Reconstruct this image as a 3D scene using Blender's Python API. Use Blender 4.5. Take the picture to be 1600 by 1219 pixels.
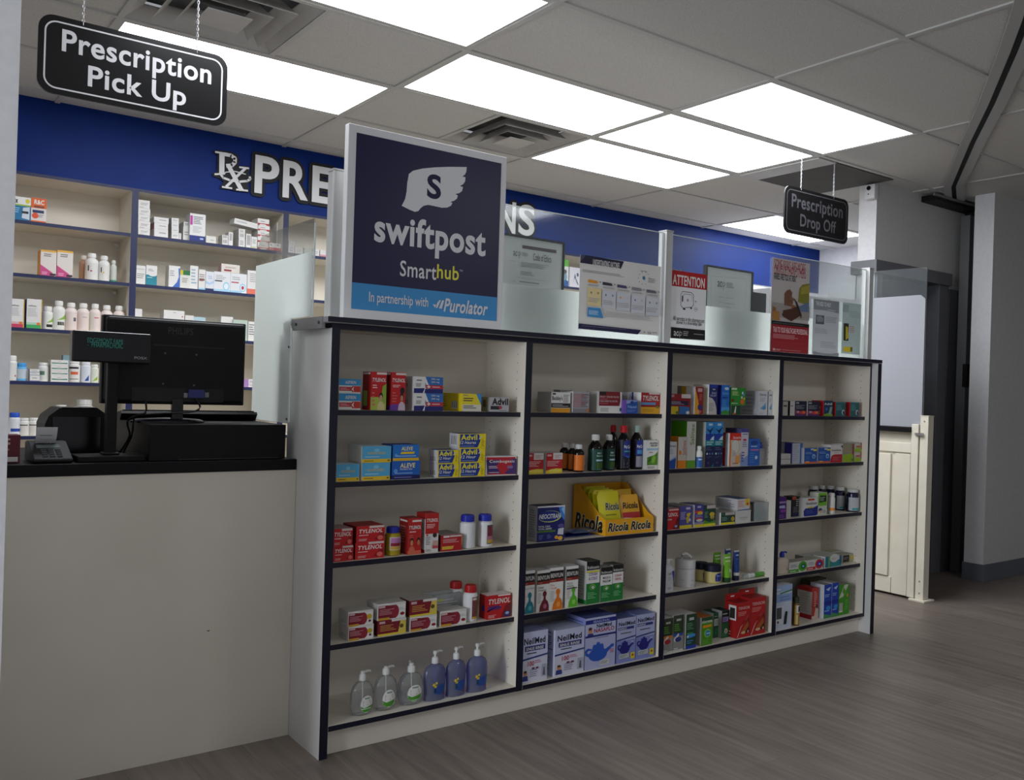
import bpy, math, random
from mathutils import Vector, Matrix
random.seed(7)
for o in list(bpy.data.objects): bpy.data.objects.remove(o, do_unlink=True)
SC = bpy.context.scene
COL = SC.collection

# ------------------------------------------------------------------ camera, world, exposure
F, PW, PH = 1394.12, 1600.0, 1219.0
CAM = Vector((-1.2064, -2.5925, 1.182))
YAW, PITCH, ROLL = .6307, -.0006, .0315
_r = Vector((math.cos(YAW), -math.sin(YAW), 0))
_f = Vector((math.sin(YAW)*math.cos(PITCH), math.cos(YAW)*math.cos(PITCH), math.sin(PITCH)))
_u = _r.cross(_f)
RGT = _r*math.cos(ROLL) + _u*math.sin(ROLL)
UPV = -_r*math.sin(ROLL) + _u*math.cos(ROLL)
cd = bpy.data.cameras.new('camera')
cam = bpy.data.objects.new('camera', cd); COL.objects.link(cam)
cd.sensor_fit = 'HORIZONTAL'; cd.sensor_width = 36.0; cd.lens = 36.0*F/PW
cd.clip_start = .05; cd.clip_end = 100
mw = Matrix((RGT, UPV, -_f)).transposed().to_4x4(); mw.translation = CAM
cam.matrix_world = mw
SC.camera = cam

def at(u, v, ax, val):
    """point of the real world that the photograph shows at pixel u, v on the plane ax = val"""
    d = _f + RGT*((u-800)/F) + UPV*((609.5-v)/F)
    i = 'XYZ'.index(ax)
    return CAM + d*((val-CAM[i])/d[i])

w = bpy.data.worlds.new('shop_surroundings'); SC.world = w; w.use_nodes = True
w.node_tree.nodes['Background'].inputs[0].default_value = (.92, .95, 1, 1)
w.node_tree.nodes['Background'].inputs[1].default_value = .3
LIGHT = 9.8                      # strength of every ceiling panel
DAY = 105                         # daylight through the shop window on the left
ld = bpy.data.lights.new('window_daylight', 'AREA'); ld.shape = 'RECTANGLE'; ld.size = 1.8; ld.size_y = .9; ld.energy = DAY; ld.color = (.86, .92, 1)
lo = bpy.data.objects.new('window_daylight', ld); COL.objects.link(lo); lo.location = (-4.05, -1.2, 1.4); lo.rotation_euler = (0, -math.pi/2, 0)
SC.view_settings.view_transform = 'Standard'; SC.view_settings.look = 'None'
SC.view_settings.gamma = 1; SC.view_settings.use_curve_mapping = False
SC.view_settings.exposure = 0.10

# ------------------------------------------------------------------ materials
def lin(h):
    h = h.lstrip('#')
    if len(h) == 3: h = ''.join(c*2 for c in h)
    c = [int(h[i:i+2], 16)/255 for i in (0, 2, 4)]
    return tuple(x/12.92 if x <= .04045 else ((x+.055)/1.055)**2.4 for x in c) + (1,)
MATS = {}
NAMED = {'w': '#e6e5e1', 'k': '#141416', 'red': '#c4161c', 'blue': '#1c4fae', 'navy': '#171a3c', 'y': '#f2d21c',
         'g': '#2c8a3a', 'or': '#f08a1c', 'gr': '#9a9a9a', 'mar': '#7a1420', 'pur': '#5a2a86', 'sky': '#4aa3d8', 'teal': '#1c7f86'}
def M(c, rough=.5, metal=0, spec=.4):
    c = NAMED.get(c, c); k = (c, rough, metal, spec)
    if k in MATS: return MATS[k]
    m = bpy.data.materials.new('mat_'+c.strip('#')); m.use_nodes = True
    b = m.node_tree.nodes['Principled BSDF']
    b.inputs['Base Color'].default_value = lin(c); b.inputs['Roughness'].default_value = rough
    b.inputs['Metallic'].default_value = metal; b.inputs['Specular IOR Level'].default_value = spec
    MATS[k] = m; return m
def nodes(name):
    m = bpy.data.materials.new(name); m.use_nodes = True
    nt = m.node_tree; return m, nt, nt.nodes['Principled BSDF'], nt.nodes.new, nt.links.new
def noisy(name, c1, c2, scale, rough=.5, bump=0, stretch=(1, 1, 1), spec=.4, detail=4, lo=.35, hi=.65):
    m, nt, b, N, L = nodes(name)
    tc = N('ShaderNodeTexCoord'); mp = N('ShaderNodeMapping'); mp.inputs['Scale'].default_value = stretch
    nz = N('ShaderNodeTexNoise'); nz.inputs['Scale'].default_value = scale; nz.inputs['Detail'].default_value = detail
    cr = N('ShaderNodeValToRGB'); cr.color_ramp.elements[0].position = lo; cr.color_ramp.elements[1].position = hi
    cr.color_ramp.elements[0].color = lin(c1); cr.color_ramp.elements[1].color = lin(c2)
    L(tc.outputs['Object'], mp.inputs[0]); L(mp.outputs[0], nz.inputs['Vector']); L(nz.outputs['Fac'], cr.inputs[0])
    L(cr.outputs[0], b.inputs['Base Color'])
    b.inputs['Roughness'].default_value = rough; b.inputs['Specular IOR Level'].default_value = spec
    if bump:
        bp = N('ShaderNodeBump'); bp.inputs['Strength'].default_value = bump; bp.inputs['Distance'].default_value = .004
        L(nz.outputs['Fac'], bp.inputs['Height']); L(bp.outputs[0], b.inputs['Normal'])
    return m
LAM = noisy('white_laminate', '#dcd5c7', '#e2dbce', 3, .42)
LAMW = noisy('grey_white_laminate', '#d2d1cf', '#d7d6d4', 3, .42)
NAVY = noisy('navy_edge_band', '#0c0c22', '#0f0f27', 6, .4)
NAVYB = noisy('navy_edge_band_blue', '#1a2148', '#1d254e', 6, .45)
WALLW = noisy('white_wall_paint', '#d0d0d2', '#d6d6d8', 40, .7, .02)
WALLSH = noisy('wall_paint_shaded', '#c0bfbd', '#c6c5c3', 40, .6, .02)  # white wall paint, shade of the front faces put into its colour
BLUE = noisy('royal_blue_paint', '#05266c', '#072a74', 4, .5, spec=.15)
GREY = noisy('grey_trim_paint', '#64656a', '#696a6f', 8, .5)
DGREY = noisy('dark_grey_paint', '#4b4b50', '#505056', 8, .55)
CREAM = noisy('cream_painted_wood', '#d6d0bf', '#dcd6c6', 9, .5)
ALU = M('#c9cacb', .3, .8)
SILV = M('#a9aaac', .35, .9)
BLK = noisy('black_plastic', '#070708', '#0b0b0c', 60, .5, spec=.25)
BLKG = M('#0a0a0c', .18)
BLKTOP = noisy('black_worktop', '#07070a', '#0a0a0e', 30, .45, spec=.22)
BASEB = noisy('grey_vinyl_base', '#5d6068', '#62656d', 8, .5)
TILE = noisy('ceiling_tile', '#a9a7a3', '#cfcdc9', 260, .9, .15, detail=2, lo=.3, hi=.46)
TBAR = M('#c0bfbc', .5)
PANEL = None
def emis(name, col, s):
    m, nt, b, N, L = nodes(name)
    b.inputs['Base Color'].default_value = lin(col); b.inputs['Emission Color'].default_value = lin(col)
    b.inputs['Emission Strength'].default_value = s
    return m
LITE = emis('lit_diffuser', '#f7faff', LIGHT)
VFD = emis('vfd_glow', '#2f8f80', .14)
def clear_mat(name, tint, haze, gloss):
    m = bpy.data.materials.new(name); m.use_nodes = True; nt = m.node_tree; nt.nodes.clear()
    N, L = nt.nodes.new, nt.links.new
    t = N('ShaderNodeBsdfTransparent'); t.inputs[0].default_value = lin(tint)
    d = N('ShaderNodeBsdfDiffuse'); d.inputs[0].default_value = lin('#dfe6ea')
    g = N('ShaderNodeBsdfGlossy'); g.inputs['Roughness'].default_value = .06
    m1 = N('ShaderNodeMixShader'); m1.inputs[0].default_value = haze; L(t.outputs[0], m1.inputs[1]); L(d.outputs[0], m1.inputs[2])
    lw = N('ShaderNodeLayerWeight'); lw.inputs[0].default_value = .2
    mu = N('ShaderNodeMath'); mu.operation = 'MULTIPLY_ADD'; mu.inputs[1].default_value = gloss; mu.inputs[2].default_value = .02
    L(lw.outputs['Fresnel'], mu.inputs[0])
    m2 = N('ShaderNodeMixShader'); L(mu.outputs[0], m2.inputs[0]); L(m1.outputs[0], m2.inputs[1]); L(g.outputs[0], m2.inputs[2])
    o = N('ShaderNodeOutputMaterial'); L(m2.outputs[0], o.inputs[0]); return m
PLEXI = clear_mat('clear_acrylic', '#fafcfb', .05, .5)
PLEXE = M('#dfe9ea', .2)
CLEARP = clear_mat('clear_plastic_bottle', '#f6f8f8', .10, .7)
GELP = clear_mat('purple_gel', '#6f74dc', .16, .5)
CLEARB = clear_mat('clear_blister', '#eef0ee', .35, .5)
def frost_mat():
    m = bpy.data.materials.new('frosted_film'); m.use_nodes = True; nt = m.node_tree; nt.nodes.clear()
    N, L = nt.nodes.new, nt.links.new
    t = N('ShaderNodeBsdfTransparent'); t.inputs[0].default_value = lin('#eef2f1')
    d = N('ShaderNodeBsdfDiffuse'); d.inputs[0].default_value = lin('#ecedec')
    s = N('ShaderNodeBsdfTranslucent'); s.inputs[0].default_value = lin('#eff2f0')
    a = N('ShaderNodeMixShader'); a.inputs[0].default_value = .72; L(d.outputs[0], a.inputs[1]); L(s.outputs[0], a.inputs[2])
    b = N('ShaderNodeMixShader'); b.inputs[0].default_value = .86; L(t.outputs[0], b.inputs[1]); L(a.outputs[0], b.inputs[2])
    o = N('ShaderNodeOutputMaterial'); L(b.outputs[0], o.inputs[0]); return m
FROST = frost_mat()
def floor_mat():
    m, nt, b, N, L = nodes('vinyl_plank_floor')
    tc = N('ShaderNodeTexCoord'); mp = N('ShaderNodeMapping'); mp.inputs['Rotation'].default_value = (0, 0, math.pi/2)
    L(tc.outputs['Object'], mp.inputs[0])
    br = N('ShaderNodeTexBrick'); br.offset = .37; br.inputs['Scale'].default_value = 1
    br.inputs['Brick Width'].default_value = 1.22; br.inputs['Row Height'].default_value = .18
    br.inputs['Mortar Size'].default_value = .0012; br.inputs['Mortar Smooth'].default_value = .3
    br.inputs['Color1'].default_value = (.35, .35, .35, 1); br.inputs['Color2'].default_value = (.65, .65, .65, 1)
    br.inputs['Mortar'].default_value = (.12, .12, .12, 1)
    L(mp.outputs[0], br.inputs['Vector'])
    m2 = N('ShaderNodeMapping'); m2.inputs['Scale'].default_value = (16, 1.1, 1); L(tc.outputs['Object'], m2.inputs[0])
    nz = N('ShaderNodeTexNoise'); nz.inputs['Scale'].default_value = 2.2; nz.inputs['Detail'].default_value = 6; nz.inputs['Distortion'].default_value = .6
    L(m2.outputs[0], nz.inputs['Vector'])
    mx = N('ShaderNodeMix'); mx.data_type = 'RGBA'; mx.inputs[0].default_value = .62
    L(br.outputs['Color'], mx.inputs[6]); L(nz.outputs['Fac'], mx.inputs[7])
    cr = N('ShaderNodeValToRGB'); cr.color_ramp.elements[0].position = .22; cr.color_ramp.elements[1].position = .72
    cr.color_ramp.elements[0].color = lin('#524a44'); cr.color_ramp.elements[1].color = lin('#867b72')
    L(mx.outputs[2], cr.inputs[0]); L(cr.outputs[0], b.inputs['Base Color'])
    b.inputs['Roughness'].default_value = .42; b.inputs['Specular IOR Level'].default_value = .35
    return m
FLOOR = floor_mat()

# ------------------------------------------------------------------ mesh builder
_glyph = {}
def glyph(s, bold, ital):
    k = (s, bold, ital)
    if k in _glyph: return _glyph[k]
    c = bpy.data.curves.new('t', 'FONT'); c.body = s; c.size = 1; c.offset = bold; c.shear = ital; c.resolution_u = 5 if bold >= .03 or len(s) > 11 else 3
    bold *= .7; c.offset = bold
    if bold > .009: c.space_character = 1.06
    o = bpy.data.objects.new('t', c); COL.objects.link(o)
    dg = bpy.context.evaluated_depsgraph_get(); dg.update()
    me = bpy.data.meshes.new_from_object(o.evaluated_get(dg))
    V = [(v.co.x, v.co.y) for v in me.vertices]; P = [tuple(p.vertices) for p in me.polygons]
    bpy.data.objects.remove(o); bpy.data.curves.remove(c); bpy.data.meshes.remove(me)
    if not V: V = [(0, 0), (1, 1)]; P = []
    x0 = min(v[0] for v in V); x1 = max(v[0] for v in V); y0 = min(v[1] for v in V); y1 = max(v[1] for v in V)
    V = [((x-x0)/(x1-x0 or 1), (y-y0)/(y1-y0 or 1)) for x, y in V]
    _glyph[k] = (V, P); return V, P

class MB:
    def __init__(s): s.v = []; s.f = []; s.mi = []; s.ms = []
    def m(s, mat):
        if isinstance(mat, str): mat = M(mat)
        if mat not in s.ms: s.ms.append(mat)
        return s.ms.index(mat)
    def poly(s, pts, mat):
        n = len(s.v); s.v += [tuple(p) for p in pts]; s.f.append(tuple(range(n, n+len(pts)))); s.mi.append(s.m(mat))
    def mesh(s, V, P, mat):
        n = len(s.v); s.v += [tuple(p) for p in V]; k = s.m(mat)
        for p in P: s.f.append(tuple(n+i for i in p)); s.mi.append(k)
    def box(s, x0, x1, y0, y1, z0, z1, mat, front=None, left=None, top=None, right=None, bottom=None, back=None):
        V = [(x0, y0, z0), (x1, y0, z0), (x1, y1, z0), (x0, y1, z0), (x0, y0, z1), (x1, y0, z1), (x1, y1, z1), (x0, y1, z1)]
        n = len(s.v); s.v += V
        for q, mm in (((0, 1, 5, 4), front), ((3, 0, 4, 7), left), ((4, 5, 6, 7), top), ((1, 2, 6, 5), right), ((3, 2, 1, 0), bottom), ((2, 3, 7, 6), back)):
            s.f.append(tuple(n+i for i in q)); s.mi.append(s.m(mm or mat))
    def lathe(s, prof, mat, seg=24, cx=0, cy=0, sx=1, sy=1, cap=True):
        n = len(s.v); k = s.m(mat)
        for r, z in prof:
            for i in range(seg):
                a = 2*math.pi*i/seg; s.v.append((cx+r*sx*math.cos(a), cy+r*sy*math.sin(a), z))
        for j in range(len(prof)-1):
            for i in range(seg):
                a = n+j*seg+i; b = n+j*seg+(i+1) % seg; s.f.append((a, b, b+seg, a+seg)); s.mi.append(k)
        if cap:
            s.f.append(tuple(n+i for i in reversed(range(seg)))); s.mi.append(k)
            e = n+(len(prof)-1)*seg; s.f.append(tuple(e+i for i in range(seg))); s.mi.append(k)
    def tube(s, path, r, mat, seg=8):
        n = len(s.v); k = s.m(mat); path = [Vector(p) for p in path]
        for i, p in enumerate(path):
            t = (path[min(i+1, len(path)-1)]-path[max(i-1, 0)]).normalized()
            a = t.cross(Vector((0, 0, 1)) if abs(t.z) < .9 else Vector((1, 0, 0))).normalized(); b = t.cross(a)
            for j in range(seg):
                q = 2*math.pi*j/seg; s.v.append(tuple(p+a*(r*math.cos(q))+b*(r*math.sin(q))))
        for i in range(len(path)-1):
            for j in range(seg):
                a = n+i*seg+j; b = n+i*seg+(j+1) % seg; s.f.append((a, b, b+seg, a+seg)); s.mi.append(k)
        s.f.append(tuple(n+j for j in reversed(range(seg)))); s.mi.append(k)
        e = n+(len(path)-1)*seg; s.f.append(tuple(e+j for j in range(seg))); s.mi.append(k)
    def cells(s, P, nx, ny, w, h, mp, off, mat):
        """a flat shape cut into small cells so that it can follow a curved surface"""
        xs = [p[0] for p in P]; ys = [p[1] for p in P]; x0, x1, y0, y1 = min(xs), max(xs), min(ys), max(ys)
        def clip(Q, ax, lim, keep_low):
            R = []
            for i in range(len(Q)):
                a, b = Q[i-1], Q[i]; ia = (a[ax] <= lim) == keep_low; ib = (b[ax] <= lim) == keep_low
                if ia != ib:
                    t = (lim-a[ax])/(b[ax]-a[ax]); R.append((a[0]+(b[0]-a[0])*t, a[1]+(b[1]-a[1])*t))
                if ib: R.append(b)
            return R
        for i in range(nx):
            A = clip(clip(P, 0, x0+(x1-x0)*(i+1)/nx+1e-9, True), 0, x0+(x1-x0)*i/nx-1e-9, False)
            for j in range(ny):
                if len(A) < 3: continue
                B = clip(clip(A, 1, y0+(y1-y0)*(j+1)/ny+1e-9, True), 1, y0+(y1-y0)*j/ny-1e-9, False)
                if len(B) > 2: s.poly([mp(x*w, y*h, off) for x, y in B], mat)
    def art(s, items, w, h, mp, off=.0003, step=.00012, curved=False):
        """printed layers: fractions of a face w x h, laid on it through mp(s, t, lift)"""
        for it in items:
            k = it[0]
            if curved and k in 'rep':
                if k == 'r': x0, y0, x1, y1, c = it[1:6]; P = [(x0, y0), (x1, y0), (x1, y1), (x0, y1)]
                elif k == 'e': cx, cy, rx, ry, c = it[1:6]; P = [(cx+rx*math.cos(a*math.pi/8), cy+ry*math.sin(a*math.pi/8)) for a in range(16)]
                else: P, c = it[1], it[2]
                wd = max(p[0] for p in P)-min(p[0] for p in P); ht = max(p[1] for p in P)-min(p[1] for p in P)
                s.cells(P, max(1, round(wd*10)), max(1, round(ht*curved)), w, h, mp, off, c)
            elif k == 'r':
                x0, y0, x1, y1, c = it[1:6]; n = 8 if curved else 1
                V = []
                for i in range(n+1):
                    x = (x0+(x1-x0)*i/n)*w; V += [mp(x, y0*h, off), mp(x, y1*h, off)]
                s.mesh(V, [(2*i, 2*i+2, 2*i+3, 2*i+1) for i in range(n)], c)
            elif k == 'e':
                cx, cy, rx, ry, c = it[1:6]
                s.poly([mp((cx+rx*math.cos(a*math.pi/8))*w, (cy+ry*math.sin(a*math.pi/8))*h, off) for a in range(16)], c)
            elif k == 'p':
                s.poly([mp(x*w, y*h, off) for x, y in it[1]], it[2])
            elif k == 't':
                tx, x0, y0, x1, y1, c = it[1:7]; bold = it[7] if len(it) > 7 else .02; ital = it[8] if len(it) > 8 else 0
                V, P = glyph(tx, bold, ital)
                s.mesh([mp((x0+(x1-x0)*a)*w, (y0+(y1-y0)*b)*h, off) for a, b in V], P, c)
            elif k == 'l':
                x0, y0, x1, y1, n, c = it[1:7]; rr = random.Random(int(x0*977+y0*331+n))
                for i in range(n):
                    yy = y0+(y1-y0)*(i+.25)/n; hh = (y1-y0)*.42/n; xe = x0+(x1-x0)*rr.uniform(.6, 1)
                    s.poly([mp(x0*w, yy*h, off), mp(xe*w, yy*h, off), mp(xe*w, (yy+hh)*h, off), mp(x0*w, (yy+hh)*h, off)], c)
            elif k == 'b':                       # bar code
                x0, y0, x1, y1 = it[1:5]
                s.poly([mp(a*w, b*h, off) for a, b in ((x0, y0), (x1, y0), (x1, y1), (x0, y1))], '#e8e8e4'); off += step
                for i in range(7):
                    xa = x0+(x1-x0)*(i+.3)/7.3; xb = xa+(x1-x0)*(.5 if i % 3 else .8)/9
                    s.poly([mp(xa*w, (y0+.1*(y1-y0))*h, off), mp(xb*w, (y0+.1*(y1-y0))*h, off), mp(xb*w, y1*h, off), mp(xa*w, y1*h, off)], '#222')
            off += step
    def build(s, name, parent=None, smooth=False, bev=0, loc=None, rz=0):
        me = bpy.data.meshes.new(name); me.from_pydata(s.v, [], s.f)
        for mm in s.ms: me.materials.append(mm)
        me.polygons.foreach_set('material_index', s.mi)
        if smooth:
            me.polygons.foreach_set('use_smooth', [True]*len(s.f))
            me.set_sharp_from_angle(angle=math.radians(40))
        me.update()
        o = bpy.data.objects.new(name, me); COL.objects.link(o)
        if parent: o.parent = parent
        if loc: o.location = loc
        if rz: o.rotation_euler.z = rz
        if bev:
            b = o.modifiers.new('bevel', 'BEVEL'); b.width = bev; b.segments = 2; b.limit_method = 'ANGLE'; b.angle_limit = math.radians(50)
        return o
SEEN = {}
def tag(o, label, cat, group=None):
    n = len(label.split())
    if not 4 <= n <= 16: print('LABEL LENGTH', n, label)
    if label in SEEN: print('LABEL TWICE', label)
    SEEN[label] = 1
    o['label'] = label; o['category'] = cat
    if group: o['group'] = group
    return o
def empty(name, loc, label, cat, group=None, rz=0):
    o = bpy.data.objects.new(name, None); COL.objects.link(o); o.location = loc; o.rotation_euler.z = rz
    o.empty_display_size = .02
    return tag(o, label, cat, group)
def struct(o): o['kind'] = 'structure'; return o
def quickbox(name, parent, x0, x1, y0, y1, z0, z1, mat, bev=0, **kw):
    b = MB(); b.box(x0, x1, y0, y1, z0, z1, mat, **kw); return b.build(name, parent, bev=bev)
flat = lambda x, y, z: (lambda s, t, o: (x+s, y-o, z+t))       # a face looking towards -Y
# ------------------------------------------------------------------ the setting
HC, G, GX, GY = 2.5845, .6096, .796, -.0654
b = MB(); b.poly([(-4, -4.2, 0), (8.6, -4.2, 0), (8.6, 3, 0), (-4, 3, 0)], FLOOR); struct(b.build('floor'))
LIGHTS = [(-1, 0), (0, 1), (1, 0), (1, 1), (1, 2), (-1, 2), (3, 3), (1, -5), (-3, 2)]  # last two are unseen panels, added to brighten the shelves
VENTS = {(-1, 1): 0, (0, 2): 1}
HOLE = (1, 1)
b = MB(); zt = HC+.007
for c in range(-4, 7):
    for r in range(-7, 5):
        x0 = GX+c*2*G; y0 = GY+r*G; x1 = x0+2*G; y1 = y0+G
        if (c, r) in LIGHTS: continue
        if (c, r) in VENTS: x0, x1 = (x0+G, x1) if VENTS[(c, r)] == 0 else (x0, x0+G)
        b.poly([(x0, y0, zt), (x0, y1, zt), (x1, y1, zt), (x1, y0, zt)], TILE)
ceil = b.build('ceiling'); struct(ceil)
b = MB()
for c in range(-4, 8): b.box(GX+c*2*G-.012, GX+c*2*G+.012, GY-7*G, GY+5*G, HC, HC+.012, TBAR)
for r in range(-7, 6): b.box(GX-8*G, GX+14*G, GY+r*G-.012, GY+r*G+.012, HC-.0006, HC+.0114, TBAR)
for (c, r), h in VENTS.items():
    x = GX+c*2*G+G; b.box(x-.012, x+.012, GY+r*G, GY+r*G+G, HC+.0003, HC+.012, TBAR)
struct(b.build('ceiling_grid', ceil))
# missing tile by the doorway wall: flat slab, opening's shade put into its colour
b = MB(); x0, x1, y0, y1 = 3.42, 4.03, .565, 1.14; d = .006
DARKV = noisy('painted_opening_shade', '#55534f', '#5b5955', 5, .8)
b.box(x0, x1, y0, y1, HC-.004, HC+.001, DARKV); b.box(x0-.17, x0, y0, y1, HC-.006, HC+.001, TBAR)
struct(b.build('missing_tile_shade'))

quickbox('wall_back', None, -1.6, 4.252, 2.535, 2.85, 2.207, HC+.02, BLUE); struct(bpy.data.objects['wall_back'])
b = MB(); b.box(4.252, 6.2, 2.535, 2.85, 2.182, HC+.02, BLUE); b.box(4.252, 6.2, 2.545, 2.85, 0, 2.182, WALLW); struct(b.build('wall_back_right'))
struct(quickbox('wall_back_panel', None, -1.6, 4.252, 2.84, 2.9, 0, 2.207, LAM))
struct(quickbox('wall_right', None, 6.09, 6.2, .80, 2.545, 0, HC+.02, WALLW))
struct(quickbox('wall_left', None, -1.7, at(15, 600, 'Y', -.30).x, -.30, .24, 0, HC+.02, WALLW))
# the rest of the shop behind the camera
struct(quickbox('wall_shop_rear', None, -4.1, 8.7, -4.3, -4.2, 0, HC+.02, WALLW))
struct(quickbox('wall_shop_right', None, 8.5, 8.6, -4.2, .33, 0, HC+.02, WALLW))
b = MB(); WY0, WY1, WZ0, WZ1 = -1.75, -.65, .35, 2.4
b.box(-4.1, -4, -4.2, WY0, 0, HC+.02, WALLW); b.box(-4.1, -4, WY1, .2, 0, HC+.02, WALLW); b.box(-4.1, -4, WY0, WY1, 0, WZ0, WALLW); b.box(-4.1, -4, WY0, WY1, WZ1, HC+.02, WALLW); b.box(-4.1, -1.7, .14, .24, 0, HC+.02, WALLW)
struct(b.build('wall_shop_left'))
b = MB()
for q in ((WY0, WY0+.05, WZ0, WZ1), (WY1-.05, WY1, WZ0, WZ1), (WY0, WY1, WZ0, WZ0+.05), (WY0, WY1, WZ1-.05, WZ1)): b.box(-4.09, -4.01, *q, ALU)
struct(b.build('window_1'))
# doorway wall with grey frame
b = MB(); X0, X1, DX0, DX1, DZ = 4.03, 5.15, 4.10, 4.80, 2.0
b.box(X0, X1, .675, .80, DZ+.085, HC+.02, WALLSH, left=WALLW); b.box(X0, DX0-.06, .675, .80, 0, DZ+.085, WALLW); b.box(DX1+.12, X1, .675, .80, 0, DZ+.085, WALLSH)
b.box(X1, 6.09, .70, .80, 0, HC+.02, WALLSH)
struct(b.build('wall_doorway'))
b = MB(); b.box(X0-.03, DX1+.14, .645, .83, DZ, DZ+.086, GREY); b.box(DX0-.062, DX0, .66, .815, 0, DZ, GREY); b.box(DX1, DX1+.125, .66, .815, 0, DZ, GREY)
struct(b.build('trim_2', bev=.003))
dr = quickbox('door_1', None, DX0, DX1, .745, .79, .005, DZ, DGREY); struct(dr)
hb = MB(); hb.tube([(DX0+.08, .745, 1.0), (DX0+.08, .70, 1.0), (DX0+.18, .70, 1.0)], .009, SILV); hb.build('door_handle', dr, smooth=True)
struct(quickbox('trim_3', None, DX1+.126, X1-.01, .655, .674, 0, 1.98, noisy('dark_grey_panel', '#3f3f43', '#454549', 6, .5)))  # dark grey panel between door frame and wall end
# right wall stub with vinyl base
struct(quickbox('wall_front', None, 4.85, 8.5, .33, .46, 0, HC+.02, WALLW, front=WALLSH))
b = MB(); b.box(4.842, 8.5, .322, .468, 0, .115, BASEB); struct(b.build('baseboard_front', bev=.002))
# rolling grille: vertical side channel and ceiling track
g = empty('grille_track', (4.95, .6, 0), 'grey and black grille track running across ceiling and down to floor', 'track')
def loc(o, p): o.parent = p; o.matrix_parent_inverse = Matrix.Translation(-p.location); return o
xs = [at(u, 600, 'Y', .6).x for u in (1504.5, 1512.5, 1530)]
loc(quickbox('side_channel', None, xs[0], xs[1], .585, .65, 0, HC-.08, M('#77787a', .4, .5)), g)
loc(quickbox('slot', None, xs[1], xs[2], .60, .66, 0, HC-.03, BLK), g)
loc(quickbox('lock_bracket', None, xs[0]-.012, xs[1]+.01, .57, .60, 1.30, 1.46, BLK), g)
path = [Vector(p) for p in ((1.2, -1.60, 0), (1.75, -1.30, 0), (2.16, -1.06, 0), (2.43, -.895, 0), (3.0, -.535, 0), (3.547, -.174, 0), (4.445, .397, 0), (4.93, .64, 0))]
def strip(name, o0, o1, z0, z1, mat):
    bb = MB(); n = len(path); V = []
    for i, p in enumerate(path):
        t = (path[min(i+1, n-1)]-path[max(i-1, 0)]).normalized(); q = Vector((-t.y, t.x, 0))
        for o in (o0, o1):
            for z in (z0, z1): V.append(tuple(p+q*o+Vector((0, 0, z))))
    P = []
    for i in range(n-1):
        a = 4*i; c = a+4
        P += [(a, c, c+1, a+1), (a+2, a+3, c+3, c+2), (a, a+2, c+2, c), (a+1, c+1, c+3, a+3)]
    P += [(0, 1, 3, 2), (4*n-4, 4*n-2, 4*n-1, 4*n-3)]
    bb.mesh(V, P, mat); loc(bb.build(name), g)
RAIL = M('#b5b3b0', .4, .1)
strip('rail', .014, .058, HC-.012, HC-.001, RAIL); strip('rail', -.062, -.014, HC-.012, HC-.001, RAIL); strip('slot', -.014, .014, HC-.005, HC-.0015, BLK)
b = MB(); b.box(4.55, 5.15, .56, .67, HC-.05, HC-.012, BLK); b.box(4.50, 5.10, .55, .562, HC-.03, HC-.014, SILV); loc(b.build('end_housing'), g)

# ------------------------------------------------------------------ ceiling lights and vents
LL = {(-1, 0): 'large lit ceiling panel at the top edge, left of the blue sign', (0, 1): 'lit ceiling panel above and right of the white framed blue sign',
      (1, 0): 'nearest of the three lit ceiling panels side by side', (1, 1): 'middle one of the three lit ceiling panels side by side',
      (1, 2): 'farthest of the three lit ceiling panels side by side', (-1, 2): 'lit ceiling panel partly behind the hanging pick up sign',
      (1, -5): 'unseen ceiling panel added over the shop floor to brighten the bookcase front',
      (-3, 2): 'unseen ceiling panel added left of the register counter to brighten the dispensary shelves',
      (3, 3): 'lit ceiling panel behind the hanging drop off sign'}
for c, r in LIGHTS:
    x0 = GX+c*2*G; y0 = GY+r*G; x1 = x0+2*G; y1 = y0+G
    t = empty('ceiling_light', ((x0+x1)/2, (y0+y1)/2, HC), LL[(c, r)], 'ceiling light', 'flat ceiling light panels')
    hx, hy = G, G/2; ix, iy = G-.026, G/2-.034
    b = MB(); z = .002
    for q in ([(-hx, -hy), (hx, -hy), (ix, -iy), (-ix, -iy)], [(hx, -hy), (hx, hy), (ix, iy), (ix, -iy)], [(hx, hy), (-hx, hy), (-ix, iy), (ix, iy)], [(-hx, hy), (-hx, -hy), (-ix, -iy), (-ix, iy)]):
        b.poly([(x, y, z) for x, y in reversed(q)], TBAR)
    b.box(-hx+.013, hx-.013, -hy+.013, hy-.013, .02, .06, TBAR)
    b.build('frame', t)
    b = MB(); b.poly([(-ix, -iy, z+.001), (-ix, iy, z+.001), (ix, iy, z+.001), (ix, -iy, z+.001)], LITE); b.build('diffuser', t)
VM = noisy('vent_grey', '#b9b7b3', '#c2c0bc', 8, .5); VD = M('#242322', .8)
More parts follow.
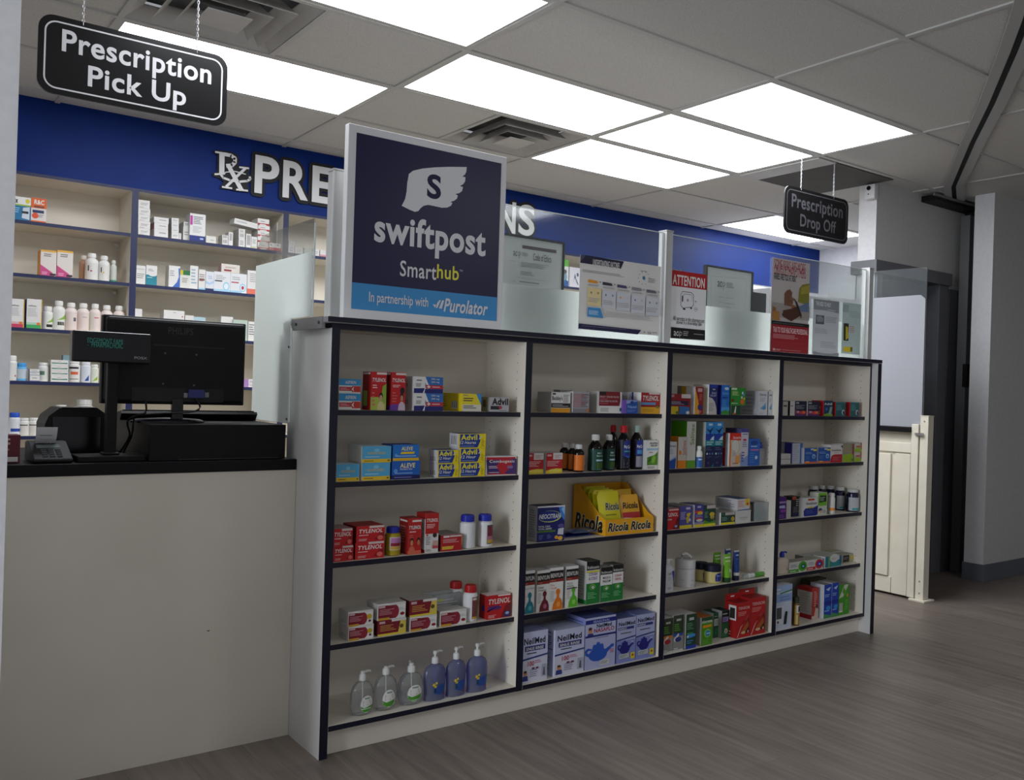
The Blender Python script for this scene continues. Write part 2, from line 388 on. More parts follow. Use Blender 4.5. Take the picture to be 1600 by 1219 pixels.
for (c, r), h in VENTS.items():
    xc = GX+c*2*G+(G/2 if h == 0 else 1.5*G); yc = GY+r*G+G/2
    t = empty('ceiling_vent', (xc, yc, HC), 'square grey air vent behind the pick up sign' if c < 0 else 'square grey ceiling air vent right of the tall blue sign', 'vent', 'square ceiling air vents')
    b = MB(); b.poly([(-.3, -.3, .09), (-.3, .3, .09), (.3, .3, .09), (.3, -.3, .09)], VD); b.build('duct', t)
    for i, (o, n, z0, z1) in enumerate(((.30, .235, .0, .05), (.215, .165, -.012, .04), (.145, .10, -.02, .03))):
        b = MB()
        for k in range(4):
            a = k*math.pi/2; ca, sa = math.cos(a), math.sin(a); R2 = lambda x, y, z: (x*ca-y*sa, x*sa+y*ca, z)
            b.poly([R2(-o, -o, z0), R2(-n, -n, z1), R2(n, -n, z1), R2(o, -o, z0)], VM)
            b.poly([R2(-o, -o, z0), R2(o, -o, z0), R2(n, -n, z1+.004), R2(-n, -n, z1+.004)], VM)
        b.build('vane', t)
    b = MB(); b.box(-.085, .085, -.085, .085, -.026, -.022, VM); b.build('centre_plate', t)

# ------------------------------------------------------------------ display bookcase
DEP, HT = .262, 1.391
bc = empty('display_bookcase', (1.47, .13, 0), 'white four-bay display bookcase with dark navy edges standing on the floor', 'bookcase')
def part(name, x0, x1, y0, y1, z0, z1, mat, bev=.0012, **kw): return loc(quickbox(name, None, x0, x1, y0, y1, z0, z1, mat, bev, **kw), bc)
DV = [(-.018, .010), (.745, .775), (1.475, 1.505), (2.208, 2.238), (2.938, 2.953)]
def pins(b, x, y0=.05, y1=.215):
    for yy in (y0, y1):
        for i in range(37):
            z = .16+i*.032
            b.poly([(x, yy+.0022*math.cos(a*math.pi/3), z+.0022*math.sin(a*math.pi/3)) for a in range(6)], '#2a2826')
for i, (x0, x1) in enumerate(DV):
    b = MB(); b.box(x0, x1, 0, at(451, 600, 'X', x0).y if i == 0 else DEP, 0 if i == 0 else .083, 1.36, LAMW if i == 0 else LAM, front=NAVY)
    if i: pins(b, x0-.0004)
    loc(b.build('side_panel' if i in (0, 4) else 'divider'), bc)
b = MB(); b.box(2.953, 2.985, -.034, DEP, 0, 1.372, LAMW, front=NAVY); loc(b.build('end_panel'), bc)
part('back_panel', .010, 2.94, DEP-.006, DEP, .083, 1.36, LAM)
part('toe_kick', .010, 2.953, .03, .045, 0, .083, LAM)
part('top_rail', -.018, 2.953, -.001, .05, 1.356, 1.3735, NAVY); part('top_board', .010, 2.938, .05, DEP, 1.36, 1.3735, LAM)
part('counter_top', -.048, 2.99, -.034, .30, 1.3735, HT, LAMW, front=NAVY, left=M('#8f9092', .4, .3))
SZ = [1.0995, .8695, .613, .351, .101]
for i in range(4):
    x0, x1 = DV[i][1]+.0005, DV[i+1][0]-.0005
    for j, z in enumerate(SZ):
        yf = .022 if j < 4 else -.0005
        loc(quickbox('bottom_shelf' if j == 4 else 'shelf', None, x0, x1, yf, DEP-.006, z-.017, z, LAM, front=NAVY), bc)
b = MB(); b.box(-.05, -.0405, .005, .25, 1.355, 1.392, M('#8f9092', .35, .6))
for yy in (.03, .21): b.tube([(-.0505, yy, 1.374), (-.053, yy, 1.374)], .005, '#4a4a4c')
loc(b.build('edge_channel'), bc)

# ------------------------------------------------------------------ acrylic screens
def screen(name, label, x0, x1, y, z0, z1, zf):
    t = empty(name, ((x0+x1)/2, y, z0), label, 'screen', 'acrylic screens on the bookcase')
    loc(quickbox('clear_sheet', None, x0, x1, y, y+.006, z0, z1, PLEXI), t)
    loc(quickbox('frosted_film', None, x0+.004, x1-.004, y+.0065, y+.0072, z0+.001, zf, FROST), t)
    loc(quickbox('polished_edge', None, x0+.002, x1-.002, y+.0005, y+.0055, z1, z1+.0025, PLEXE), t)
    loc(quickbox('polished_edge', None, x1-.012, x1, y-.001, y+.007, z0, z1+.002, M('#dfe2e2', .3)), t)
    return t
YS = .10
screen('acrylic_screen', 'clear acrylic screen with frosted lower half, behind the blue sign and vaccine poster', .062, 1.535, YS, HT, 1.866, 1.576)
screen('acrylic_screen', 'clear acrylic screen with frosted lower half, right of the middle post', 1.575, 3.04, YS, HT, 1.866, 1.580)
def post(x0, x1, label):
    t = empty('screen_post', ((x0+x1)/2, YS+.02, HT), label, 'post', 'square aluminium screen posts')
    loc(quickbox('tube', None, x0, x1, YS-.012, YS+.034, HT+.003, 1.874, M('#c3c3c2', .45, .15), .003), t)
    loc(quickbox('cap', None, x0-.001, x1+.001, YS-.013, YS+.035, 1.874, 1.88, M('#b5b5b5', .5)), t)
    loc(quickbox('groove', None, x0-.003, x0+.002, YS-.014, YS-.0115, HT+.003, 1.872, M('#e3e4e4', .3)), t)
post(.012, .062, 'square white post behind the left edge of the blue sign')
post(1.537, 1.578, 'square white post between the vaccine poster and red attention notice')
post(3.045, 3.085, 'square metal post at the right end of the bookcase top')
XS = -.058
t = empty('side_screen', (XS, .3, .95), 'frosted white side screen between register counter and bookcase end', 'screen')
b = MB()
def slab(b, prof, x0, x1, mat):
    n = len(prof); b.mesh([(x0, y, z) for y, z in prof]+[(x1, y, z) for y, z in prof], [tuple(range(n)), tuple(range(2*n-1, n-1, -1))]+[(i, i+n, (i+1) % n+n, (i+1) % n) for i in range(n)], mat)
ptl = at(413, 398, 'X', XS); ptr = at(512.5, 373, 'X', XS); pf0 = at(400, 425, 'X', XS); pf1 = at(511, 400, 'X', XS)
yb, yf = pf0.y, .07; yl = at(452.5, 580, 'X', XS).y
slab(b, [(yf, HT+.003), (yl, HT+.003), (yl, 1.045), (yb, 1.045), (yb, 1.66), (yb-.05, 1.705), (yf, 1.705)], XS, XS+.005, PLEXI); loc(b.build('clear_sheet'), t)
b = MB(); slab(b, [(yf+.004, HT+.003), (yl+.002, HT+.003), (yl+.002, 1.046), (yb-.002, 1.046), (yb-.002, 1.6), (yf+.004, 1.6)], XS-.0012, XS-.0004, FROST); loc(b.build('frosted_film'), t)
b = MB(); b.tube([(XS+.0025, yf-.002, HT), (XS+.0025, yf-.002, 1.69)], .003, PLEXE); loc(b.build('polished_edge'), t); b = MB(); b.tube([(XS+.0025, yl-.002, 1.05), (XS+.0025, yl-.002, HT-.03)], .0025, PLEXE)
loc(b.build('polished_edge'), t); b = MB()
for z in (1.06, 1.30): b.tube([(XS-.004, yl+.008, z), (XS+.002, yl+.008, z)], .004, '#4a4a4c')
loc(b.build('screw'), t)

# ------------------------------------------------------------------ service counter
t = empty('service_counter', (-.5, .5, 0), 'white fronted service counter with thick black worktop left of the bookcase', 'counter')
loc(quickbox('front_panel', None, -1.5, -.019, .246, .268, 0, .8905, LAM), t)
b = MB(); b.box(-1.5, -.0195, .243, .92, .8905, .926, BLKTOP); loc(b.build('worktop', bev=.0015), t)
loc(quickbox('scuff_mark', None, -.30, -.292, .2455, .2462, .385, .388, '#3c3b39'), t)

# ------------------------------------------------------------------ back wall shelving, one unit per bay
BX = [-.03+.853*k for k in range(-1, 6)]; BY = 2.53
BZ = [1.9615, 1.6925, 1.4175, 1.147, .867, .55]
OR = ['leftmost', 'second', 'third', 'fourth', 'fifth', 'rightmost']
for k in range(6):
    u = empty('wall_shelf_unit', (BX[k]+.43, BY+.15, 0), 'white wall shelf unit with navy edges under the blue fascia, %s along the back' % OR[k], 'shelf unit', 'shelf units along the back wall')
    x0, x1 = BX[k], BX[k+1]
    for nm, xx in (('side_panel', x0), ('side_panel', x1-.017)):
        loc(quickbox(nm, None, xx, xx+.017, BY, BY+.29, 0, 2.19, LAM, front=NAVYB), u)
    loc(quickbox('top_rail', None, x0, x1, BY-.001, BY+.29, 2.19, 2.206, LAM, front=NAVYB), u)
    loc(quickbox('back_panel', None, x0, x1, BY+.29, BY+.30, 0, 2.2, LAM), u)
    for z in BZ: loc(quickbox('shelf', None, x0+.0175, x1-.0175, BY+.004, BY+.288, z-.018, z, LAM, front=NAVYB), u)
    if k < 2:
        for z in BZ[:3]:
            b = MB(); b.lathe([(.001, 0), (.012, .0), (.012, .012), (.001, .012)], 'w', 12); o = b.build('shelf_bracket'); o.location = (x1-.035, BY+.25, z-.045); o.parent = u; o.matrix_parent_inverse = Matrix.Translation(-u.location)

# lettering on the fascia
t = empty('wall_lettering', (1.6, 2.53, 2.38), 'white block letters with black outline on the blue fascia', 'lettering')
def extruded(b, V, P, mp, d0, d1, mat):
    n = len(V); b.mesh([mp(x, y, d1) for x, y in V], P, mat)
LX0, LX1, LZ0, LZ1 = .62, 2.692, 2.283, 2.505
b = MB(); b2 = MB(); T = 'PRESCRIPTIONS'
adv = {'P': .667, 'R': .722, 'E': .64, 'S': .66, 'C': .70, 'I': .31, 'T': .60, 'O': .75, 'N': .722}
tot = sum(adv[c] for c in T); x = LX0; sc = (LX1-LX0+.012)/tot
for c in T:
    wv = adv[c]*sc; V, P = glyph(c, .035, 0)
    xa, xb = x, x+wv-.024
    for dz, (bb, pad, mt, o0, o1) in enumerate(((b2, .020, M('#101012', .6), 0, .010), (b, 0, M('#d9dadb', .4), .010, .016))):
        n = len(bb.v)
        if pad:
            for a in range(12):
                ox, oz = pad*math.cos(a*math.pi/6), pad*math.sin(a*math.pi/6)
                bb.mesh([(xa+ox+(xb-xa)*p, 2.534-o1-a*.00004, LZ0+oz+(LZ1-LZ0)*q) for p, q in V], P, mt)
        else:
            bb.mesh([(xa+(xb-xa)*p, 2.534-o1, LZ0+(LZ1-LZ0)*q) for p, q in V], P, mt)
    x += wv
# the crossed R x symbol, drawn as strokes
def stroke(bb, pts, wd, y, mat):
    pts = [Vector((p.x, p.z)) for p in (at(320+a*.1375, 220+c*.1375, 'Y', 2.53) for a, c in pts)]
    for i in range(len(pts)-1):
        p, q = pts[i], pts[i+1]; dd = (q-p).normalized(); nn = Vector((-dd.y, dd.x))*wd/2; e = dd*wd*.15
        bb.poly([(v.x, y, v.y) for v in (p-nn-e, q-nn+e, q+nn+e, p+nn-e)], mat)
OUT = M('#101012', .6); WHT = M('#d9dadb', .4)
blob = [(95, 115), (170, 110), (290, 125), (370, 160), (392, 225), (375, 285), (500, 290), (512, 330), (490, 365), (540, 420), (520, 470), (480, 490), (505, 590), (345, 575), (300, 560), (170, 545), (185, 505), (215, 470), (165, 430), (85, 405), (85, 370), (135, 350), (140, 160), (95, 145)]
b2.poly([(p.x, 2.524, p.z) for p in (at(320+a*.1375, 220+c*.1375, 'Y', 2.53) for a, c in blob)], OUT)
bowl = [(215, 158), (290, 172), (335, 205), (335, 250), (300, 285), (240, 288)]
ring = [(205, 385), (230, 362), (330, 352), (455, 385)]
ring2 = [(160, 372), (200, 425), (280, 455), (380, 470), (470, 462), (508, 440), (500, 415)]
y_ = 2.517
for pts, wd in (([(187, 145), (185, 375)], .030), ([(112, 132), (215, 148)], .010), ([(105, 385), (215, 380)], .010), (bowl, .021),
                ([(262, 290), (405, 560)], .026), ([(455, 315), (235, 525)], .015), ([(385, 305), (490, 318)], .010), ([(190, 528), (300, 545)], .010), ([(350, 558), (478, 572)], .010), (ring, .006), (ring2, .013)):
    stroke(b, pts, wd, y_, WHT); y_ -= .0001
loc(b2.build('outline_backing'), t); loc(b.build('letter_faces'), t)
# ------------------------------------------------------------------ hanging signs
def rrect(w, h, r, n=6, cx=0, cz=0):
    P = []
    for k, (sx, sz) in enumerate(((1, -1), (1, 1), (-1, 1), (-1, -1))):
        for i in range(n+1):
            a = -math.pi/2+k*math.pi/2+i*math.pi/2/n; P.append((cx+sx*(w/2-r)+r*math.cos(a), cz+sz*(h/2-r)+r*math.sin(a)))
    return P
def prism(b, P, y0, y1, mat, face=None):
    n = len(P); b.mesh([(x, y0, z) for x, z in P]+[(x, y1, z) for x, z in P], [tuple(range(2*n-1, n-1, -1))]+[(i, i+n, (i+1) % n+n, (i+1) % n) for i in range(n)], mat)
    b.poly([(x, y0, z) for x, z in P], face or mat)
def ring_face(b, A, B, y, mat):
    n = len(A); b.mesh([(x, y, z) for x, z in A]+[(x, y, z) for x, z in B], [(i, (i+1) % n, (i+1) % n+n, i+n) for i in range(n)], mat)
SGN = M('#0d0d0f', .3); LET = M('#d2d2d4', .4)
def hang(cx, cz, w, h, l1, l2, label, r1, r2, hooks, lcol):
    y = .544; t = empty('hanging_sign', (cx, y, cz), label, 'hanging sign', 'hanging prescription signs')
    b = MB(); prism(b, rrect(w, h, .045), -.004, .004, SGN); b.build('sign_board', t)
    b = MB(); ring_face(b, rrect(w-.034, h-.034, .036), rrect(w-.044, h-.044, .031), -.0046, lcol); b.build('border_line', t)
    b = MB(); b.art([('t', l1, *r1, lcol, .03), ('t', l2, *r2, lcol, .03)], w, h, lambda s, q, o: (s-w/2, -.0043-o, q-h/2)); b.build('lettering', t)
    for hx in hooks:
        b = MB(); x = hx-cx; z0 = h/2-.012; z1 = HC-cz-.012; n = int((z1-z0)/.011)
        for i in range(n):
            zz = z0+(z1-z0)*(i+.5)/n; ph = i % 2; q = []
            for k in range(9):
                a = 2*math.pi*k/8; d = .0034*math.cos(a); q.append((x+(d if ph else 0), -.001+(0 if ph else d), zz+.0075*math.sin(a)))
            b.tube(q, .0011, SILV, 5)
        b.tube([(x, -.001, z0-.006), (x+.005, -.001, z0+.004), (x, -.001, z0+.013), (x-.004, -.001, z0+.006)], .0013, SILV, 5)
        b.tube([(x, 0, z1-.008), (x+.004, 0, z1+.002), (x, 0, z1+.012)], .0015, SILV, 5)
        b.build('chain', t)
hang(-.491, 2.19, .592, .247, 'Prescription', 'Pick Up', 'black hanging sign with white border reading Prescription Pick Up', (.113, .475, .905, .845), (.245, .10, .765, .455), (-.66, -.302), LET)
hang(3.219, 2.238, .603, .264, 'Prescription', 'Drop Off', 'black hanging sign with thin border reading Prescription Drop Off', (.10, .475, .905, .85), (.235, .11, .80, .46), (3.062, 3.372), M('#434347', .4))  # lettering colour darkened to carry the weaker light on this sign

# ------------------------------------------------------------------ tall blue sign on the bookcase
ysn = .03
def wp(y, ox, oy, s): return lambda a, c: (lambda p: (p.x, p.z))(at(ox+a*s, oy+c*s, 'Y', y))
S7 = wp(ysn, 500, 180, .27885)
x0, z1 = S7(163, 42); x1, _ = S7(1048, 243); z0 = HT+.002
t = empty('counter_sign', ((x0+x1)/2, ysn, HT), 'tall dark blue courier sign with white wing in a white frame', 'sign')
b = MB(); b.box(x0, x1, ysn, ysn+.028, z0, z1, M('#dfdfe0', .35)); loc(b.build('frame', bev=.002), t)
ix0, iz1 = S7(205, 97); ix1 = S7(1016, 275)[0]; iz0 = S7(182, 1085)[1]; zb = S7(190, 937)[1]
b = MB(); yy = ysn-.0008; fl = flat(0, yy, 0)
def world_art(b, items, y, Q):
    """printed layers given in picture coordinates of a flat sheet, Q maps them to world x, z"""
    off = .0002
    for it in items:
        k = it[0]
        if k == 'r':
            (xa, za), (xb, zb_) = Q(it[1], it[2]), Q(it[3], it[4]); P = [(xa, zb_), (xb, zb_), (xb, za), (xa, za)]; b.poly([(x, y-off, z) for x, z in P], it[5])
        elif k == 'p': b.poly([(q[0], y-off, q[1]) for q in (Q(*p) for p in it[1])], it[2])
        elif k == 'c':
            (cx, cz), rr = Q(it[1], it[2]), it[3]; b.poly([(cx+rr*math.cos(a*math.pi/10), y-off, cz+rr*math.sin(a*math.pi/10)) for a in range(20)], it[4])
        elif k == 'o':                     # outlined shape
            P = [Q(*p) for p in it[1]]; n = len(P)
            for i in range(n if it[4] else n-1):
                p, q = Vector(P[i]), Vector(P[(i+1) % n]); d = q-p
                if d.length < 1e-6: continue
                d.normalize(); nn = Vector((-d.y, d.x))*it[2]/2; e = d*it[2]*.4
                b.poly([(v.x, y-off, v.y) for v in (p-nn-e, q-nn+e, q+nn+e, p+nn-e)], it[3])
        elif k == 't':
            (xa, za), (xb, zb_) = Q(it[2], it[3]), Q(it[4], it[5]); V, P = glyph(it[1], it[7] if len(it) > 7 else .02, it[8] if len(it) > 8 else 0)
            b.mesh([(xa+(xb-xa)*p, y-off, za+(zb_-za)*q) for p, q in V], P, it[6])
        elif k == 'l':
            (xa, za), (xb, zb_) = Q(it[1], it[2]), Q(it[3], it[4]); n = it[5]; rr = random.Random(int(it[1]+it[2]))
            for i in range(n):
                zc = za+(zb_-za)*(i+.5)/n; hh = (za-zb_)*.2/n; xe = xa+(xb-xa)*rr.uniform(.75, 1)
                b.poly([(xa, y-off, zc-hh), (xe, y-off, zc-hh), (xe, y-off, zc+hh), (xa, y-off, zc+hh)], it[6])
        off += .00012
b.poly([(ix0, yy, iz0), (ix1, yy, iz0), (ix1, yy, iz1), (ix0, yy, iz1)], M('#1c1842', .35))
b.poly([(ix0, yy-.0002, iz0), (ix1, yy-.0002, iz0), (ix1, yy-.0002, zb), (ix0, yy-.0002, zb)], M('#3d8fcb', .35))
yy -= .0003; WH = M('#dddde0', .4)
wing = [(497, 330), (520, 312), (570, 300), (640, 293), (720, 290), (821, 291), (819, 315), (812, 332), (797, 344), (814, 348), (812, 372), (800, 388), (783, 397), (800, 403), (795, 425), (780, 437), (757, 442), (771, 450), (766, 468), (750, 480), (730, 486), (741, 492), (733, 508), (712, 518), (680, 519), (640, 510), (605, 503), (580, 508), (562, 522), (550, 538), (530, 542), (500, 530), (457, 508), (476, 470), (484, 430), (488, 380)]
world_art(b, [('p', wing, WH), ('t', 'S', 597, 463, 680, 340, '#1c1842', .045),
    ('t', 'swiftpost', 300, 758, 930, 640, WH, .04), ('t', 'Smart', 446, 902, 652, 838, WH, .015), ('t', 'hub', 653, 914, 778, 850, '#e6df4e', .02), ('t', 'TM', 780, 876, 798, 868, WH, .0),
    ('t', 'In partnership with', 272, 1062, 606, 1022, WH, .012), ('t', 'Purolator', 690, 1102, 940, 1050, WH, .035, .25),
    ('p', [(630, 1060), (650, 1062), (643, 1080)], WH), ('p', [(655, 1052), (668, 1036), (676, 1037), (655, 1082), (648, 1080)], WH), ('p', [(664, 1083), (682, 1038), (694, 1039), (680, 1085)], WH)], yy, S7)
loc(b.build('printed_face'), t)

# ------------------------------------------------------------------ notices on the acrylic
def sheet(name, label, cat, y, Q, tl, tr, bl, base, items, group='notices on the acrylic screens'):
    (xa, za), (xb, _), (_, zc) = Q(*tl), Q(*tr), Q(*bl)
    b = MB(); b.box(xa, xb, y, y+.0006, zc, za, base); world_art(b, items, y, Q)
    return tag(b.build(name), label, cat, group)
yp = YS-.0011
Q8 = wp(yp, 780, 320, .19691)
IT = [('p', [(645, 395), (690, 400), (990, 450), (965, 508), (642, 460)], '#1c1b38'), ('p', [(645, 395), (688, 402), (655, 440), (642, 455)], '#4a4864'),
      ('t', 'UNDERSTANDING VACCINES', 742, 482, 955, 462, 'w', .02), ('l', 660, 510, 1045, 585, 3, '#8d8b92'),
      ('c', 1147, 582, .0085, '#6d93b0'), ('c', 1147, 582, .005, '#3f6f95')]
for a in range(10): IT.append(('c', 1147+44*math.cos(a*.628), 582+50*math.sin(a*.628), .0018, '#22304a'))
IT += [('l', 1115, 520, 1180, 535, 1, '#777'), ('l', 1180, 580, 1240, 625, 3, '#999')]
for i, c in enumerate(('#eb9a22', '#34343f', '#4c4770', '#8d8b96', '#6a6a74')):
    x = 703+115*i; y0 = 592+20*i
    IT += [('p', [(x, y0), (x+70, y0+12), (x+78, y0+34), (x, y0+24)], c), ('r', x-4, y0+62, x+100, y0+215, '#ead7a0' if i == 0 else '#d3d4dc'),
           ('l', x, y0+34, x+100, y0+62, 2, '#a0a0a6'), ('c', x+24, y0+105, .0045, ('#8f8f5a', '#6a7f95', '#e79a30', '#6f88b5', '#7a8a8a')[i]), ('c', x+78, y0+110, .0045, ('#a58a5a', '#7a93a5', '#c9c9d2', '#b9bcd0', '#8fa0a8')[i]), ('l', x, y0+140, x+92, y0+190, 3, '#aaaab0'), ('c', x+95, y0+22, .003, '#6d7f7a')]
IT += [('p', [(695, 813), (795, 822), (818, 900), (692, 887)], '#3d8fcb'), ('l', 702, 835, 790, 880, 4, '#c9deee'), ('l', 835, 845, 1250, 930, 5, '#bbb'),
       ('p', [(622, 942), (1118, 995), (1090, 1030), (620, 982)], '#1c1b45'), ('l', 645, 962, 1010, 990, 1, '#8a89a6'), ('c', 1142, 1012, .004, '#8a8a90'), ('t', 'VA', 1168, 1028, 1198, 1008, '#44445a', .01), ('l', 1205, 1008, 1250, 1025, 1, '#777')]
sheet('poster', 'large white vaccine information poster taped to the acrylic screen', 'poster', yp, Q8, (644, 395), (1285, 480), (622, 985), M('#e2e0dc', .5), IT)
QA = wp(yp, 1030, 350, .17227)
sheet('notice', 'small red and white ATTENTION notice with a safe drawing', 'notice', yp, QA, (118, 415), (432, 465), (103, 1035), M('#e8e8ea', .5), [
    ('p', [(116, 415), (434, 462), (430, 600), (114, 560)], '#b4191f'), ('t', 'ATTENTION', 122, 548, 414, 495, 'w', .03),
    ('o', [(196, 640), (210, 612), (290, 622), (312, 645), (310, 735), (295, 755), (215, 762), (196, 740)], .0022, 'k', 1), ('o', [(218, 652), (225, 635), (285, 642), (297, 655), (296, 700)], .0013, 'k', 0),
    ('c', 258, 692, .0058, 'k'), ('c', 258, 692, .0042, '#e8e8ea'), ('c', 258, 692, .0022, 'k'), ('r', 206, 650, 214, 705, 'k'), ('r', 215, 764, 235, 780, 'k'), ('r', 280, 758, 295, 772, 'k'),
    ('c', 330, 775, .0089, 'k'), ('c', 330, 775, .0078, '#e8e8ea'), ('c', 328, 775, .002, 'k'), ('o', [(328, 775), (345, 775)], .0012, 'k', 0), ('o', [(328, 720), (328, 705), (318, 700), (338, 704)], .0014, 'k', 0),
    ('t', 'All narcotics in this pharmacy are', 122, 885, 405, 862, '#333', .01), ('t', 'stored in a time-delay safe', 152, 915, 382, 895, '#333', .01),
    ('p', [(105, 935), (413, 965), (412, 1055), (103, 1035)], '#0d0d0f'), ('t', 'ac', 128, 1013, 172, 975, 'w', .0), ('o', [(182, 1030), (184, 972)], .0016, 'w', 0), ('o', [(176, 985), (172, 1000), (180, 1012), (196, 1008), (203, 992), (196, 980), (186, 984)], .0016, 'w', 0), ('l', 214, 968, 265, 1020, 3, '#aaa'), ('l', 308, 990, 400, 1015, 1, '#888')])
QR = wp(yp, 1180, 380, .16406)
sky = '#b7b0ae'
sheet('poster', 'narrow poster about risks showing a rider on a motorcycle', 'poster', yp, QR, (166, 133), (523, 185), (142, 1030), M(sky, .5), [
    ('t', 'SOME RISKS ARE MORE', 182, 240, 480, 200, '#a03038', .0), ('t', 'OBVIOUS THAN OTHERS', 180, 292, 484, 252, '#a03038', .0),
    ('o', [(175, 292), (390, 322)], .0008, '#444', 0), ('t', 'RABIES: ARE YOU AT RISK?', 178, 338, 390, 315, '#222', .01), ('o', [(175, 340), (380, 368)], .0008, '#444', 0),
    ('r', 160, 560, 512, 740, '#9a938c'), ('p', [(420, 430), (450, 395), (518, 385), (510, 590), (450, 575), (405, 560)], '#7d7a2c'), ('p', [(440, 420), (518, 400), (515, 480), (430, 490)], '#9a9038'),
    ('p', [(415, 605), (510, 560), (508, 660), (430, 650)], '#5f7290'),
    ('p', [(276, 480), (300, 450), (330, 440), (350, 470), (345, 520), (360, 560), (350, 605), (275, 590)], '#6f4d3a'), ('c', 333, 420, .0026, '#8d8a70'), ('p', [(330, 505), (385, 535), (380, 552), (330, 540)], '#7d5a44'), ('p', [(325, 570), (380, 600), (385, 660), (350, 700), (335, 690), (350, 630)], '#8a5a34'),
    ('c', 262, 680, .0072, '#1c1a1a'), ('c', 262, 680, .0036, '#776a58'), ('c', 432, 700, .0074, '#1c1a1a'), ('c', 432, 700, .0046, '#8d7a5a'), ('p', [(262, 640), (340, 625), (400, 600), (430, 690), (340, 745), (262, 700)], '#4a2a1c'), ('p', [(370, 540), (395, 560), (440, 690), (425, 700)], '#2a2222'),
    ('p', [(160, 640), (225, 650), (230, 735), (155, 730)], '#a5723a'), ('p', [(165, 600), (195, 615), (190, 650), (162, 645)], '#8a6232'),
    ('p', [(154, 735), (510, 775), (508, 810), (152, 770)], '#141212'), ('l', 165, 752, 465, 790, 1, '#888'),
    ('p', [(152, 768), (508, 808), (500, 1062), (142, 1030)], '#8f1a22'), ('t', 'TALK TO YOUR HEALTHCARE PROFESSIONAL', 165, 845, 495, 828, '#e4c9c9', .02), ('l', 165, 858, 400, 925, 4, '#c58a8e'), ('l', 165, 935, 480, 965, 2, '#b0676c'),
    ('t', 'VA', 162, 1022, 185, 1000, 'w', .02), ('l', 192, 1005, 240, 1025, 2, '#d9b0b2'), ('l', 250, 1010, 480, 1040, 1, '#b77a7e')])
yq = YS-.0011; QP = wp(yq, 1180, 380, .16406)  # information sheet in lower contrast, film haze put into its colours
sheet('notice', 'white and grey information sheet right of the motorcycle poster', 'notice', yq, QP, (556, 530), (800, 558), (552, 1068), M('#bfc4c8', .5), [
    ('p', [(556, 530), (800, 558), (798, 672), (740, 655), (660, 640), (556, 630)], '#8a9095'), ('t', 'THE NEED TO HELP', 578, 592, 720, 572, '#dfe2e4', .02), ('l', 690, 630, 785, 652, 1, '#d5d9dc'),
    ('p', [(577, 682), (657, 690), (655, 775), (575, 768)], '#5a6066'), ('p', [(582, 700), (620, 690), (650, 720), (640, 750), (590, 750)], '#888e92'), ('l', 670, 695, 780, 770, 4, '#9aa0a5'), ('l', 568, 805, 705, 870, 4, '#a5abb0'),
    ('l', 622, 930, 780, 1010, 4, '#a5abb0'), ('p', [(552, 1030), (640, 1050), (720, 1055), (795, 1045), (792, 1088), (552, 1066)], '#8a9095')])
sheet('notice', 'pale green card with a yellow strip beside the end post', 'notice', yq, QP, (834, 560), (1010, 585), (830, 1050), M('#b9cbc9', .5), [
    ('r', 836, 580, 890, 660, '#9fb0b0'), ('l', 895, 640, 1000, 720, 4, '#a5b5b5'), ('p', [(842, 762), (890, 766), (886, 932), (840, 928)], '#2c3a22'), ('p', [(862, 790), (882, 800), (888, 900), (860, 925)], '#c9b52c'),
    ('l', 900, 785, 945, 860, 4, '#c58a8a'), ('l', 838, 945, 930, 960, 1, '#8a9a9a'), ('p', [(840, 985), (925, 990), (922, 1040), (838, 1032)], '#d6c02a'), ('p', [(905, 990), (925, 992), (922, 1035), (903, 1033)], '#6a6430')])
# framed certificates standing behind the screens
def cert(label, y, Q, tl, tr, zbot, items):
    (xa, za), (xb, _) = Q(*tl), Q(*tr)
    t = empty('framed_certificate', ((xa+xb)/2, y, zbot), label, 'certificate', 'framed certificates on the bookcase')
    b = MB(); f = .008
    for bx in ((xa, xb, za-f, za), (xa, xb, zbot, zbot+f), (xa, xa+f, zbot+f, za-f), (xb-f, xb, zbot+f, za-f)): b.box(bx[0], bx[1], y, y+.02, bx[2], bx[3], BLK)
    loc(b.build('frame'), t)
    b = MB(); b.box(xa+f, xb-f, y+.006, y+.012, zbot+f, za-f, M('#c9ccca', .35)); world_art(b, items, y+.0055, Q); loc(b.build('certificate_sheet'), t)
QC = wp(.16, 780, 320, .19691)
cert('black framed code of ethics certificate right of the blue sign', .16, QC, (-60, 205), (525, 275), HT+.001, [
    ('r', 190, 318, 460, 385, '#5c4a54'), ('t', 'ac', 118, 402, 150, 368, '#3a3a3e', .0), ('o', [(165, 425), (167, 368)], .0013, '#3a3a3e', 0), ('o', [(158, 372), (154, 390), (162, 402), (172, 398), (177, 384), (170, 374)], .0013, '#3a3a3e', 0),
    ('l', 188, 375, 238, 412, 3, '#8a8c8c'), ('t', 'Code of Ethics', 275, 440, 420, 405, '#55565a', .005), ('l', 180, 450, 400, 520, 5, '#8b8d8d'), ('l', 175, 522, 290, 570, 3, '#8b8d8d'), ('l', 95, 440, 148, 452, 1, '#8b8d8d'), ('l', 152, 575, 405, 610, 1, '#77797a'), ('l', 165, 600, 370, 640, 1, '#77797a'), ('l', 105, 600, 135, 612, 1, '#8b8d8d')])
QD = wp(.16, 1030, 350, .17227)
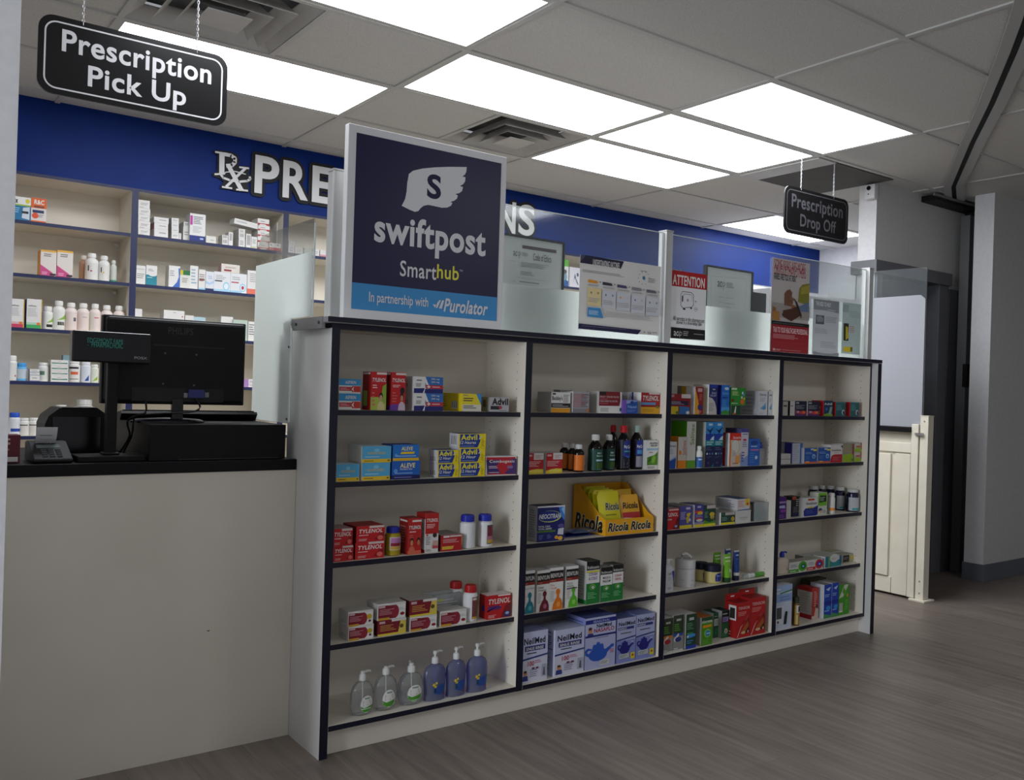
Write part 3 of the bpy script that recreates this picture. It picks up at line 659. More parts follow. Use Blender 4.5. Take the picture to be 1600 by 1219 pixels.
cert('black framed certificate standing right of the red attention notice', .16, QD, (432, 368), (858, 428), HT+.001, [
    ('o', [(480, 470), (800, 500), (785, 790)], .0008, '#777', 0), ('o', [(480, 470), (478, 750)], .0008, '#777', 0),
    ('t', 'ac', 537, 568, 578, 522, '#333338', .0), ('o', [(588, 605), (592, 520)], .0018, '#333338', 0), ('o', [(582, 530), (576, 550), (586, 568), (600, 562), (607, 545), (600, 530)], .0018, '#333338', 0), ('l', 620, 525, 685, 588, 4, '#77797a'),
    ('l', 540, 655, 600, 670, 1, '#888'), ('l', 608, 665, 685, 680, 1, '#555'), ('l', 550, 705, 595, 716, 1, '#888'), ('l', 605, 715, 720, 735, 1, '#555'), ('l', 608, 750, 675, 762, 1, '#777')])
# dark monitor on the dispensary desk, seen through the screen
p0, p1 = at(1176, 456, 'Y', 1.1), at(1197, 489, 'Y', 1.1)
t = empty('desk_monitor', (p0.x, 1.1, .9), 'dark computer monitor behind the screens left of the motorcycle poster', 'monitor')
loc(quickbox('display', None, p0.x-.30, p1.x, 1.1, 1.13, p1.z-.06, p0.z, BLK, .004), t)
loc(quickbox('stand', None, p0.x-.14, p0.x-.08, 1.11, 1.14, 1.0, p1.z-.05, BLK), t); loc(quickbox('foot', None, p0.x-.22, p0.x, 1.05, 1.2, .985, 1.0, BLK, .004), t)
t = empty('dispensary_desk', (3.35, 1.15, 0), 'white dispensary desk behind the bookcase', 'desk')
loc(quickbox('desk_top', None, 2.9, 3.8, .95, 1.5, .95, .985, LAM), t); loc(quickbox('desk_panel', None, 2.92, 2.95, .97, 1.48, 0, .95, LAM), t); loc(quickbox('desk_panel', None, 3.75, 3.78, .97, 1.48, 0, .95, LAM), t)
# white cabinet in the far corner
p0, p1 = at(1262, 458, 'Y', 2.0), at(1335, 461, 'Y', 2.0)
t = empty('white_cabinet', (p0.x, 2.0, 0), 'tall white cabinet in the far corner under the blue wall', 'cabinet')
loc(quickbox('carcass', None, p0.x-.5, p1.x, 2.0, 2.5, 0, p0.z, WALLW, .004), t); loc(quickbox('cabinet_door', None, p0.x-.49, (p0.x-.5+p1.x)/2-.002, 1.985, 1.999, .08, p0.z-.02, WALLW, .002), t); loc(quickbox('cabinet_door', None, (p0.x-.5+p1.x)/2+.002, p1.x-.01, 1.985, 1.999, .08, p0.z-.02, WALLW, .002), t)

# ------------------------------------------------------------------ staff gate and its post
t = empty('staff_gate', (3.92, .45, 0), 'cream panelled staff gate closing the passage beside the bookcase', 'gate')
GX0 = 3.90
b = MB(); b.box(GX0+.012, GX0+.05, .265, .93, .014, 1.0, CREAM); loc(b.build('gate_leaf'), t)
loc(quickbox('rail', None, GX0, GX0+.012, .318, .93, .875, .935, CREAM, .003), t)
loc(quickbox('panel', None, GX0+.002, GX0+.012, .322, .42, .014, .868, CREAM, .002), t); loc(quickbox('panel', None, GX0-.004, GX0+.012, .445, .93, .115, .862, CREAM, .003), t)
loc(quickbox('kick_strip', None, GX0+.004, GX0+.012, .425, .93, .014, .11, CREAM, .002), t)
loc(quickbox('stile', None, GX0-.012, GX0+.05, .268, .312, .014, 1.05, CREAM, .003), t)
loc(quickbox('gate_top', None, GX0-.03, GX0+.10, .315, .93, 1.0, 1.03, BLKTOP, .002), t)
t = empty('gate_post', (3.93, .24, 0), 'square cream post with base plate bolted to the floor', 'post')
loc(quickbox('post_shaft', None, GX0-.005, GX0+.055, .212, .262, .012, 1.10, CREAM, .002), t); loc(quickbox('post_cap', None, GX0-.007, GX0+.057, .21, .264, 1.10, 1.104, CREAM), t)
loc(quickbox('base_plate', None, GX0-.03, GX0+.085, .19, .29, 0, .012, CREAM, .002), t)
loc(quickbox('latch', None, GX0-.022, GX0-.0125, .235, .285, .985, 1.0, SILV), t)
b = MB()
for z in (.05, .12, 1.07): b.tube([(GX0-.005, .236, z), (GX0-.0075, .236, z)], .004, SILV)
loc(b.build('screw'), t)
t = empty('gate_screen', (3.91, .45, 1.04), 'white frosted acrylic screen standing on the staff gate', 'screen', 'acrylic screens on the bookcase')
pa = at(1447, 408, 'X', 3.91); zf = 1.826
b = MB(); slab(b, [(.255, 1.031), (.93, 1.031), (.93, 2.0), (.258, 1.99)], 3.91, 3.916, PLEXI); loc(b.build('clear_sheet'), t)
b = MB(); slab(b, [(.262, 1.032), (.92, 1.032), (.92, zf), (.292, zf), (.262, zf-.025)], 3.9085, 3.9095, M('#989aa1', .5)); loc(b.build('frosted_film'), t)
# wall camera
t = empty('wall_camera', (4.0, .74, 2.53), 'small white security camera at the top of the doorway wall', 'camera')
b = MB(); b.box(3.985, 4.0285, .665, .735, 2.475, 2.57, M('#d3d3d4', .4)); loc(b.build('housing', bev=.006), t)
b = MB(); b.tube([(3.9845, .705, 2.545), (3.979, .705, 2.545)], .014, BLKG, 14); loc(b.build('lens'), t)
b = MB(); b.tube([(3.9845, .708, 2.508), (3.983, .708, 2.508)], .004, BLKG, 8); loc(b.build('indicator'), t)

# ------------------------------------------------------------------ register counter
CZ = .926
t = empty('cash_drawer', (-.27, .5, CZ), 'wide black cash drawer box under the computer monitor', 'cash drawer')
loc(quickbox('case', None, -.487, -.053, .262, .80, CZ+.001, 1.040, BLK, .002), t)
loc(quickbox('seam', None, -.40, -.08, .2605, .2625, CZ+.004, CZ+.006, M('#3a3a3c')), t)
t = empty('monitor', (-.385, .36, 1.041), 'black computer monitor seen from behind on the cash drawer', 'monitor')
MY = .36; x0, x1 = at(163.8, 488, 'Y', MY).x, at(388, 506, 'Y', MY).x; z0, z1 = at(380, 634, 'Y', MY).z, at(388, 506, 'Y', MY).z
b = MB(); b.box(x0, x1, MY+.02, MY+.05, z0, z1, BLK); loc(b.build('bezel', bev=.004), t)
b = MB(); b.box(x0+.005, x1-.005, MY, MY+.02, z0+.005, z1-.005, BLK); loc(b.build('back_shell', bev=.012), t)
Q6 = wp(MY-.0008, 100, 470, .23794)
b = MB(); world_art(b, [('t', 'PHILIPS', 685, 218, 850, 182, '#2b2b2d', .02), ('p', [(585, 284), (1050, 312), (1055, 320), (585, 292)], '#1d1d1f')], MY-.0004, Q6); loc(b.build('embossed_lettering'), t)
pq = Q6(445, 568); pr_ = Q6(1045, 668)
b = MB(); b.box(pq[0], pr_[0], MY-.0012, MY-.0003, pr_[1], pq[1], '#08080a'); xa, za = Q6(812, 612); b.box(xa, xa+.05, MY-.014, MY-.002, za-.012, za+.014, '#2a2f6a'); b.box(xa-.012, xa+.002, MY-.002, MY-.0012, za-.012, za+.003, '#8a8a8c'); b.box(xa+.055, xa+.068, MY-.002, MY-.0012, za-.01, za+.006, '#77787a'); loc(b.build('port_panel'), t)
b = MB()
for a, c in ((665, 345), (870, 355), (650, 545), (853, 556)): xx, zz = Q6(a, c); b.tube([(xx, MY, zz), (xx, MY-.0015, zz)], .003, '#5a5a5c', 8)
loc(b.build('mount_screw'), t)
xc = Q6(745, 690)[0]
loc(quickbox('neck', None, xc-.018, xc+.018, MY-.006, MY+.012, 1.05, z0+.02, BLKG, .003), t)
b = MB(); b.lathe([(.115, 1.0405), (.115, 1.046), (.10, 1.052), (.03, 1.056)], BLKG, 32, xc-.02, MY+.03, 1, .62); loc(b.build('base', smooth=True), t)
b = MB()
for s in (0, 1):
    st = Vector((xc-.10, MY-.004, z0+.015)) if s == 0 else Vector((xa+.02, MY-.016, za-.014))
    P = [st, st+Vector((0, -.01, -.04)), Vector((-.512-.006*s, .35, 1.06)), Vector((-.515-.006*s, .37, 1.0)), Vector((-.522-.008*s, .41, .96)), Vector((-.53-.012*s, .43, .931))]
    C2 = []
    for i in range(len(P)-1):
        for k in range(6):
            q = k/6; p_1 = P[max(i-1, 0)]; p0_, p1_, p2_ = P[i], P[i+1], P[min(i+2, len(P)-1)]
            C2.append(.5*((2*p0_)+(p1_-p_1)*q+(2*p_1-5*p0_+4*p1_-p2_)*q*q+(3*p0_-p_1-3*p1_+p2_)*q**3))
    b.tube(C2+[P[-1]], .0032, BLK, 6)
loc(b.build('cable', smooth=True), t)
t = empty('keyboard', (-.27, .62, 1.04), 'black keyboard behind the monitor on the cash drawer', 'keyboard')
b = MB(); slab(b, [(.535, 1.041), (.515, 1.064), (.522, 1.072), (.69, 1.05), (.69, 1.041)], -.515, -.058, BLK); loc(b.build('keyboard_case'), t)
b = MB()
for r in range(5):
    for k in range(20):
        y = .53+r*.029; z = 1.0715-.13*(y-.522); b.box(-.505+k*.0221, -.486+k*.0221, y, y+.023, z-.001, z+.005, BLK)
o = b.build('key'); o['kind'] = 'stuff'; loc(o, t)
t = empty('pole_display', (-.59, .33, CZ), 'black customer pole display with green lettering in front of the monitor', 'customer display')
VY = .30; x0, x1 = at(113, 540, 'Y', VY).x, at(237, 540, 'Y', VY).x; z0, z1 = at(175, 567, 'Y', VY).z, at(175, 519, 'Y', VY).z
b = MB(); b.box(x0, x1, VY, VY+.045, z0, z1, BLKG); loc(b.build('display_head', bev=.005), t)
QV = wp(VY-.0006, 100, 505, .09375)
b = MB(); world_art(b, [('p', [(385, 255), (990, 265), (985, 405), (385, 395)], '#040c0b'), ('t', 'EDGEMONT FAMI', 392, 320, 980, 274, VFD, -.022), ('t', '-  PHARMACHOIC', 392, 394, 985, 342, VFD, -.022)], VY-.0004, QV); loc(b.build('screen'), t)
b = MB(); world_art(b, [('t', 'POSX', 1172, 598, 1385, 565, '#9a9a9c', .01)], VY-.0004, QV); loc(b.build('maker_lettering'), t)
xp = at(173.5, 640, 'Y', .33).x
loc(quickbox('pole', None, xp-.0155, xp+.0155, .315, .345, CZ+.018, z0+.003, BLK, .004), t)
loc(quickbox('base', None, -.685, -.492, .275, .40, CZ+.0005, CZ+.0185, BLK, .003), t); loc(quickbox('collar', None, xp-.024, xp+.024, .306, .354, CZ+.018, CZ+.026, BLK, .003), t)
t = empty('receipt_printer', (-.65, .55, CZ), 'black receipt printer with rounded top at the left of the counter', 'printer')
b = MB(); P = [(-.745, CZ+.001), (-.745, 1.03), (-.735, 1.055), (-.705, 1.08), (-.597, 1.082), (-.575, 1.066), (-.565, 1.05), (-.568, CZ+.001)]
prism(b, P, .47, .64, BLK); loc(b.build('body', bev=.006), t)
loc(quickbox('paper_cover', None, -.70, -.60, .466, .56, 1.0785, 1.0835, BLKG, .002), t); loc(quickbox('front_cover', None, -.725, -.585, .4655, .4705, .935, 1.055, BLKG, .002), t)
t = empty('card_terminal', (-.75, .33, CZ), 'small black card payment terminal with curled white receipt paper', 'card terminal')
b = MB(); slab(b, [(.262, CZ+.001), (.262, CZ+.014), (.385, .984), (.42, .984), (.42, CZ+.001)], -.805, -.698, BLK); loc(b.build('body', bev=.006), t)
ks = (.984-.94)/.123
b = MB()
for r in range(4):
    for k in range(3):
        y = .275+r*.014; z = .94+(y-.262)*ks; b.box(-.776+k*.019, -.763+k*.019, y, y+.009, z-.001, z+.0045, '#4a4b4e')
loc(b.build('keypad'), t)
b = MB(); y = .335; z = .94+(y-.262)*ks; slab(b, [(y, z-.001), (y, z+.0015), (y+.022, z+.0095), (y+.022, z)], -.785, -.722, M('#55605c', .2)); loc(b.build('screen'), t)
b = MB(); V = []; n = 8
for i in range(n+1):
    a = i/n*1.15; V += [(-.785, .372-.028*math.sin(a)*1.1, .982+.042*(1-math.cos(a))*.9+.028*math.sin(a)*.9), (-.729, .372-.028*math.sin(a)*1.1, .982+.042*(1-math.cos(a))*.9+.028*math.sin(a)*.9)]
b.mesh(V, [(2*i, 2*i+1, 2*i+3, 2*i+2) for i in range(n)], '#d8d8da')
for k in (.35, .5, .6):
    i = int(k*n); p, q = Vector(V[2*i]), Vector(V[2*i+2]); b.box(-.775, -.742, p.y-.0008, p.y-.0004, p.z, p.z+.0015, '#777')
loc(b.build('receipt_paper', smooth=True), t)
# maroon leaflet holder at the very left
b = MB(); b.box(-.90, -.832, .30, .36, CZ+.001, 1.007, M('#5a1a26', .5)); b.art([('r', .32, .82, .62, .88, '#c9b09a'), ('r', .32, .66, .62, .74, '#b89a86'), ('r', .4, .05, .92, .22, '#c9c9c4'), ('r', .32, .45, .6, .52, '#9a6a5a')], .068, .08, flat(-.90, .30, CZ+.001))
tag(b.build('leaflet_box', bev=.001), 'small maroon leaflet box at the far left of the counter', 'box')
# ------------------------------------------------------------------ goods on the shelves
class Row:
    def __init__(s, z, y, ox, oy, k, where, grp): s.z, s.y, s.ox, s.oy, s.k, s.where, s.grp = z, y, ox, oy, k, where, grp; s.lim = None
    def P(s, a, c, y): return at(s.ox+a*s.k, s.oy+c*s.k, 'Y', y)
EPS = .0006
def carton(R, uL, uR, vT, desc, front='w', side=None, top=None, art=(), d=.07, y=.012, base=None, yaw=0, sart=(), h=None, name='medicine_box', cat='medicine box', xw=None):
    Y = R.y+y; vm = vT+12/R.k
    X0, X1 = R.P(uL, vm, Y).x, R.P(uR, vm, Y).x
    z0 = (base if base is not None else R.z)+EPS; z1 = R.P((uL+uR)/2, vT, Y).z
    if h: z1 = z0+h
    if R.lim: X0, X1 = max(X0, R.lim[0]), min(X1, R.lim[1])
    W, H = X1-X0, z1-z0
    b = MB(); b.box(-W/2, W/2, 0, d, 0, H, front, front=front, left=side or front, right=side or front, top=top or side or front, back=side or front)
    b.art(art, W, H, lambda s, t, o: (s-W/2, -o, t))
    b.art(sart, d, H, lambda s, t, o: (-W/2-o, d-s, t))
    b.box(-W/2+.003, W/2-.003, .0006, .0012, H, H+.00025, '#8d8b88')             # tuck flap seam
    o = b.build(name); o.location = (X0+W/2, Y, z0); o.rotation_euler.z = yaw
    tag(o, desc+', '+R.where, cat, R.grp % (cat if cat.endswith('x') is False else cat))
    return z1
def cyl(W, r): return lambda s, t, o: ((r+o)*math.sin((s-W/2)/r), -(r+o)*math.cos((s-W/2)/r), t)
PROF = {  # body profile (radius, height) and cap (radius, z0, z1)
 'pill': ([(.92, 0), (1, .02), (1, .70), (.93, .76), (.74, .79), (.74, .82)], (.80, .80, 1)),
 'syrup': ([(.94, 0), (1, .015), (1, .60), (.95, .66), (.62, .77), (.42, .81), (.40, .86)], (.50, .84, 1)),
 'tall': ([(.94, 0), (1, .015), (1, .66), (.97, .72), (.70, .79), (.50, .82), (.50, .85)], (.60, .84, 1)),
 'supp': ([(.95, 0), (1, .015), (1, .72), (.97, .79), (.78, .83), (.78, .87)], (.83, .86, 1)),
 'jar': ([(.86, 0), (.97, .06), (1, .25), (.98, .60), (.95, .66)], (.98, .64, 1)),
}
def roundfit(R, uL, uR, v, y, sy=1):
    """centre and radius of a round thing from the width it shows"""
    r = .02
    for _ in range(4):
        Y = R.y+y+r*sy; P = R.P((uL+uR)/2, v, Y); d = P-CAM; ph = math.atan2(d.x, d.y)
        r = (uR-uL)*R.k/2*d.dot(_f)/F/math.sqrt(math.cos(ph)**2+(sy*math.sin(ph))**2)
    return P.x, r, R.y+y+r*sy
def bottle(R, uL, uR, vT, desc, body='w', cap='w', kind='pill', label=None, lz=(.14, .62), art=(), y=.014, base=None, ang=1.25, name='pill_bottle', cat='bottle', sy=1, capmat=None):
    z0 = (base if base is not None else R.z)+EPS
    xc, r, Y = roundfit(R, uL, uR, vT+8/R.k, y, sy)
    X0, X1 = xc-r, xc+r
    if R.lim: d_ = max(0, R.lim[0]-X0)-max(0, X1-R.lim[1]); X0 += d_; X1 += d_
    z1 = R.P((uL+uR)/2, vT, Y).z; H = z1-z0
    t = empty(name, ((X0+X1)/2, Y, z0), desc+', '+R.where, cat, R.grp % cat)
    if sy == 1 and (name in ('syrup_bottle', 'spray_bottle') or kind == 'supp'): t.rotation_euler.z = -.4      # label turned towards the aisle
    prof, (cr, c0, c1) = PROF[kind]
    b = MB(); b.lathe([(q*r, z*H) for q, z in prof], body, 22, sy=sy); b.build('body', t, smooth=True)
    b = MB(); b.lathe([(cr*r, c0*H), (cr*r, (c1-.025)*H), (cr*r*.93, c1*H)], cap, 22, sy=sy)
    for i in range(14):
        a = 2*math.pi*i/14; x, yv = cr*r*math.cos(a), cr*r*math.sin(a)*sy
        b.box(x-.0007, x+.0007, yv-.0007, yv+.0007, c0*H+.001, (c1-.03)*H, cap)
    b.build('cap', t, smooth=True)
    if label:
        W = 2*ang*r; h = (lz[1]-lz[0])*H; mp = cyl(W, r)
        b = MB(); b.art([('r', 0, 0, 1, 1, label)]+list(art), W, h, (lambda s, q, o: (lambda p: (p[0], p[1]*sy, p[2]+lz[0]*H))(mp(s, q, o))), .0004, curved=True)
        b.build('label', t)
    return t
def pump_bottle(R, uL, uR, vTop, vSh, desc, mat, label, art, cx_off=0, y=.02, sy=.6, round_=True, name='soap_bottle', pumpmat='#dcdcda', turn=0, lrect=(.22, .1, .78, .62)):
    xc, r, Y = roundfit(R, uL, uR, vSh, y, sy); z0 = R.z+EPS
    if R.lim: xc = max(xc, R.lim[0]+r)
    X0, X1 = xc-r, xc+r
    zs = R.P((uL+uR)/2, vSh, Y).z-z0; zp = R.P((uL+uR)/2, vTop, Y).z-z0
    t = empty(name, ((X0+X1)/2, Y, z0), desc+', '+R.where, 'soap bottle', R.grp % 'soap bottle')
    pr = [(.62, 0), (.78, .03), (.94, .2), (1, .45), (.96, .66), (.82, .83), (.56, .94), (.28, .985), (.22, 1.02)] if round_ else [(.86, 0), (.94, .015), (.90, .1), (.93, .3), (1, .62), (.96, .78), (.78, .90), (.40, .97), (.24, 1.0), (.22, 1.02)]
    b = MB(); b.lathe([(q*r, z*zs) for q, z in pr], mat, 28, sy=sy); b.build('body', t, smooth=True)
    b = MB(); b.lathe([(.27*r, zs), (.27*r, zs+.016), (.2*r, zs+.021), (.1*r, zs+.022), (.1*r, zp-.012), (.16*r, zp-.011), (.17*r, zp-.002), (.12*r, zp)], pumpmat, 16)
    ca, sa = math.cos(turn), math.sin(turn); b.tube([(0, 0, zp-.006), (.55*r*ca, .55*r*sa, zp-.0045), (.80*r*ca, .8*r*sa, zp-.008)], .0042, pumpmat, 8)
    b.build('pump', t, smooth=True)
    b = MB(); b.tube([(0, 0, zs), (.1*r, 0, .05*zs)], .002, pumpmat, 6); b.build('dip_tube', t)
    b = MB(); x0, y0, x1, y1 = lrect; lw, lh = (x1-x0)*2*r, (y1-y0)*zs
    def rad(z):
        q = z/zs
        for i in range(len(pr)-1):
            if pr[i][1] <= q <= pr[i+1][1]: return r*(pr[i][0]+(pr[i+1][0]-pr[i][0])*(q-pr[i][1])/(pr[i+1][1]-pr[i][1]))
        return r
    def mp(s, q, o):
        z = y0*zs+q; x = (x0*2*r-r)+s; rr = rad(z); return (x, -(math.sqrt(max(rr*rr-x*x, 1e-8))*sy+.0006+o), z)
    b.art(label+list(art), lw, lh, mp, .0003, curved=8); b.build('label', t)
    return t
GF = '%ss on the bookcase'
GB = '%ss on the back wall shelves'
def row(bay, sh, ox, oy, k):
    r = Row(SZ[sh], .022 if sh < 4 else 0, ox, oy, k, ('top', 'second', 'middle', 'fourth', 'bottom')[sh]+' shelf, '+('first', 'second', 'third', 'last')[bay]+' bay', GF)
    r.lim = (DV[bay][1]+.002, DV[bay+1][0]-.002); return r
TY = '#c01a1f'
def tyl(big=.0): return [('r', .45, .86, .98, .99, '#d9c7c4'), ('t', 'TYLENOL', .09, .55, .92, .80, 'w', .025, .15), ('l', .09, .38, .5, .48, 1, '#e9c9c9'), ('p', [(.62, .12), (.78, .08), (.97, .3), (.97, .55), (.85, .5)], '#8c1116'), ('e', .84, .22, .1, .14, '#e06a60'), ('l', .09, .06, .45, .22, 2, '#e0b0b0')]
# ---- first bay, top shelf
R = row(0, 0, 500, 490, .20625)
asp = [('r', 0, .55, 1, 1, '#3a97cf'), ('r', .02, .18, .6, .45, '#c03a3e'), ('r', .6, .1, .99, .52, '#c8372f'), ('t', 'ASPIRIN', .28, .66, .78, .88, 'w', .025, .1), ('p', [(.58, .3), (.7, .5), (.66, .3), (.7, .12)], 'w'), ('l', .06, .24, .52, .4, 2, '#e8b8b8')]
z = carton(R, 143, 308, 607, 'lower of two stacked blue and red tablet boxes, left', 'w', art=asp)
carton(R, 143, 308, 496, 'upper of two stacked blue and red tablet boxes, left', 'w', art=asp, base=z)
kid = lambda sk, hr, sh, x=.7: [('e', x, .36, .13, .1, hr), ('e', x, .32, .1, .08, sk), ('p', [(x-.25, 0), (x-.2, .16), (x-.06, .23), (x+.08, .23), (x+.22, .16), (x+.26, 0)], sh)]
carton(R, 388, 505, 442, 'red tablet carton with a green panel and child picture', TY, '#8f1216', art=[('r', 0, .0, 1, .34, '#a9b84a'), ('p', [(.62, .1), (1, .2), (1, .7), (.75, .62)], '#8fae3c')]+kid('#c79a78', '#2a1c16', '#cfc58a', .66)+[('r', .35, .93, 1, .985, '#e0d4d0'), ('t', 'TYLENOL', .08, .74, .95, .84, 'w', .025, .15), ('l', .1, .56, .45, .68, 2, '#eec8c8'), ('l', .08, .1, .3, .5, 4, '#c9706a')], sart=[('r', .1, .1, .6, .5, '#8aa044'), ('r', .1, .93, .9, .98, '#d9c9c4')], d=.06)
carton(R, 541, 650, 446, 'red tablet carton with a purple foot and child picture', TY, '#8f1216', art=[('r', 0, 0, 1, .16, '#6a3a96'), ('e', .78, .52, .16, .09, '#1f1412')]+kid('#b98562', '#1f1412', '#cdb8c4', .75)+[('r', .3, .93, 1, .985, '#e0d4d0'), ('t', 'TYLENOL', .06, .74, .95, .84, 'w', .025, .15), ('l', .1, .6, .7, .68, 2, '#eec8c8'), ('l', .08, .2, .45, .5, 4, '#c9605a')], sart=[('r', 0, 0, 1, .12, '#55307c'), ('r', .1, .93, .9, .98, '#d9c9c4')], d=.06)
ibu = [('r', .38, 0, 1, 1, '#2f6cb4'), ('p', [(0, 0), (.42, 0), (.36, .3), (0, .28)], '#22246e'), ('p', [(.30, 0), (.46, 0), (.5, .5), (.38, 1), (.28, 1), (.42, .5)], 'w'), ('p', [(.36, 0), (1, 0), (1, .26), (.38, .26)], '#22246e'), ('r', .40, .27, 1, .50, '#b83038'), ('r', .44, .36, .56, .42, 'w'), ('r', .48, .30, .52, .48, 'w'), ('l', .62, .33, .95, .45, 1, '#e6c4c8'), ('t', '200 mg', .58, .62, .86, .74, 'w'), ('t', '200 mg', .58, .80, .86, .92, 'w'), ('l', .06, .38, .28, .6, 3, '#777'), ('l', .08, .72, .3, .84, 1, '#444')]
z = carton(R, 712, 932, 605, 'lower of two stacked white and blue tablet boxes', 'w', '#cfcfcf', art=ibu, sart=[('b', .2, .3, .6, .6)], d=.1)
carton(R, 712, 932, 480, 'upper of two stacked white and blue tablet boxes', 'w', '#cfcfcf', art=ibu, sart=[('b', .2, .3, .6, .6)], d=.1, base=z)
carton(R, 1078, 1222, 608, 'yellow tablet box with a blue corner', '#e9d63a', '#e0c81c', art=[('p', [(0, 0), (.9, 0), (1, .3), (1, .1), (1, 0)], '#d9d7cc'), ('r', 0, 0, 1, .38, '#dcd9cc'), ('p', [(.72, 1), (1, 1), (1, .35)], '#3b8fd0'), ('l', .06, .55, .7, .8, 2, '#3a3a30'), ('l', .06, .15, .75, .36, 2, '#555'), ('l', .05, .86, .3, .95, 1, '#888')], sart=[('b', .55, .12, .8, .55), ('l', .1, .2, .4, .85, 5, '#b8a018')], d=.155)
carton(R, 1285, 1430, 636, 'flat silver tablet box with bold black lettering', '#b9b7bb', '#8d8a86', art=[('t', 'Advil', .12, .46, .96, .95, 'k', .05), ('p', [(.05, .15), (.5, .15), (.62, .40), (.05, .40)], '#2a2a2e'), ('e', .56, .3, .09, .12, '#b83a50'), ('l', .5, .06, .95, .14, 1, '#888')], sart=[('r', .3, .3, .6, .8, '#4a443c')], d=.06)
# ---- first bay, second shelf
R = row(0, 1, 500, 660, .20625)
nap = [('r', 0, .24, 1, 1, '#55acd8'), ('r', 0, 0, 1, .22, '#e8c22e'), ('t', 'NAPROXEN', .2, .5, .8, .66, '#c9b86a', .02), ('e', .5, .76, .1, .1, '#7fc4e4'), ('l', .1, .3, .9, .42, 1, '#a9d4ea'), ('l', .08, .06, .5, .16, 1, '#7a6a20'), ('r', .88, .08, .96, .16, '#6a5a20')]
carton(R, 125, 298, 318, 'single light blue tablet box with yellow base at left end', '#55acd8', 'w', '#cfe2ec', nap, d=.10)
z = carton(R, 318, 530, 306, 'lower of two stacked light blue tablet boxes with yellow base', '#55acd8', '#d9d7d0', '#cfe2ec', nap, d=.10)
carton(R, 318, 538, 182, 'upper of two stacked light blue tablet boxes with yellow base', '#55acd8', '#d9d7d0', '#cfe2ec', nap, d=.10, base=z)
z = carton(R, 545, 758, 292, 'deep blue tablet box with navy base under another', '#1a5fb8', '#123f86', art=[('r', 0, 0, 1, .22, '#171a5c'), ('t', 'ALEVE', .28, .62, .82, .88, '#f0e0a0', .035, .1), ('t', 'FOR BACK PAIN', .28, .5, .72, .58, 'w', .015, .2), ('e', .13, .45, .07, .12, '#5a9be0'), ('l', .1, .28, .8, .38, 1, '#8fb8e8'), ('l', .08, .06, .9, .15, 1, '#8a8acf')], d=.08)
carton(R, 552, 750, 170, 'deep blue tablet box with yellow stripe on top of another', '#1f74c8', '#123f86', art=[('r', 0, 0, 1, .17, '#e0b428'), ('t', 'ALEVE', .32, .64, .76, .88, '#f0e0a0', .035, .1), ('p', [(.28, .42), (.8, .42), (.84, .56), (.32, .56)], '#e8c62c'), ('e', .12, .36, .06, .1, '#5a9be0'), ('l', .1, .24, .9, .36, 1, '#a4c8ee')], d=.08, base=z)
def adv(word): return [('p', [(.72, 0), (1, 0), (1, 1), (.76, 1), (.82, .6), (.80, .25)], '#efd81e'), ('p', [(.05, .04), (.7, .04), (.8, .5), (.74, .96), (.05, .96)], '#173a8c'), ('t', 'Advil', .08, .55, .68, .93, '#f0e23a', .045), ('t', '12 '+word, .05, .28, .64, .5, 'w', .02, .2), ('l', .08, .08, .6, .2, 1, '#7a90c8'), ('p', [(.72, .62), (.82, .84), (.86, .8), (.76, .6)], '#d8d8d8'), ('l', .84, .1, .97, .6, 5, '#a89018')]
z = carton(R, 890, 1050, 312, 'blue and yellow tablet box, lower left in the stack of five', '#efd81e', '#c9c9cc', '#1b3f8e', adv('Hour'), sart=[('b', .2, .1, .8, .5)], d=.06)
carton(R, 890, 1050, 210, 'blue and yellow tablet box, upper left in the stack of five', '#efd81e', '#c9c9cc', '#1b3f8e', adv('Hour'), sart=[('b', .2, .1, .8, .5)], d=.06, base=z)
z = carton(R, 1057, 1248, 304, 'blue and yellow tablet box, lower right in the stack of five', '#efd81e', '#c9c9cc', '#1b3f8e', adv('Heures'), d=.06)
z = carton(R, 1057, 1250, 196, 'blue and yellow tablet box, middle right in the stack of five', '#efd81e', '#c9c9cc', '#1b3f8e', adv('Hour'), d=.06, base=z)
carton(R, 1050, 1255, 86, 'blue and yellow tablet box, topmost in the stack of five', '#efd81e', '#c9c9cc', '#1b3f8e', adv('Heures'), sart=[('b', .2, .15, .8, .85)], d=.06, base=z)
carton(R, 1262, 1480, 258, 'slanted white box with red and purple panel at right end', 'w', '#d9d9d9', art=[('p', [(.06, .04), (1, .04), (.97, .96), (0.02, .96)], '#b52330'), ('p', [(.06, .1), (.5, .1), (.34, .5), (.5, .82), (.02, .82)], '#3a2a66'), ('p', [(.62, .1), (1, .04), (1, .86), (.8, .86), (.86, .5)], '#45306e'), ('t', 'Combogesic', .12, .62, .94, .82, 'w', .015), ('l', .1, .36, .5, .52, 2, '#d9c0cc'), ('r', .7, .36, .88, .5, '#8a6a9a'), ('l', .1, .12, .6, .2, 1, '#e0b8c0')], d=.05, yaw=-.10)
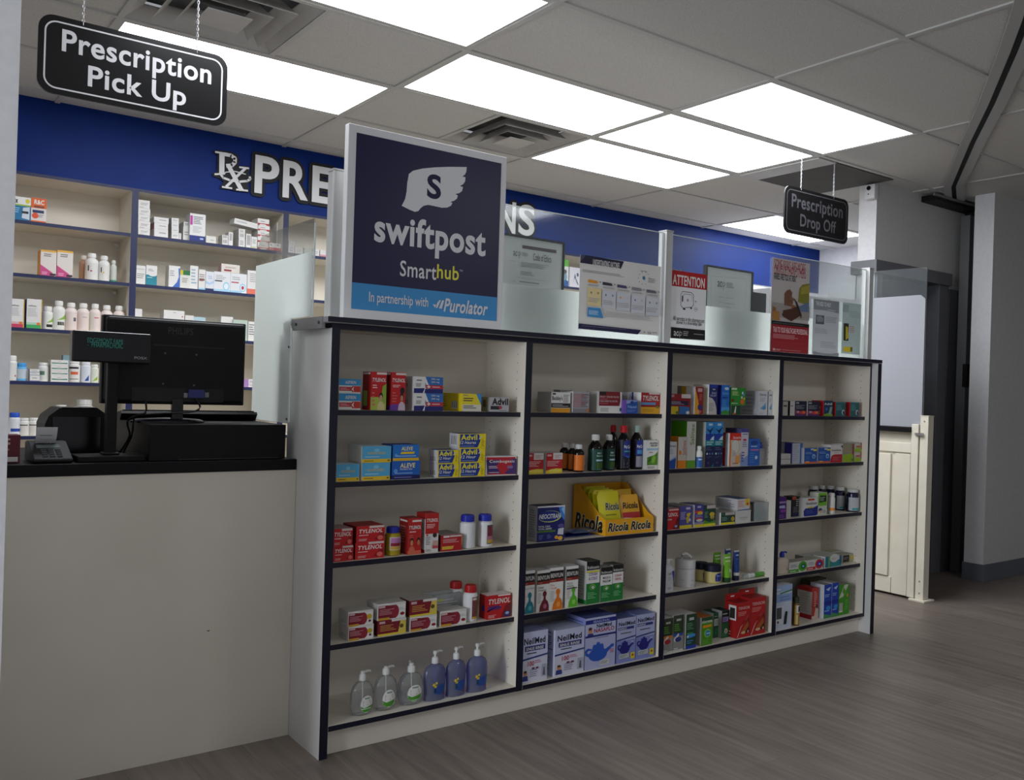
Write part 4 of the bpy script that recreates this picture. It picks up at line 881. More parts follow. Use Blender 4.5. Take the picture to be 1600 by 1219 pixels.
# ---- first bay, middle shelf
R = row(0, 2, 500, 660, .20625)
z = carton(R, 100, 252, 936, 'lower of two red tablet boxes half hidden at the left end', TY, '#8f1216', art=tyl(), d=.09)
carton(R, 96, 247, 806, 'upper of two red tablet boxes half hidden at the left end', TY, '#8f1216', '#a88a86', art=tyl(), d=.09, base=z)
z = carton(R, 268, 486, 905, 'lower of two large stacked red tablet boxes with white lettering', TY, '#7c0f14', art=tyl(), d=.10)
carton(R, 276, 490, 784, 'upper of two large stacked red tablet boxes with white lettering', TY, '#7c0f14', '#a31a1c', art=tyl(), d=.10, base=z)
lab = [('r', 0, .3, 1, .95, '#8c1c2c'), ('l', .1, .55, .9, .85, 3, '#d8b0b8'), ('r', 0, .05, 1, .32, '#c9a13a'), ('l', .1, .1, .8, .22, 1, '#7a5a1a')]
bottle(R, 492, 612, 790, 'amber yellow capsule bottle with blue lid', M('#a8921e', .2), '#1f2a9c', 'pill', '#d9cfc4', (.2, .66), [('r', .1, .55, .9, .95, '#b87ab0'), ('r', .1, .3, .9, .55, '#8c1c2c'), ('r', .1, .05, .9, .28, '#c9a13a'), ('l', .2, .6, .8, .85, 2, '#8a4a80')], ang=.9)
carton(R, 668, 770, 728, 'tall red syrup carton with orange child picture', '#b8201e', '#8a1614', art=[('r', 0, 0, 1, .1, '#d9604a')]+kid('#c98a60', '#2a1410', '#d06a4a', .3)+kid('#b87a50', '#20100c', '#cf9a6a', .8)[:2]+[('r', .3, .90, .98, .955, '#e0d4d0'), ('t', 'TYLENOL', .06, .70, .95, .80, 'w', .025, .15), ('l', .1, .6, .7, .66, 1, '#eec8c8'), ('l', .1, .45, .4, .56, 2, '#cf6a60')], sart=[('r', .1, .9, .9, .95, '#d9c9c4'), ('l', .1, .3, .8, .8, 7, '#c07070')], d=.06)
carton(R, 800, 900, 690, 'tallest red and white syrup carton beside a low red box', '#d9d8d6', '#c9c8c6', '#a31a1c', art=[('r', 0, .48, 1, 1, '#b5201f'), ('t', 'TYLENOL', .1, .78, .94, .87, 'w', .025, .15), ('l', .1, .62, .85, .74, 3, '#eec8c8'), ('e', .72, .44, .16, .06, '#3a2018'), ('p', [(.5, .12), (.6, .3), (.95, .3), (1, .12)], '#c8a090'), ('p', [(.55, .1), (1, .1), (1, .16), (.6, .18)], '#c04a50'), ('l', .06, .2, .4, .42, 5, '#888'), ('l', .06, .03, .5, .1, 2, '#999'), ('e', .14, .45, .07, .025, '#c03030')], sart=[('r', .0, .86, 1, 1, '#a31a1c'), ('r', 0, 0, 1, .08, '#a31a1c'), ('l', .15, .15, .85, .8, 9, '#aaa')], d=.06)
carton(R, 915, 1075, 852, 'low red tablet box with a grey top', '#b01f24', '#5a1a1c', '#8e8a86', art=[('r', .12, .84, .4, .96, '#e0d8d4'), ('r', .42, .86, .98, .96, '#d8c8c4'), ('l', .1, .5, .85, .76, 3, '#e0a8a8'), ('p', [(.06, .1), (.56, .1), (.62, .3), (.06, .3)], '#d9b03a'), ('r', .97, .3, 1, .9, '#caa23a')], d=.10)
lw = [('r', .55, .02, 1, .98, '#241a26'), ('r', .60, .42, .98, .9, '#8a2038'), ('l', .64, .6, .96, .84, 2, '#c9a0b0'), ('r', .6, .24, .98, .42, '#b86a8a'), ('r', .6, .06, .98, .24, '#c9a13a')]
bottle(R, 1056, 1180, 700, 'left of two white tablet bottles with blue lids', '#dcdcdc', '#1f2aa8', 'pill', '#dcdcdc', (.08, .70), [('r', .80, .02, 1, .98, '#241a26'), ('r', .84, .42, 1, .9, '#8a2038'), ('r', .84, .06, 1, .3, '#c9a13a')])
bottle(R, 1190, 1310, 695, 'right of two white tablet bottles with blue lids', '#dcdcdc', '#1f2aa8', 'pill', '#dcdcdc', (.08, .70), [('r', .38, .02, .98, .98, '#241a26'), ('r', .42, .42, .95, .9, '#8a2038'), ('l', .48, .6, .9, .84, 2, '#c9a0b0'), ('r', .42, .24, .95, .42, '#b86a8a'), ('r', .42, .06, .95, .24, '#c9a13a')])
# ---- first bay, fourth shelf
R = row(0, 3, 500, 790, .20625)
def mar(y=0, pal=0):
    return [('r', .02, .05, .66, .88, '#7a1726'), ('e', .62, .46, .14, .40, '#8e2436'), ('r', .38, .86, 1, 1, '#d9d6d2'), ('r', .03, .74, .26, .92, '#c9a8ac'), ('l', .06, .3, .6, .68, 4, '#c88a96'), ('r', .02, 0, .42, .14, '#c99a2e')] + ([('e', .84, .55, .10, .18, '#c9a820'), ('e', .86, .25, .05, .08, '#6a1420')] if y else [('e', .88, .28, .08, .1, '#8a1420'), ('l', .75, .5, .97, .7, 2, '#bbb')])
def yel(): return [('r', 0, 0, 1, 1, '#7a1726'), ('p', [(.72, .1), (1, .1), (1, .85), (.8, .85)], '#d8c25a'), ('r', 0, 0, 1, .12, '#e0cc3a'), ('r', .48, .85, 1, 1, '#d9d6d2'), ('r', .05, .78, .25, .93, '#c9a8ac'), ('l', .08, .28, .7, .7, 4, '#c9954a'), ('e', .84, .5, .07, .13, '#5a4a1a')]
SD = [('b', .3, .1, .75, .4)]
z = carton(R, 215, 405, 910, 'lower of two stacked maroon and white boxes, leftmost', 'w', '#bdb9b3', art=mar(1), sart=SD, d=.07)
carton(R, 213, 402, 798, 'upper of two stacked maroon and white boxes, leftmost', 'w', '#bdb9b3', art=mar(1), sart=SD, d=.07, base=z)
z = carton(R, 438, 650, 862, 'lower box with yellow edge in the second maroon stack', '#7a1726', '#5c1019', art=yel(), d=.07)
carton(R, 438, 648, 738, 'upper white edged box in the second maroon stack', 'w', '#c4c1bc', '#b4b0aa', art=mar(0), d=.08, base=z)
z = carton(R, 683, 883, 835, 'lower white edged box in the third maroon stack', 'w', '#c4c1bc', art=mar(0), d=.06)
carton(R, 680, 885, 712, 'upper box with yellow edge in the third maroon stack', '#7a1726', '#5c1019', '#a9a5a0', art=yel(), d=.07, base=z)
carton(R, 912, 1108, 792, 'single maroon and white box right of the maroon stacks', 'w', '#b9b6b0', '#c0bdb8', art=mar(0), d=.06)
carton(R, 800, 1000, 652, 'clear plastic packet behind the maroon boxes, left one', CLEARB, CLEARB, art=[('l', .1, .2, .9, .9, 6, '#bdbcb8')], d=.02, y=.12, name='clear_packet', cat='packet')
carton(R, 868, 1075, 672, 'clear plastic packet behind the maroon boxes, right one', CLEARB, CLEARB, art=[('l', .1, .2, .9, .85, 6, '#c4c3c0'), ('r', .12, .75, .3, .85, '#c9c96a')], d=.02, y=.085, name='clear_packet', cat='packet')
bottle(R, 975, 1085, 575, 'white tablet bottle with red lid, rear one', '#dcdcdc', '#b0161a', 'pill', '#dcdcdc', (.08, .7), [('r', .8, .1, 1, .9, '#5a2028')], y=.11)
bottle(R, 1085, 1195, 600, 'white tablet bottle with red lid, front one', '#dcdcdc', '#b0161a', 'pill', '#dcdcdc', (.08, .7), [('r', .38, .0, .97, .98, '#6a2420'), ('l', .44, .3, .9, .7, 5, '#c99a6a'), ('r', .42, .84, .7, .94, '#d9d0c8'), ('r', .4, 0, .95, .1, '#c9a13a')])
carton(R, 1268, 1445, 675, 'red tablet box with purple side at right end', TY, '#a3181c', '#d9cfcc', art=[('r', .45, .93, .98, .99, '#e8d8d4'), ('t', 'TYLENOL', .05, .62, .96, .84, 'w', .025, .15), ('t', 'BACK PAIN', .06, .44, .56, .54, 'w', .015), ('p', [(.0, .3), (.06, .55), (.5, .55), (.62, .44), (.5, .38), (.0, .36)], '#5a2a72'), ('p', [(.58, .02), (1, .02), (1, .6), (.8, .56), (.7, .3)], '#7c0f14'), ('r', .72, .02, .97, .26, '#3a2a6a'), ('e', .85, .18, .08, .06, '#9ab8e0'), ('l', .05, .04, .4, .18, 3, '#e8b8b8')], sart=[('r', .3, .3, .7, .55, '#3a2a6a')], d=.05)
# ---- first bay, bottom shelf
R = row(0, 4, 500, 970, .20625)
gl = [('e', .5, .5, .5, .5, 'w'), ('p', [(.02, .42), (.3, .3), (.98, .42), (.9, .2), (.7, .05), (.3, .05), (.1, .2)], '#4d9a2c'), ('r', .3, .8, .72, .88, '#7a9a8a'), ('l', .18, .42, .85, .74, 5, '#555')]
for i, (a, c, v, w2, ds) in enumerate(((232, 412, 380, 450, 'leftmost'), (408, 590, 345, 405, 'middle'), (592, 792, 318, 385, 'rightmost'))):
    pump_bottle(R, a, c, v, w2, ds+' of three round clear sanitizer pump bottles with green labels', CLEARP, [], gl, name='sanitizer_bottle', y=.02, sy=.62, turn=.25 if i < 2 else 1.2, lrect=((.30, .08, .84, .60), (.24, .10, .78, .62), (.22, .12, .78, .66))[i])
pl = [('p', [(.22, .55), (1, .62), (.95, .3), (.6, .2), (.3, .25)], '#2a4f9c'), ('l', .4, .3, .9, .5, 3, '#7a98c8'), ('e', .25, .62, .07, .06, '#d9c23a'), ('e', .38, .68, .06, .05, '#e0cc4a'), ('e', .33, .54, .07, .06, '#c9b02c'), ('p', [(.25, .3), (.4, .3), (.36, .5), (.3, .5)], '#1f3f5a'), ('e', .88, .16, .08, .06, '#7a4a6a')]
for a, c, v, w2, ds in ((787, 955, 228, 320, 'leftmost'), (955, 1108, 200, 288, 'middle'), (1110, 1272, 172, 262, 'rightmost')):
    pump_bottle(R, a, c, v, w2, ds+' of three purple liquid soap pump bottles with yellow flowers', GELP, [], pl, y=.02, sy=.55, round_=False, turn=.3, lrect=(.12, .02, .96, .72))
# ---- second bay, top shelf
R = row(1, 0, 800, 540, .16406)
carton(R, 375, 555, 445, 'white box with black band and orange base', 'w', '#a9a7a2', art=[('r', 0, 0, 1, .22, '#e09a22'), ('r', 0, .24, 1, .46, '#1c1c24'), ('l', .06, .28, .9, .42, 2, '#bbb'), ('t', "Buckley's", .04, .54, .58, .82, 'k', .01), ('l', .62, .5, .97, .9, 6, '#888'), ('r', .05, .88, .22, .95, '#222')], d=.085)
carton(R, 580, 735, 440, 'grey box printed with red lines', '#a4a3a6', 'w', art=[('r', 0, 0, 1, .2, '#84848a'), ('l', .03, .25, .97, .92, 9, '#b0686e'), ('l', .5, .25, .98, .9, 7, '#6a6a72'), ('e', .93, .12, .07, .1, '#c8743a')], sart=[('r', 0, 0, 1, 1, 'w')], d=.05)
carton(R, 455, 570, 424, 'plain grey box at the back, left side', '#a19f9a', d=.04, y=.13)
carton(R, 830, 1045, 440, 'white box with wide dark red panel', 'w', '#b9b8b4', art=[('p', [(0, .34), (.9, .34), (.94, .6), (.92, 1), (0, 1)], '#7e1a24'), ('r', .0, .84, .3, 1, '#2a1a1e'), ('t', 'SINUS + COUGH IN-ON', .03, .72, .86, .8, '#d9c4c6', .01), ('t', 'COLD AND FLU IN-ON', .03, .52, .80, .6, '#d9c4c6', .01), ('l', .03, .63, .4, .69, 1, '#c46a74'), ('l', .03, .42, .55, .48, 1, '#c46a74'), ('l', .06, .06, .5, .26, 3, '#999'), ('e', .95, .18, .05, .09, '#2f6f6a')], d=.08)
carton(R, 1062, 1195, 518, 'small blue and purple box in front of a grey one', '#2553a8', '#6a4aa0', art=[('r', 0, 0, .2, 1, '#7a5ab8'), ('p', [(.2, .7), (.55, .8), (.98, .9), (.98, .98), (.2, .98)], '#8fa0d8'), ('e', .6, .82, .12, .12, '#2a3a7a'), ('t', 'Nasal', .3, .4, .92, .6, '#a8c8f0', .01), ('l', .25, .1, .9, .3, 3, '#6a8ad0')], d=.05, y=.0)
carton(R, 1100, 1200, 448, 'pale grey box behind the small blue one', '#b4b6bb', '#9fa2a8', art=[('r', .55, 0, .68, 1, '#2f3f6a')], d=.04, y=.07)
carton(R, 1230, 1432, 450, 'red and yellow tablet box at right end', '#a91d20', 'w', art=[('r', 0, 0, 1, .32, '#e0a51c'), ('r', 0, .33, 1, .4, '#8a1517'), ('p', [(0, .42), (.74, .42), (.78, .54), (0, .54)], '#5f93c8'), ('r', .4, .92, .98, 1, '#d9cfcc'), ('t', 'TYLENOL', .08, .62, .92, .86, 'w', .025, .15), ('e', .86, .32, .08, .06, '#6a7a2a'), ('l', .08, .08, .7, .24, 2, '#b88a1a')], sart=[('r', .2, 0, .35, 1, '#2a3f8a')], d=.07)
# ---- second bay, second shelf
R = row(1, 1, 800, 660, .16406)
def adu(): return [('r', .42, .68, 1, 1, '#d9d4d2'), ('r', .06, .84, .32, .93, '#d8a8a8'), ('p', [(0, 0), (1, 0), (1, .22), (.6, .24), (0, .14)], '#e0c22a'), ('e', .55, .13, .4, .09, '#e8d85a'), ('l', .06, .34, .9, .62, 4, '#e8b0b0'), ('l', .5, .74, .95, .92, 3, '#c08a8a')]
carton(R, 138, 300, 294, 'left of two red and yellow tablet boxes', '#b52026', '#d4d0cc', art=adu(), d=.07)
carton(R, 325, 480, 292, 'right of two red and yellow tablet boxes', '#b52026', '#c9c5c0', art=adu(), d=.07)
DK = M('#0b0605', .15)
for a, c, v, y, ds in ((455, 545, 197, .10, 'rear left'), (535, 612, 203, .06, 'middle'), (583, 690, 210, .012, 'front right')):
    bottle(R, a, c, v, ds+' of three small dark bottles with orange labels', DK, '#d0cfcd', 'tall', '#e0761f', (.06, .62), [('l', .3, .4, .8, .8, 3, '#c05a14'), ('r', .86, 0, 1, 1, '#d9d2c4')], y=y, name='syrup_bottle', cat='syrup bottle')
for a, c, v, y, ds in ((725, 868, 115, .012, 'left'), (862, 985, 115, .03, 'right')):
    bottle(R, a, c, v, ds+' of two dark syrup bottles with green labels and white caps', DK, '#cfcfcd', 'syrup', '#15463a', (.03, .6), [('r', .5, .78, .74, .86, '#b8c4c0'), ('t', 'Benadryl' if ds == 'left' else 'Bronchophan', .46, .64, .92, .73, '#c9d8cc', .01), ('r', .44, .44, .95, .52, '#a9c4d0'), ('p', [(.45, .1), (.92, .1), (.92, .38), (.45, .36)], '#3a5a1a'), ('l', .5, .03, .8, .08, 1, '#8aa')], y=y, name='syrup_bottle', cat='syrup bottle')
bottle(R, 915, 1015, 27, 'dark syrup bottle with red cap, rear one', DK, '#b8141c', 'syrup', None, y=.12, name='syrup_bottle', cat='syrup bottle')
NQ = M('#06060e', .15)
bottle(R, 1003, 1130, 30, 'dark blue night syrup bottle with red cap', NQ, '#b8141c', 'syrup', '#0a0b1c', (.03, .68), [('p', [(.32, .45), (.98, .45), (.98, .95), (.7, 1), (.4, .95)], '#1b2f7c'), ('t', 'NyQuil', .40, .68, .92, .82, 'w', .02), ('r', .42, .58, .9, .63, '#3f8f9a'), ('p', [(.4, .45), (.9, .45), (.7, .36)], '#2a55b8'), ('l', .4, .04, .8, .34, 6, '#9a9aa8')], y=.025, name='syrup_bottle', cat='syrup bottle')
bottle(R, 1128, 1250, 28, 'dark blue night syrup bottle with green cap', NQ, M('#9fb5ae', .25), 'syrup', '#0a0b1c', (.03, .68), [('p', [(.32, .45), (.98, .45), (.98, .95), (.7, 1), (.4, .95)], '#23308c'), ('t', 'NyQuil', .40, .68, .92, .82, 'w', .02), ('r', .42, .5, .9, .64, '#4a8fc8'), ('r', .36, .04, .9, .42, '#8f8f9a'), ('l', .4, .08, .86, .4, 5, '#6a6a78')], y=.03, name='syrup_bottle', cat='syrup bottle')
carton(R, 1283, 1408, 172, 'white carton with green leaves at right end', 'w', '#c4c4c2', art=[('p', [(.06, .15), (.95, .15), (.95, .62), (.7, .5), (.06, .42)], '#4f8a22'), ('p', [(.35, .3), (.6, .5), (.8, .42), (.7, .25), (.5, .2)], '#7fb83a'), ('p', [(.1, .25), (.3, .45), (.45, .3)], '#35651a'), ('r', 0, .66, 1, .73, '#9cc4de'), ('t', 'PROSPAN', .25, .87, .9, .93, 'k', .02), ('t', 'RELIEF', .35, .79, .88, .85, 'k', .02), ('l', .2, .56, .6, .62, 1, '#777'), ('l', .1, .03, .9, .12, 2, '#777')], d=.05, name='syrup_carton', cat='carton')
# ---- second bay, middle shelf
R = row(1, 2, 800, 660, .16406)
carton(R, 247, 500, 795, 'dark blue hot drink sachet box with white lettering', '#161d66', '#a9abb5', '#22263f', art=[('p', [(.75, 1), (1, 1), (1, .55), (.85, .7)], '#3f7fd0'), ('p', [(.86, .9), (1, .98), (1, .7)], '#8fc4ee'), ('r', 0, .955, 1, 1, '#d4d4dc')] + [('e', .44, .70, .42, .165, '#c9d46a'), ('e', .42, .71, .41, .15, '#1a2a7c'), ('t', 'NEOCITRAN', .06, .64, .84, .77, 'w', .03, .2), ('t', 'TOTAL COLD', .04, .40, .46, .45, 'w', .02), ('t', 'TOTAL GRIPPE', .04, .33, .52, .38, 'w', .02), ('r', 0, .26, .66, .31, '#4a7a2c'), ('l', .06, .06, .24, .2, 4, '#6a74b8'), ('l', .36, .08, .52, .2, 3, '#6a74b8'), ('p', [(.74, .18), (.76, .34), (.97, .36), (.95, .16)], '#c9ccd8'), ('e', .86, .42, .12, .06, '#5a4a8a'), ('e', .70, .10, .07, .05, '#e0a03a'), ('e', .84, .07, .09, .06, '#e8b04a')], sart=[('l', .15, .1, .85, .9, 12, '#7a7c88')], d=.06, name='sachet_box', cat='box', yaw=-.04)
# sachets lying flat
def sachet(x0, x1, y0, y1, z, desc, mat):
    b = MB(); n = 6; V = []; P = []
    for i in range(n+1):
        for j in range(n+1):
            u, v = i/n, j/n; hgt = .016*math.sin(math.pi*u)*math.sin(math.pi*v)**.5+.002*math.sin(7*u+3*v); V.append((x0+(x1-x0)*u, y0+(y1-y0)*v, z+.002+abs(hgt)))
    m0 = len(V); V += [(x, y, z+.0008) for x, y, _ in V]
    for i in range(n):
        for j in range(n):
            a = i*(n+1)+j; P += [(a, a+n+1, a+n+2, a+1), (m0+a, m0+a+1, m0+a+n+2, m0+a+n+1)]
    for i in range(n):
        for a, c in ((i, i+1), (n*(n+1)+i+1, n*(n+1)+i)): P.append((a, c, m0+c, m0+a))
        for a, c in (((i+1)*(n+1), i*(n+1)), (i*(n+1)+n, (i+1)*(n+1)+n)): P.append((a, c, m0+c, m0+a))
    b.mesh(V, P, mat); o = b.build('foil_sachet', smooth=True); return tag(o, desc, 'sachet', 'foil sachets on the bookcase')
pa, pb = R.P(505, 1060, .06).x, R.P(850, 1060, .06).x
sachet(pa+.004, pb-.02, .075, .15, SZ[2]+.0005, 'lower of two blue foil sachets lying on the middle shelf, second bay', M('#3a55a8', .2, .75))
sachet(pa+.03, pb-.03, .045, .11, SZ[2]+.0185, 'upper of two blue foil sachets lying on the middle shelf, second bay', M('#7f96cf', .18, .85))
# cardboard display tray with lozenge bags
p0, p1 = R.P(890, 1000, .030), R.P(1345, 1000, .030); zf = R.P(1100, 915, .03).z; RB = Vector((p0.x, .03, SZ[2]+.001))
tw = p1.x-p0.x; td = .20; zb_ = R.P(590, 590, .22).z-RB.z; hf = zf-RB.z
t = empty('display_tray', RB, 'yellow cardboard display tray of lozenge bags, middle shelf, second bay', 'display tray')
YC = M('#e3a312', .55); YK = M('#171a12', .5); YW = M('#e0dcc4', .5)
b = MB(); b.box(0, tw, 0, .002, 0, hf, YC); mpf = lambda s, q, o: (s, -o, q)
for x0 in (.05, .52):
    b.art([('t', 'Ricola', x0-.005, .2, x0+.425, .82, YW, .10, .2), ('t', 'Ricola', x0, .23, x0+.42, .79, YK, .05, .2)], tw, hf, mpf, .0004)
b.build('front_panel', t)
for nm, xx in (('side_panel', 0), ('side_panel', tw-.002)):
    b = MB(); pr_ = [(0.002, 0), (td, 0), (td, zb_), (td-.035, zb_), (.03, hf+.012), (.002, hf)]; slab(b, pr_, xx, xx+.002, YC)
    if xx == 0: b.art([('t', 'Ricola', .06, .03, .93, .40, YW, .09, .2), ('t', 'Ricola', .065, .04, .925, .39, YK, .05, .2)], td, zb_, lambda s, q, o: (-o, td-s, q), .0004)
    b.build(nm, t)
b = MB(); b.box(.002, tw-.002, td-.002, td, 0, zb_, YC); b.build('back_panel', t); b = MB(); b.box(.002, tw-.002, .002, td-.002, 0, .0015, YC); b.build('tray_floor', t)
b = MB(); b.box(tw*.47, tw*.47+.0015, .02, td-.003, .002, hf*.9, YC); b.build('divider', t)
def bag(xc, y, w_, h_, tilt, base, desc, red=False):
    b = MB(); n = 8; V = []; P = []
    for sgn in (-1, 1):
        for i in range(n+1):
            for j in range(n+1):
                u, v = i/n, j/n; puff = .008*math.sin(math.pi*u)**.7*min(1, 4*v)*min(1, 3*(1-v)); V.append((-w_/2+w_*u, sgn*puff, h_*v))
    m0 = (n+1)**2
    for i in range(n):
        for j in range(n):
            a = i*(n+1)+j; P += [(a, a+n+1, a+n+2, a+1), (m0+a, m0+a+1, m0+a+n+2, m0+a+n+1)]
    b.mesh(V, P, base)
    pf = lambda s, q, o: (s-w_/2, -(.008*math.sin(math.pi*min(max(s/w_, 0), 1))**.7*min(1, 4*q/h_)*min(1, 3*(1-q/h_)))-o, q)
    if red: b.art([('r', .05, .1, .98, .5, '#b0202a'), ('p', [(.0, .1), (.7, .1), (.85, .32), (.0, .36)], '#d4d2cc'), ('t', 'Ricola', .1, .6, .9, .78, YK, .03, .2)], w_, h_, pf, .0012, curved=8)
    else: b.art([('r', .3, .04, .85, .30, '#4f8a2a'), ('r', .36, .0, .82, .2, '#e0dccb'), ('e', .46, .04, .08, .06, '#e0b83a'), ('t', 'Ricola', .26, .52, .94, .72, YW, .08, .2), ('t', 'Ricola', .27, .53, .93, .71, YK, .03, .2), ('l', .25, .38, .9, .46, 1, '#8a8a1a'), ('p', [(0, 0), (.25, 0), (.2, .1), (0, .14)], '#4f8a2a')], w_, h_, pf, .0012, curved=8)
    o = b.build('lozenge_bag', smooth=True); o.location = (RB.x+xc, RB.y+y, RB.z+.006); o.rotation_euler = (-tilt, 0, 0); return tag(o, desc, 'bag', 'lozenge bags in the display tray')
YB = M('#d8cf1e', .3); h0 = R.P(930, 655, .07).z-RB.z
bag(tw*.245, .03, tw*.44, h0*.97, .24, YB, 'yellow lozenge bag at the front of the display tray')
bag(tw*.245, .060, tw*.44, h0*.98, .22, YB, 'yellow lozenge bag just behind the front one in the tray')
bag(tw*.245, .088, tw*.44, h0*1.0, .20, YB, 'yellow lozenge bag third from the tray front')
bag(tw*.245, .116, tw*.44, h0*1.03, .18, YB, 'yellow lozenge bag nearest the back of the tray')
bag(tw*.70, .035, tw*.40, h0*.86, .27, M('#dca21a', .3), 'orange and red lozenge bag at right in the display tray', True)
bag(tw*.72, .085, tw*.42, h0*.95, .22, M('#d8a81c', .3), 'orange lozenge bag behind the red one in the tray', True)
# ---- second bay, fourth shelf
R = row(1, 3, 800, 760, .16406)
def ben(c, name_, nc):
    return [('r', 0, .73, 1, .93, '#1c1210'), ('r', 0, .66, 1, .73, '#8a2a1c'), ('t', 'BENYLIN', .06, .77, .96, .87, 'w', .02), ('l', .08, .685, .6, .71, 1, '#d99a8a')] + name_ + [('l', .06, .2, .42, .46, 7, '#b4b0ac'), ('e', .62, .42, .155, .075, c), ('p', [(.22, 0), (.26, .12), (.42, .24), (.52, .28), (.55, .36), (.70, .36), (.72, .28), (.86, .24), (.97, .12), (.97, 0)], c), ('e', .66, .12, .14, .06, nc)]
tn = lambda a, c, col: [('t', a, .08, .56, .08+.09*len(a), .61, col, .0)] + ([('t', c, .08, .49, .08+.085*len(c), .54, col, .0)] if c else [])
carton(R, 100, 218, 805, 'white syrup carton with teal figure at left end', 'w', '#c9c8c5', '#c9c8c5', ben('#1f7f92', tn('Extra Fort', '', '#8a9aa8'), '#5fb0b8'), d=.05, name='syrup_carton', cat='carton')
carton(R, 240, 360, 800, 'white syrup carton with dark red figure', 'w', '#c9c8c5', '#c9c8c5', ben('#6a1f2c', tn('Chest', 'Congest.', '#5a4038'), '#a8607a'), d=.05, name='syrup_carton', cat='carton')
carton(R, 362, 490, 775, 'white syrup carton with orange figure', 'w', '#c9c8c5', '#c9c8c5', ben('#e0781c', tn('Dry', 'Cough', '#d8702c'), '#f0a04a'), d=.05, name='syrup_carton', cat='carton')
carton(R, 517, 632, 760, 'white syrup carton with lime green figure', 'w', '#b4b3b0', '#c9c8c5', ben('#5fb82c', tn('MUCUS', 'PHLEGM', '#5a6a4a'), '#8fdc5a')+[('r', .06, .45, .9, .475, '#5a2a6a')], d=.06, name='syrup_carton', cat='carton')
def rob(a, c, col): return [('r', 0, .79, 1, 1, '#10140f'), ('t', 'Robitussin', .06, .82, .94, .89, 'w', .015), ('r', 0, 0, 1, .48, '#1c7a34'), ('t', a, .18, .66, .82, .73, col, .02), ('t', c, .18, .56, .82, .63, col, .02), ('e', .48, .39, .24, .07, '#8ab83a'), ('e', .48, .385, .2, .058, '#1c7a34'), ('e', .5, .385, .12, .04, '#b8d0b8'), ('l', .1, .12, .85, .28, 4, '#7fbf8a')]
carton(R, 712, 836, 712, 'taller green and white syrup carton with black top', 'w', '#b4b3b0', '#3a3d3a', rob('COUGH', '& COLD', '#6a3a9c')+[('r', 0, .735, 1, .775, '#d8cc3a')], sart=[('l', .15, .12, .85, .9, 12, '#8f8f8c'), ('r', 0, 0, 1, .1, '#1c7a34')], d=.07, name='syrup_carton', cat='carton')
carton(R, 846, 957, 770, 'shorter green and white syrup carton reading mucus and phlegm', 'w', '#b4b3b0', '#8a8c86', rob('MUCUS &', 'PHLEGM', '#3a4a3a'), d=.05, name='syrup_carton', cat='carton')
carton(R, 962, 1060, 745, 'shorter green and white syrup carton with red cough lettering', 'w', '#8f908c', '#3f423e', rob('COUGH', 'CONTROL', '#b8203a'), d=.06, name='syrup_carton', cat='carton')
# ---- second bay, bottom shelf
R = row(1, 4, 800, 900, .16406)
LB = '#c2c6e2'
def rinse(): return [('r', 0, .0, 1, .46, '#cfd0e0'), ('t', 'NeilMed', .08, .75, .90, .88, '#15152c', .035), ('r', .12, .62, .90, .72, '#232a72'), ('t', 'SINUS RINSE', .16, .635, .84, .695, 'w', .025, .1), ('l', .2, .55, .8, .6, 1, '#444'), ('p', [(0, .44), (1, .5), (1, .53), (0, .475)], '#2a3472'), ('t', '100', .24, .32, .48, .42, '#b02a50', .025), ('l', .5, .36, .8, .43, 2, '#c06a8a'), ('e', .15, .19, .07, .05, '#c98a5a'), ('e', .15, .22, .06, .025, '#4a2a1a'), ('p', [(.04, .04), (.26, .04), (.24, .14), (.06, .14)], '#2f3a80'), ('l', .32, .1, .65, .26, 4, '#8f8fa4'), ('e', .45, .27, .06, .02, '#6a2a4a'), ('e', .6, .27, .06, .02, '#6a2a4a'), ('r', .78, .08, .95, .32, '#a9abbf'), ('p', [(.83, .1), (.91, .1), (.89, .26), (.85, .26)], '#55586a')]
def pot(x, y, sx, sy_, c): return [('e', x, y, sx*.85, sy_*.62, c), ('p', [(x-sx*.55, y+sy_*.5), (x+sx*.55, y+sy_*.5), (x+sx*.45, y+sy_*.95), (x-sx*.45, y+sy_*.95)], c), ('e', x, y+sy_*1.02, sx*.16, sy_*.14, c), ('p', [(x+sx*.7, y-sy_*.1), (x+sx*1.35, y+sy_*.55), (x+sx*1.2, y+sy_*.7), (x+sx*.6, y+sy_*.35)], c), ('e', x+sx*1.3, y+sy_*.62, sx*.18, sy_*.16, c), ('p', [(x-sx*.7, y-sy_*.2), (x-sx*1.15, y+sy_*.1), (x-sx*1.2, y+sy_*.5), (x-sx*.95, y+sy_*.72), (x-sx*.55, y+sy_*.6), (x-sx*.6, y+sy_*.45), (x-sx*.9, y+sy_*.5), (x-sx*1.0, y+sy_*.3), (x-sx*.65, y+sy_*.05)], c)]
carton(R, 60, 342, 530, 'white and lilac sinus rinse box at left end', LB, '#7a80b0', '#8a90b8', rinse(), d=.10, name='sinus_rinse_box', cat='box')
carton(R, 412, 690, 500, 'white and lilac sinus rinse box, second from left', LB, '#c9cde6', '#a9aec8', rinse(), sart=[('l', .1, .55, .9, .95, 9, '#3a4480'), ('l', .2, .1, .8, .5, 5, '#b8a0b8')], d=.11, name='sinus_rinse_box', cat='box')
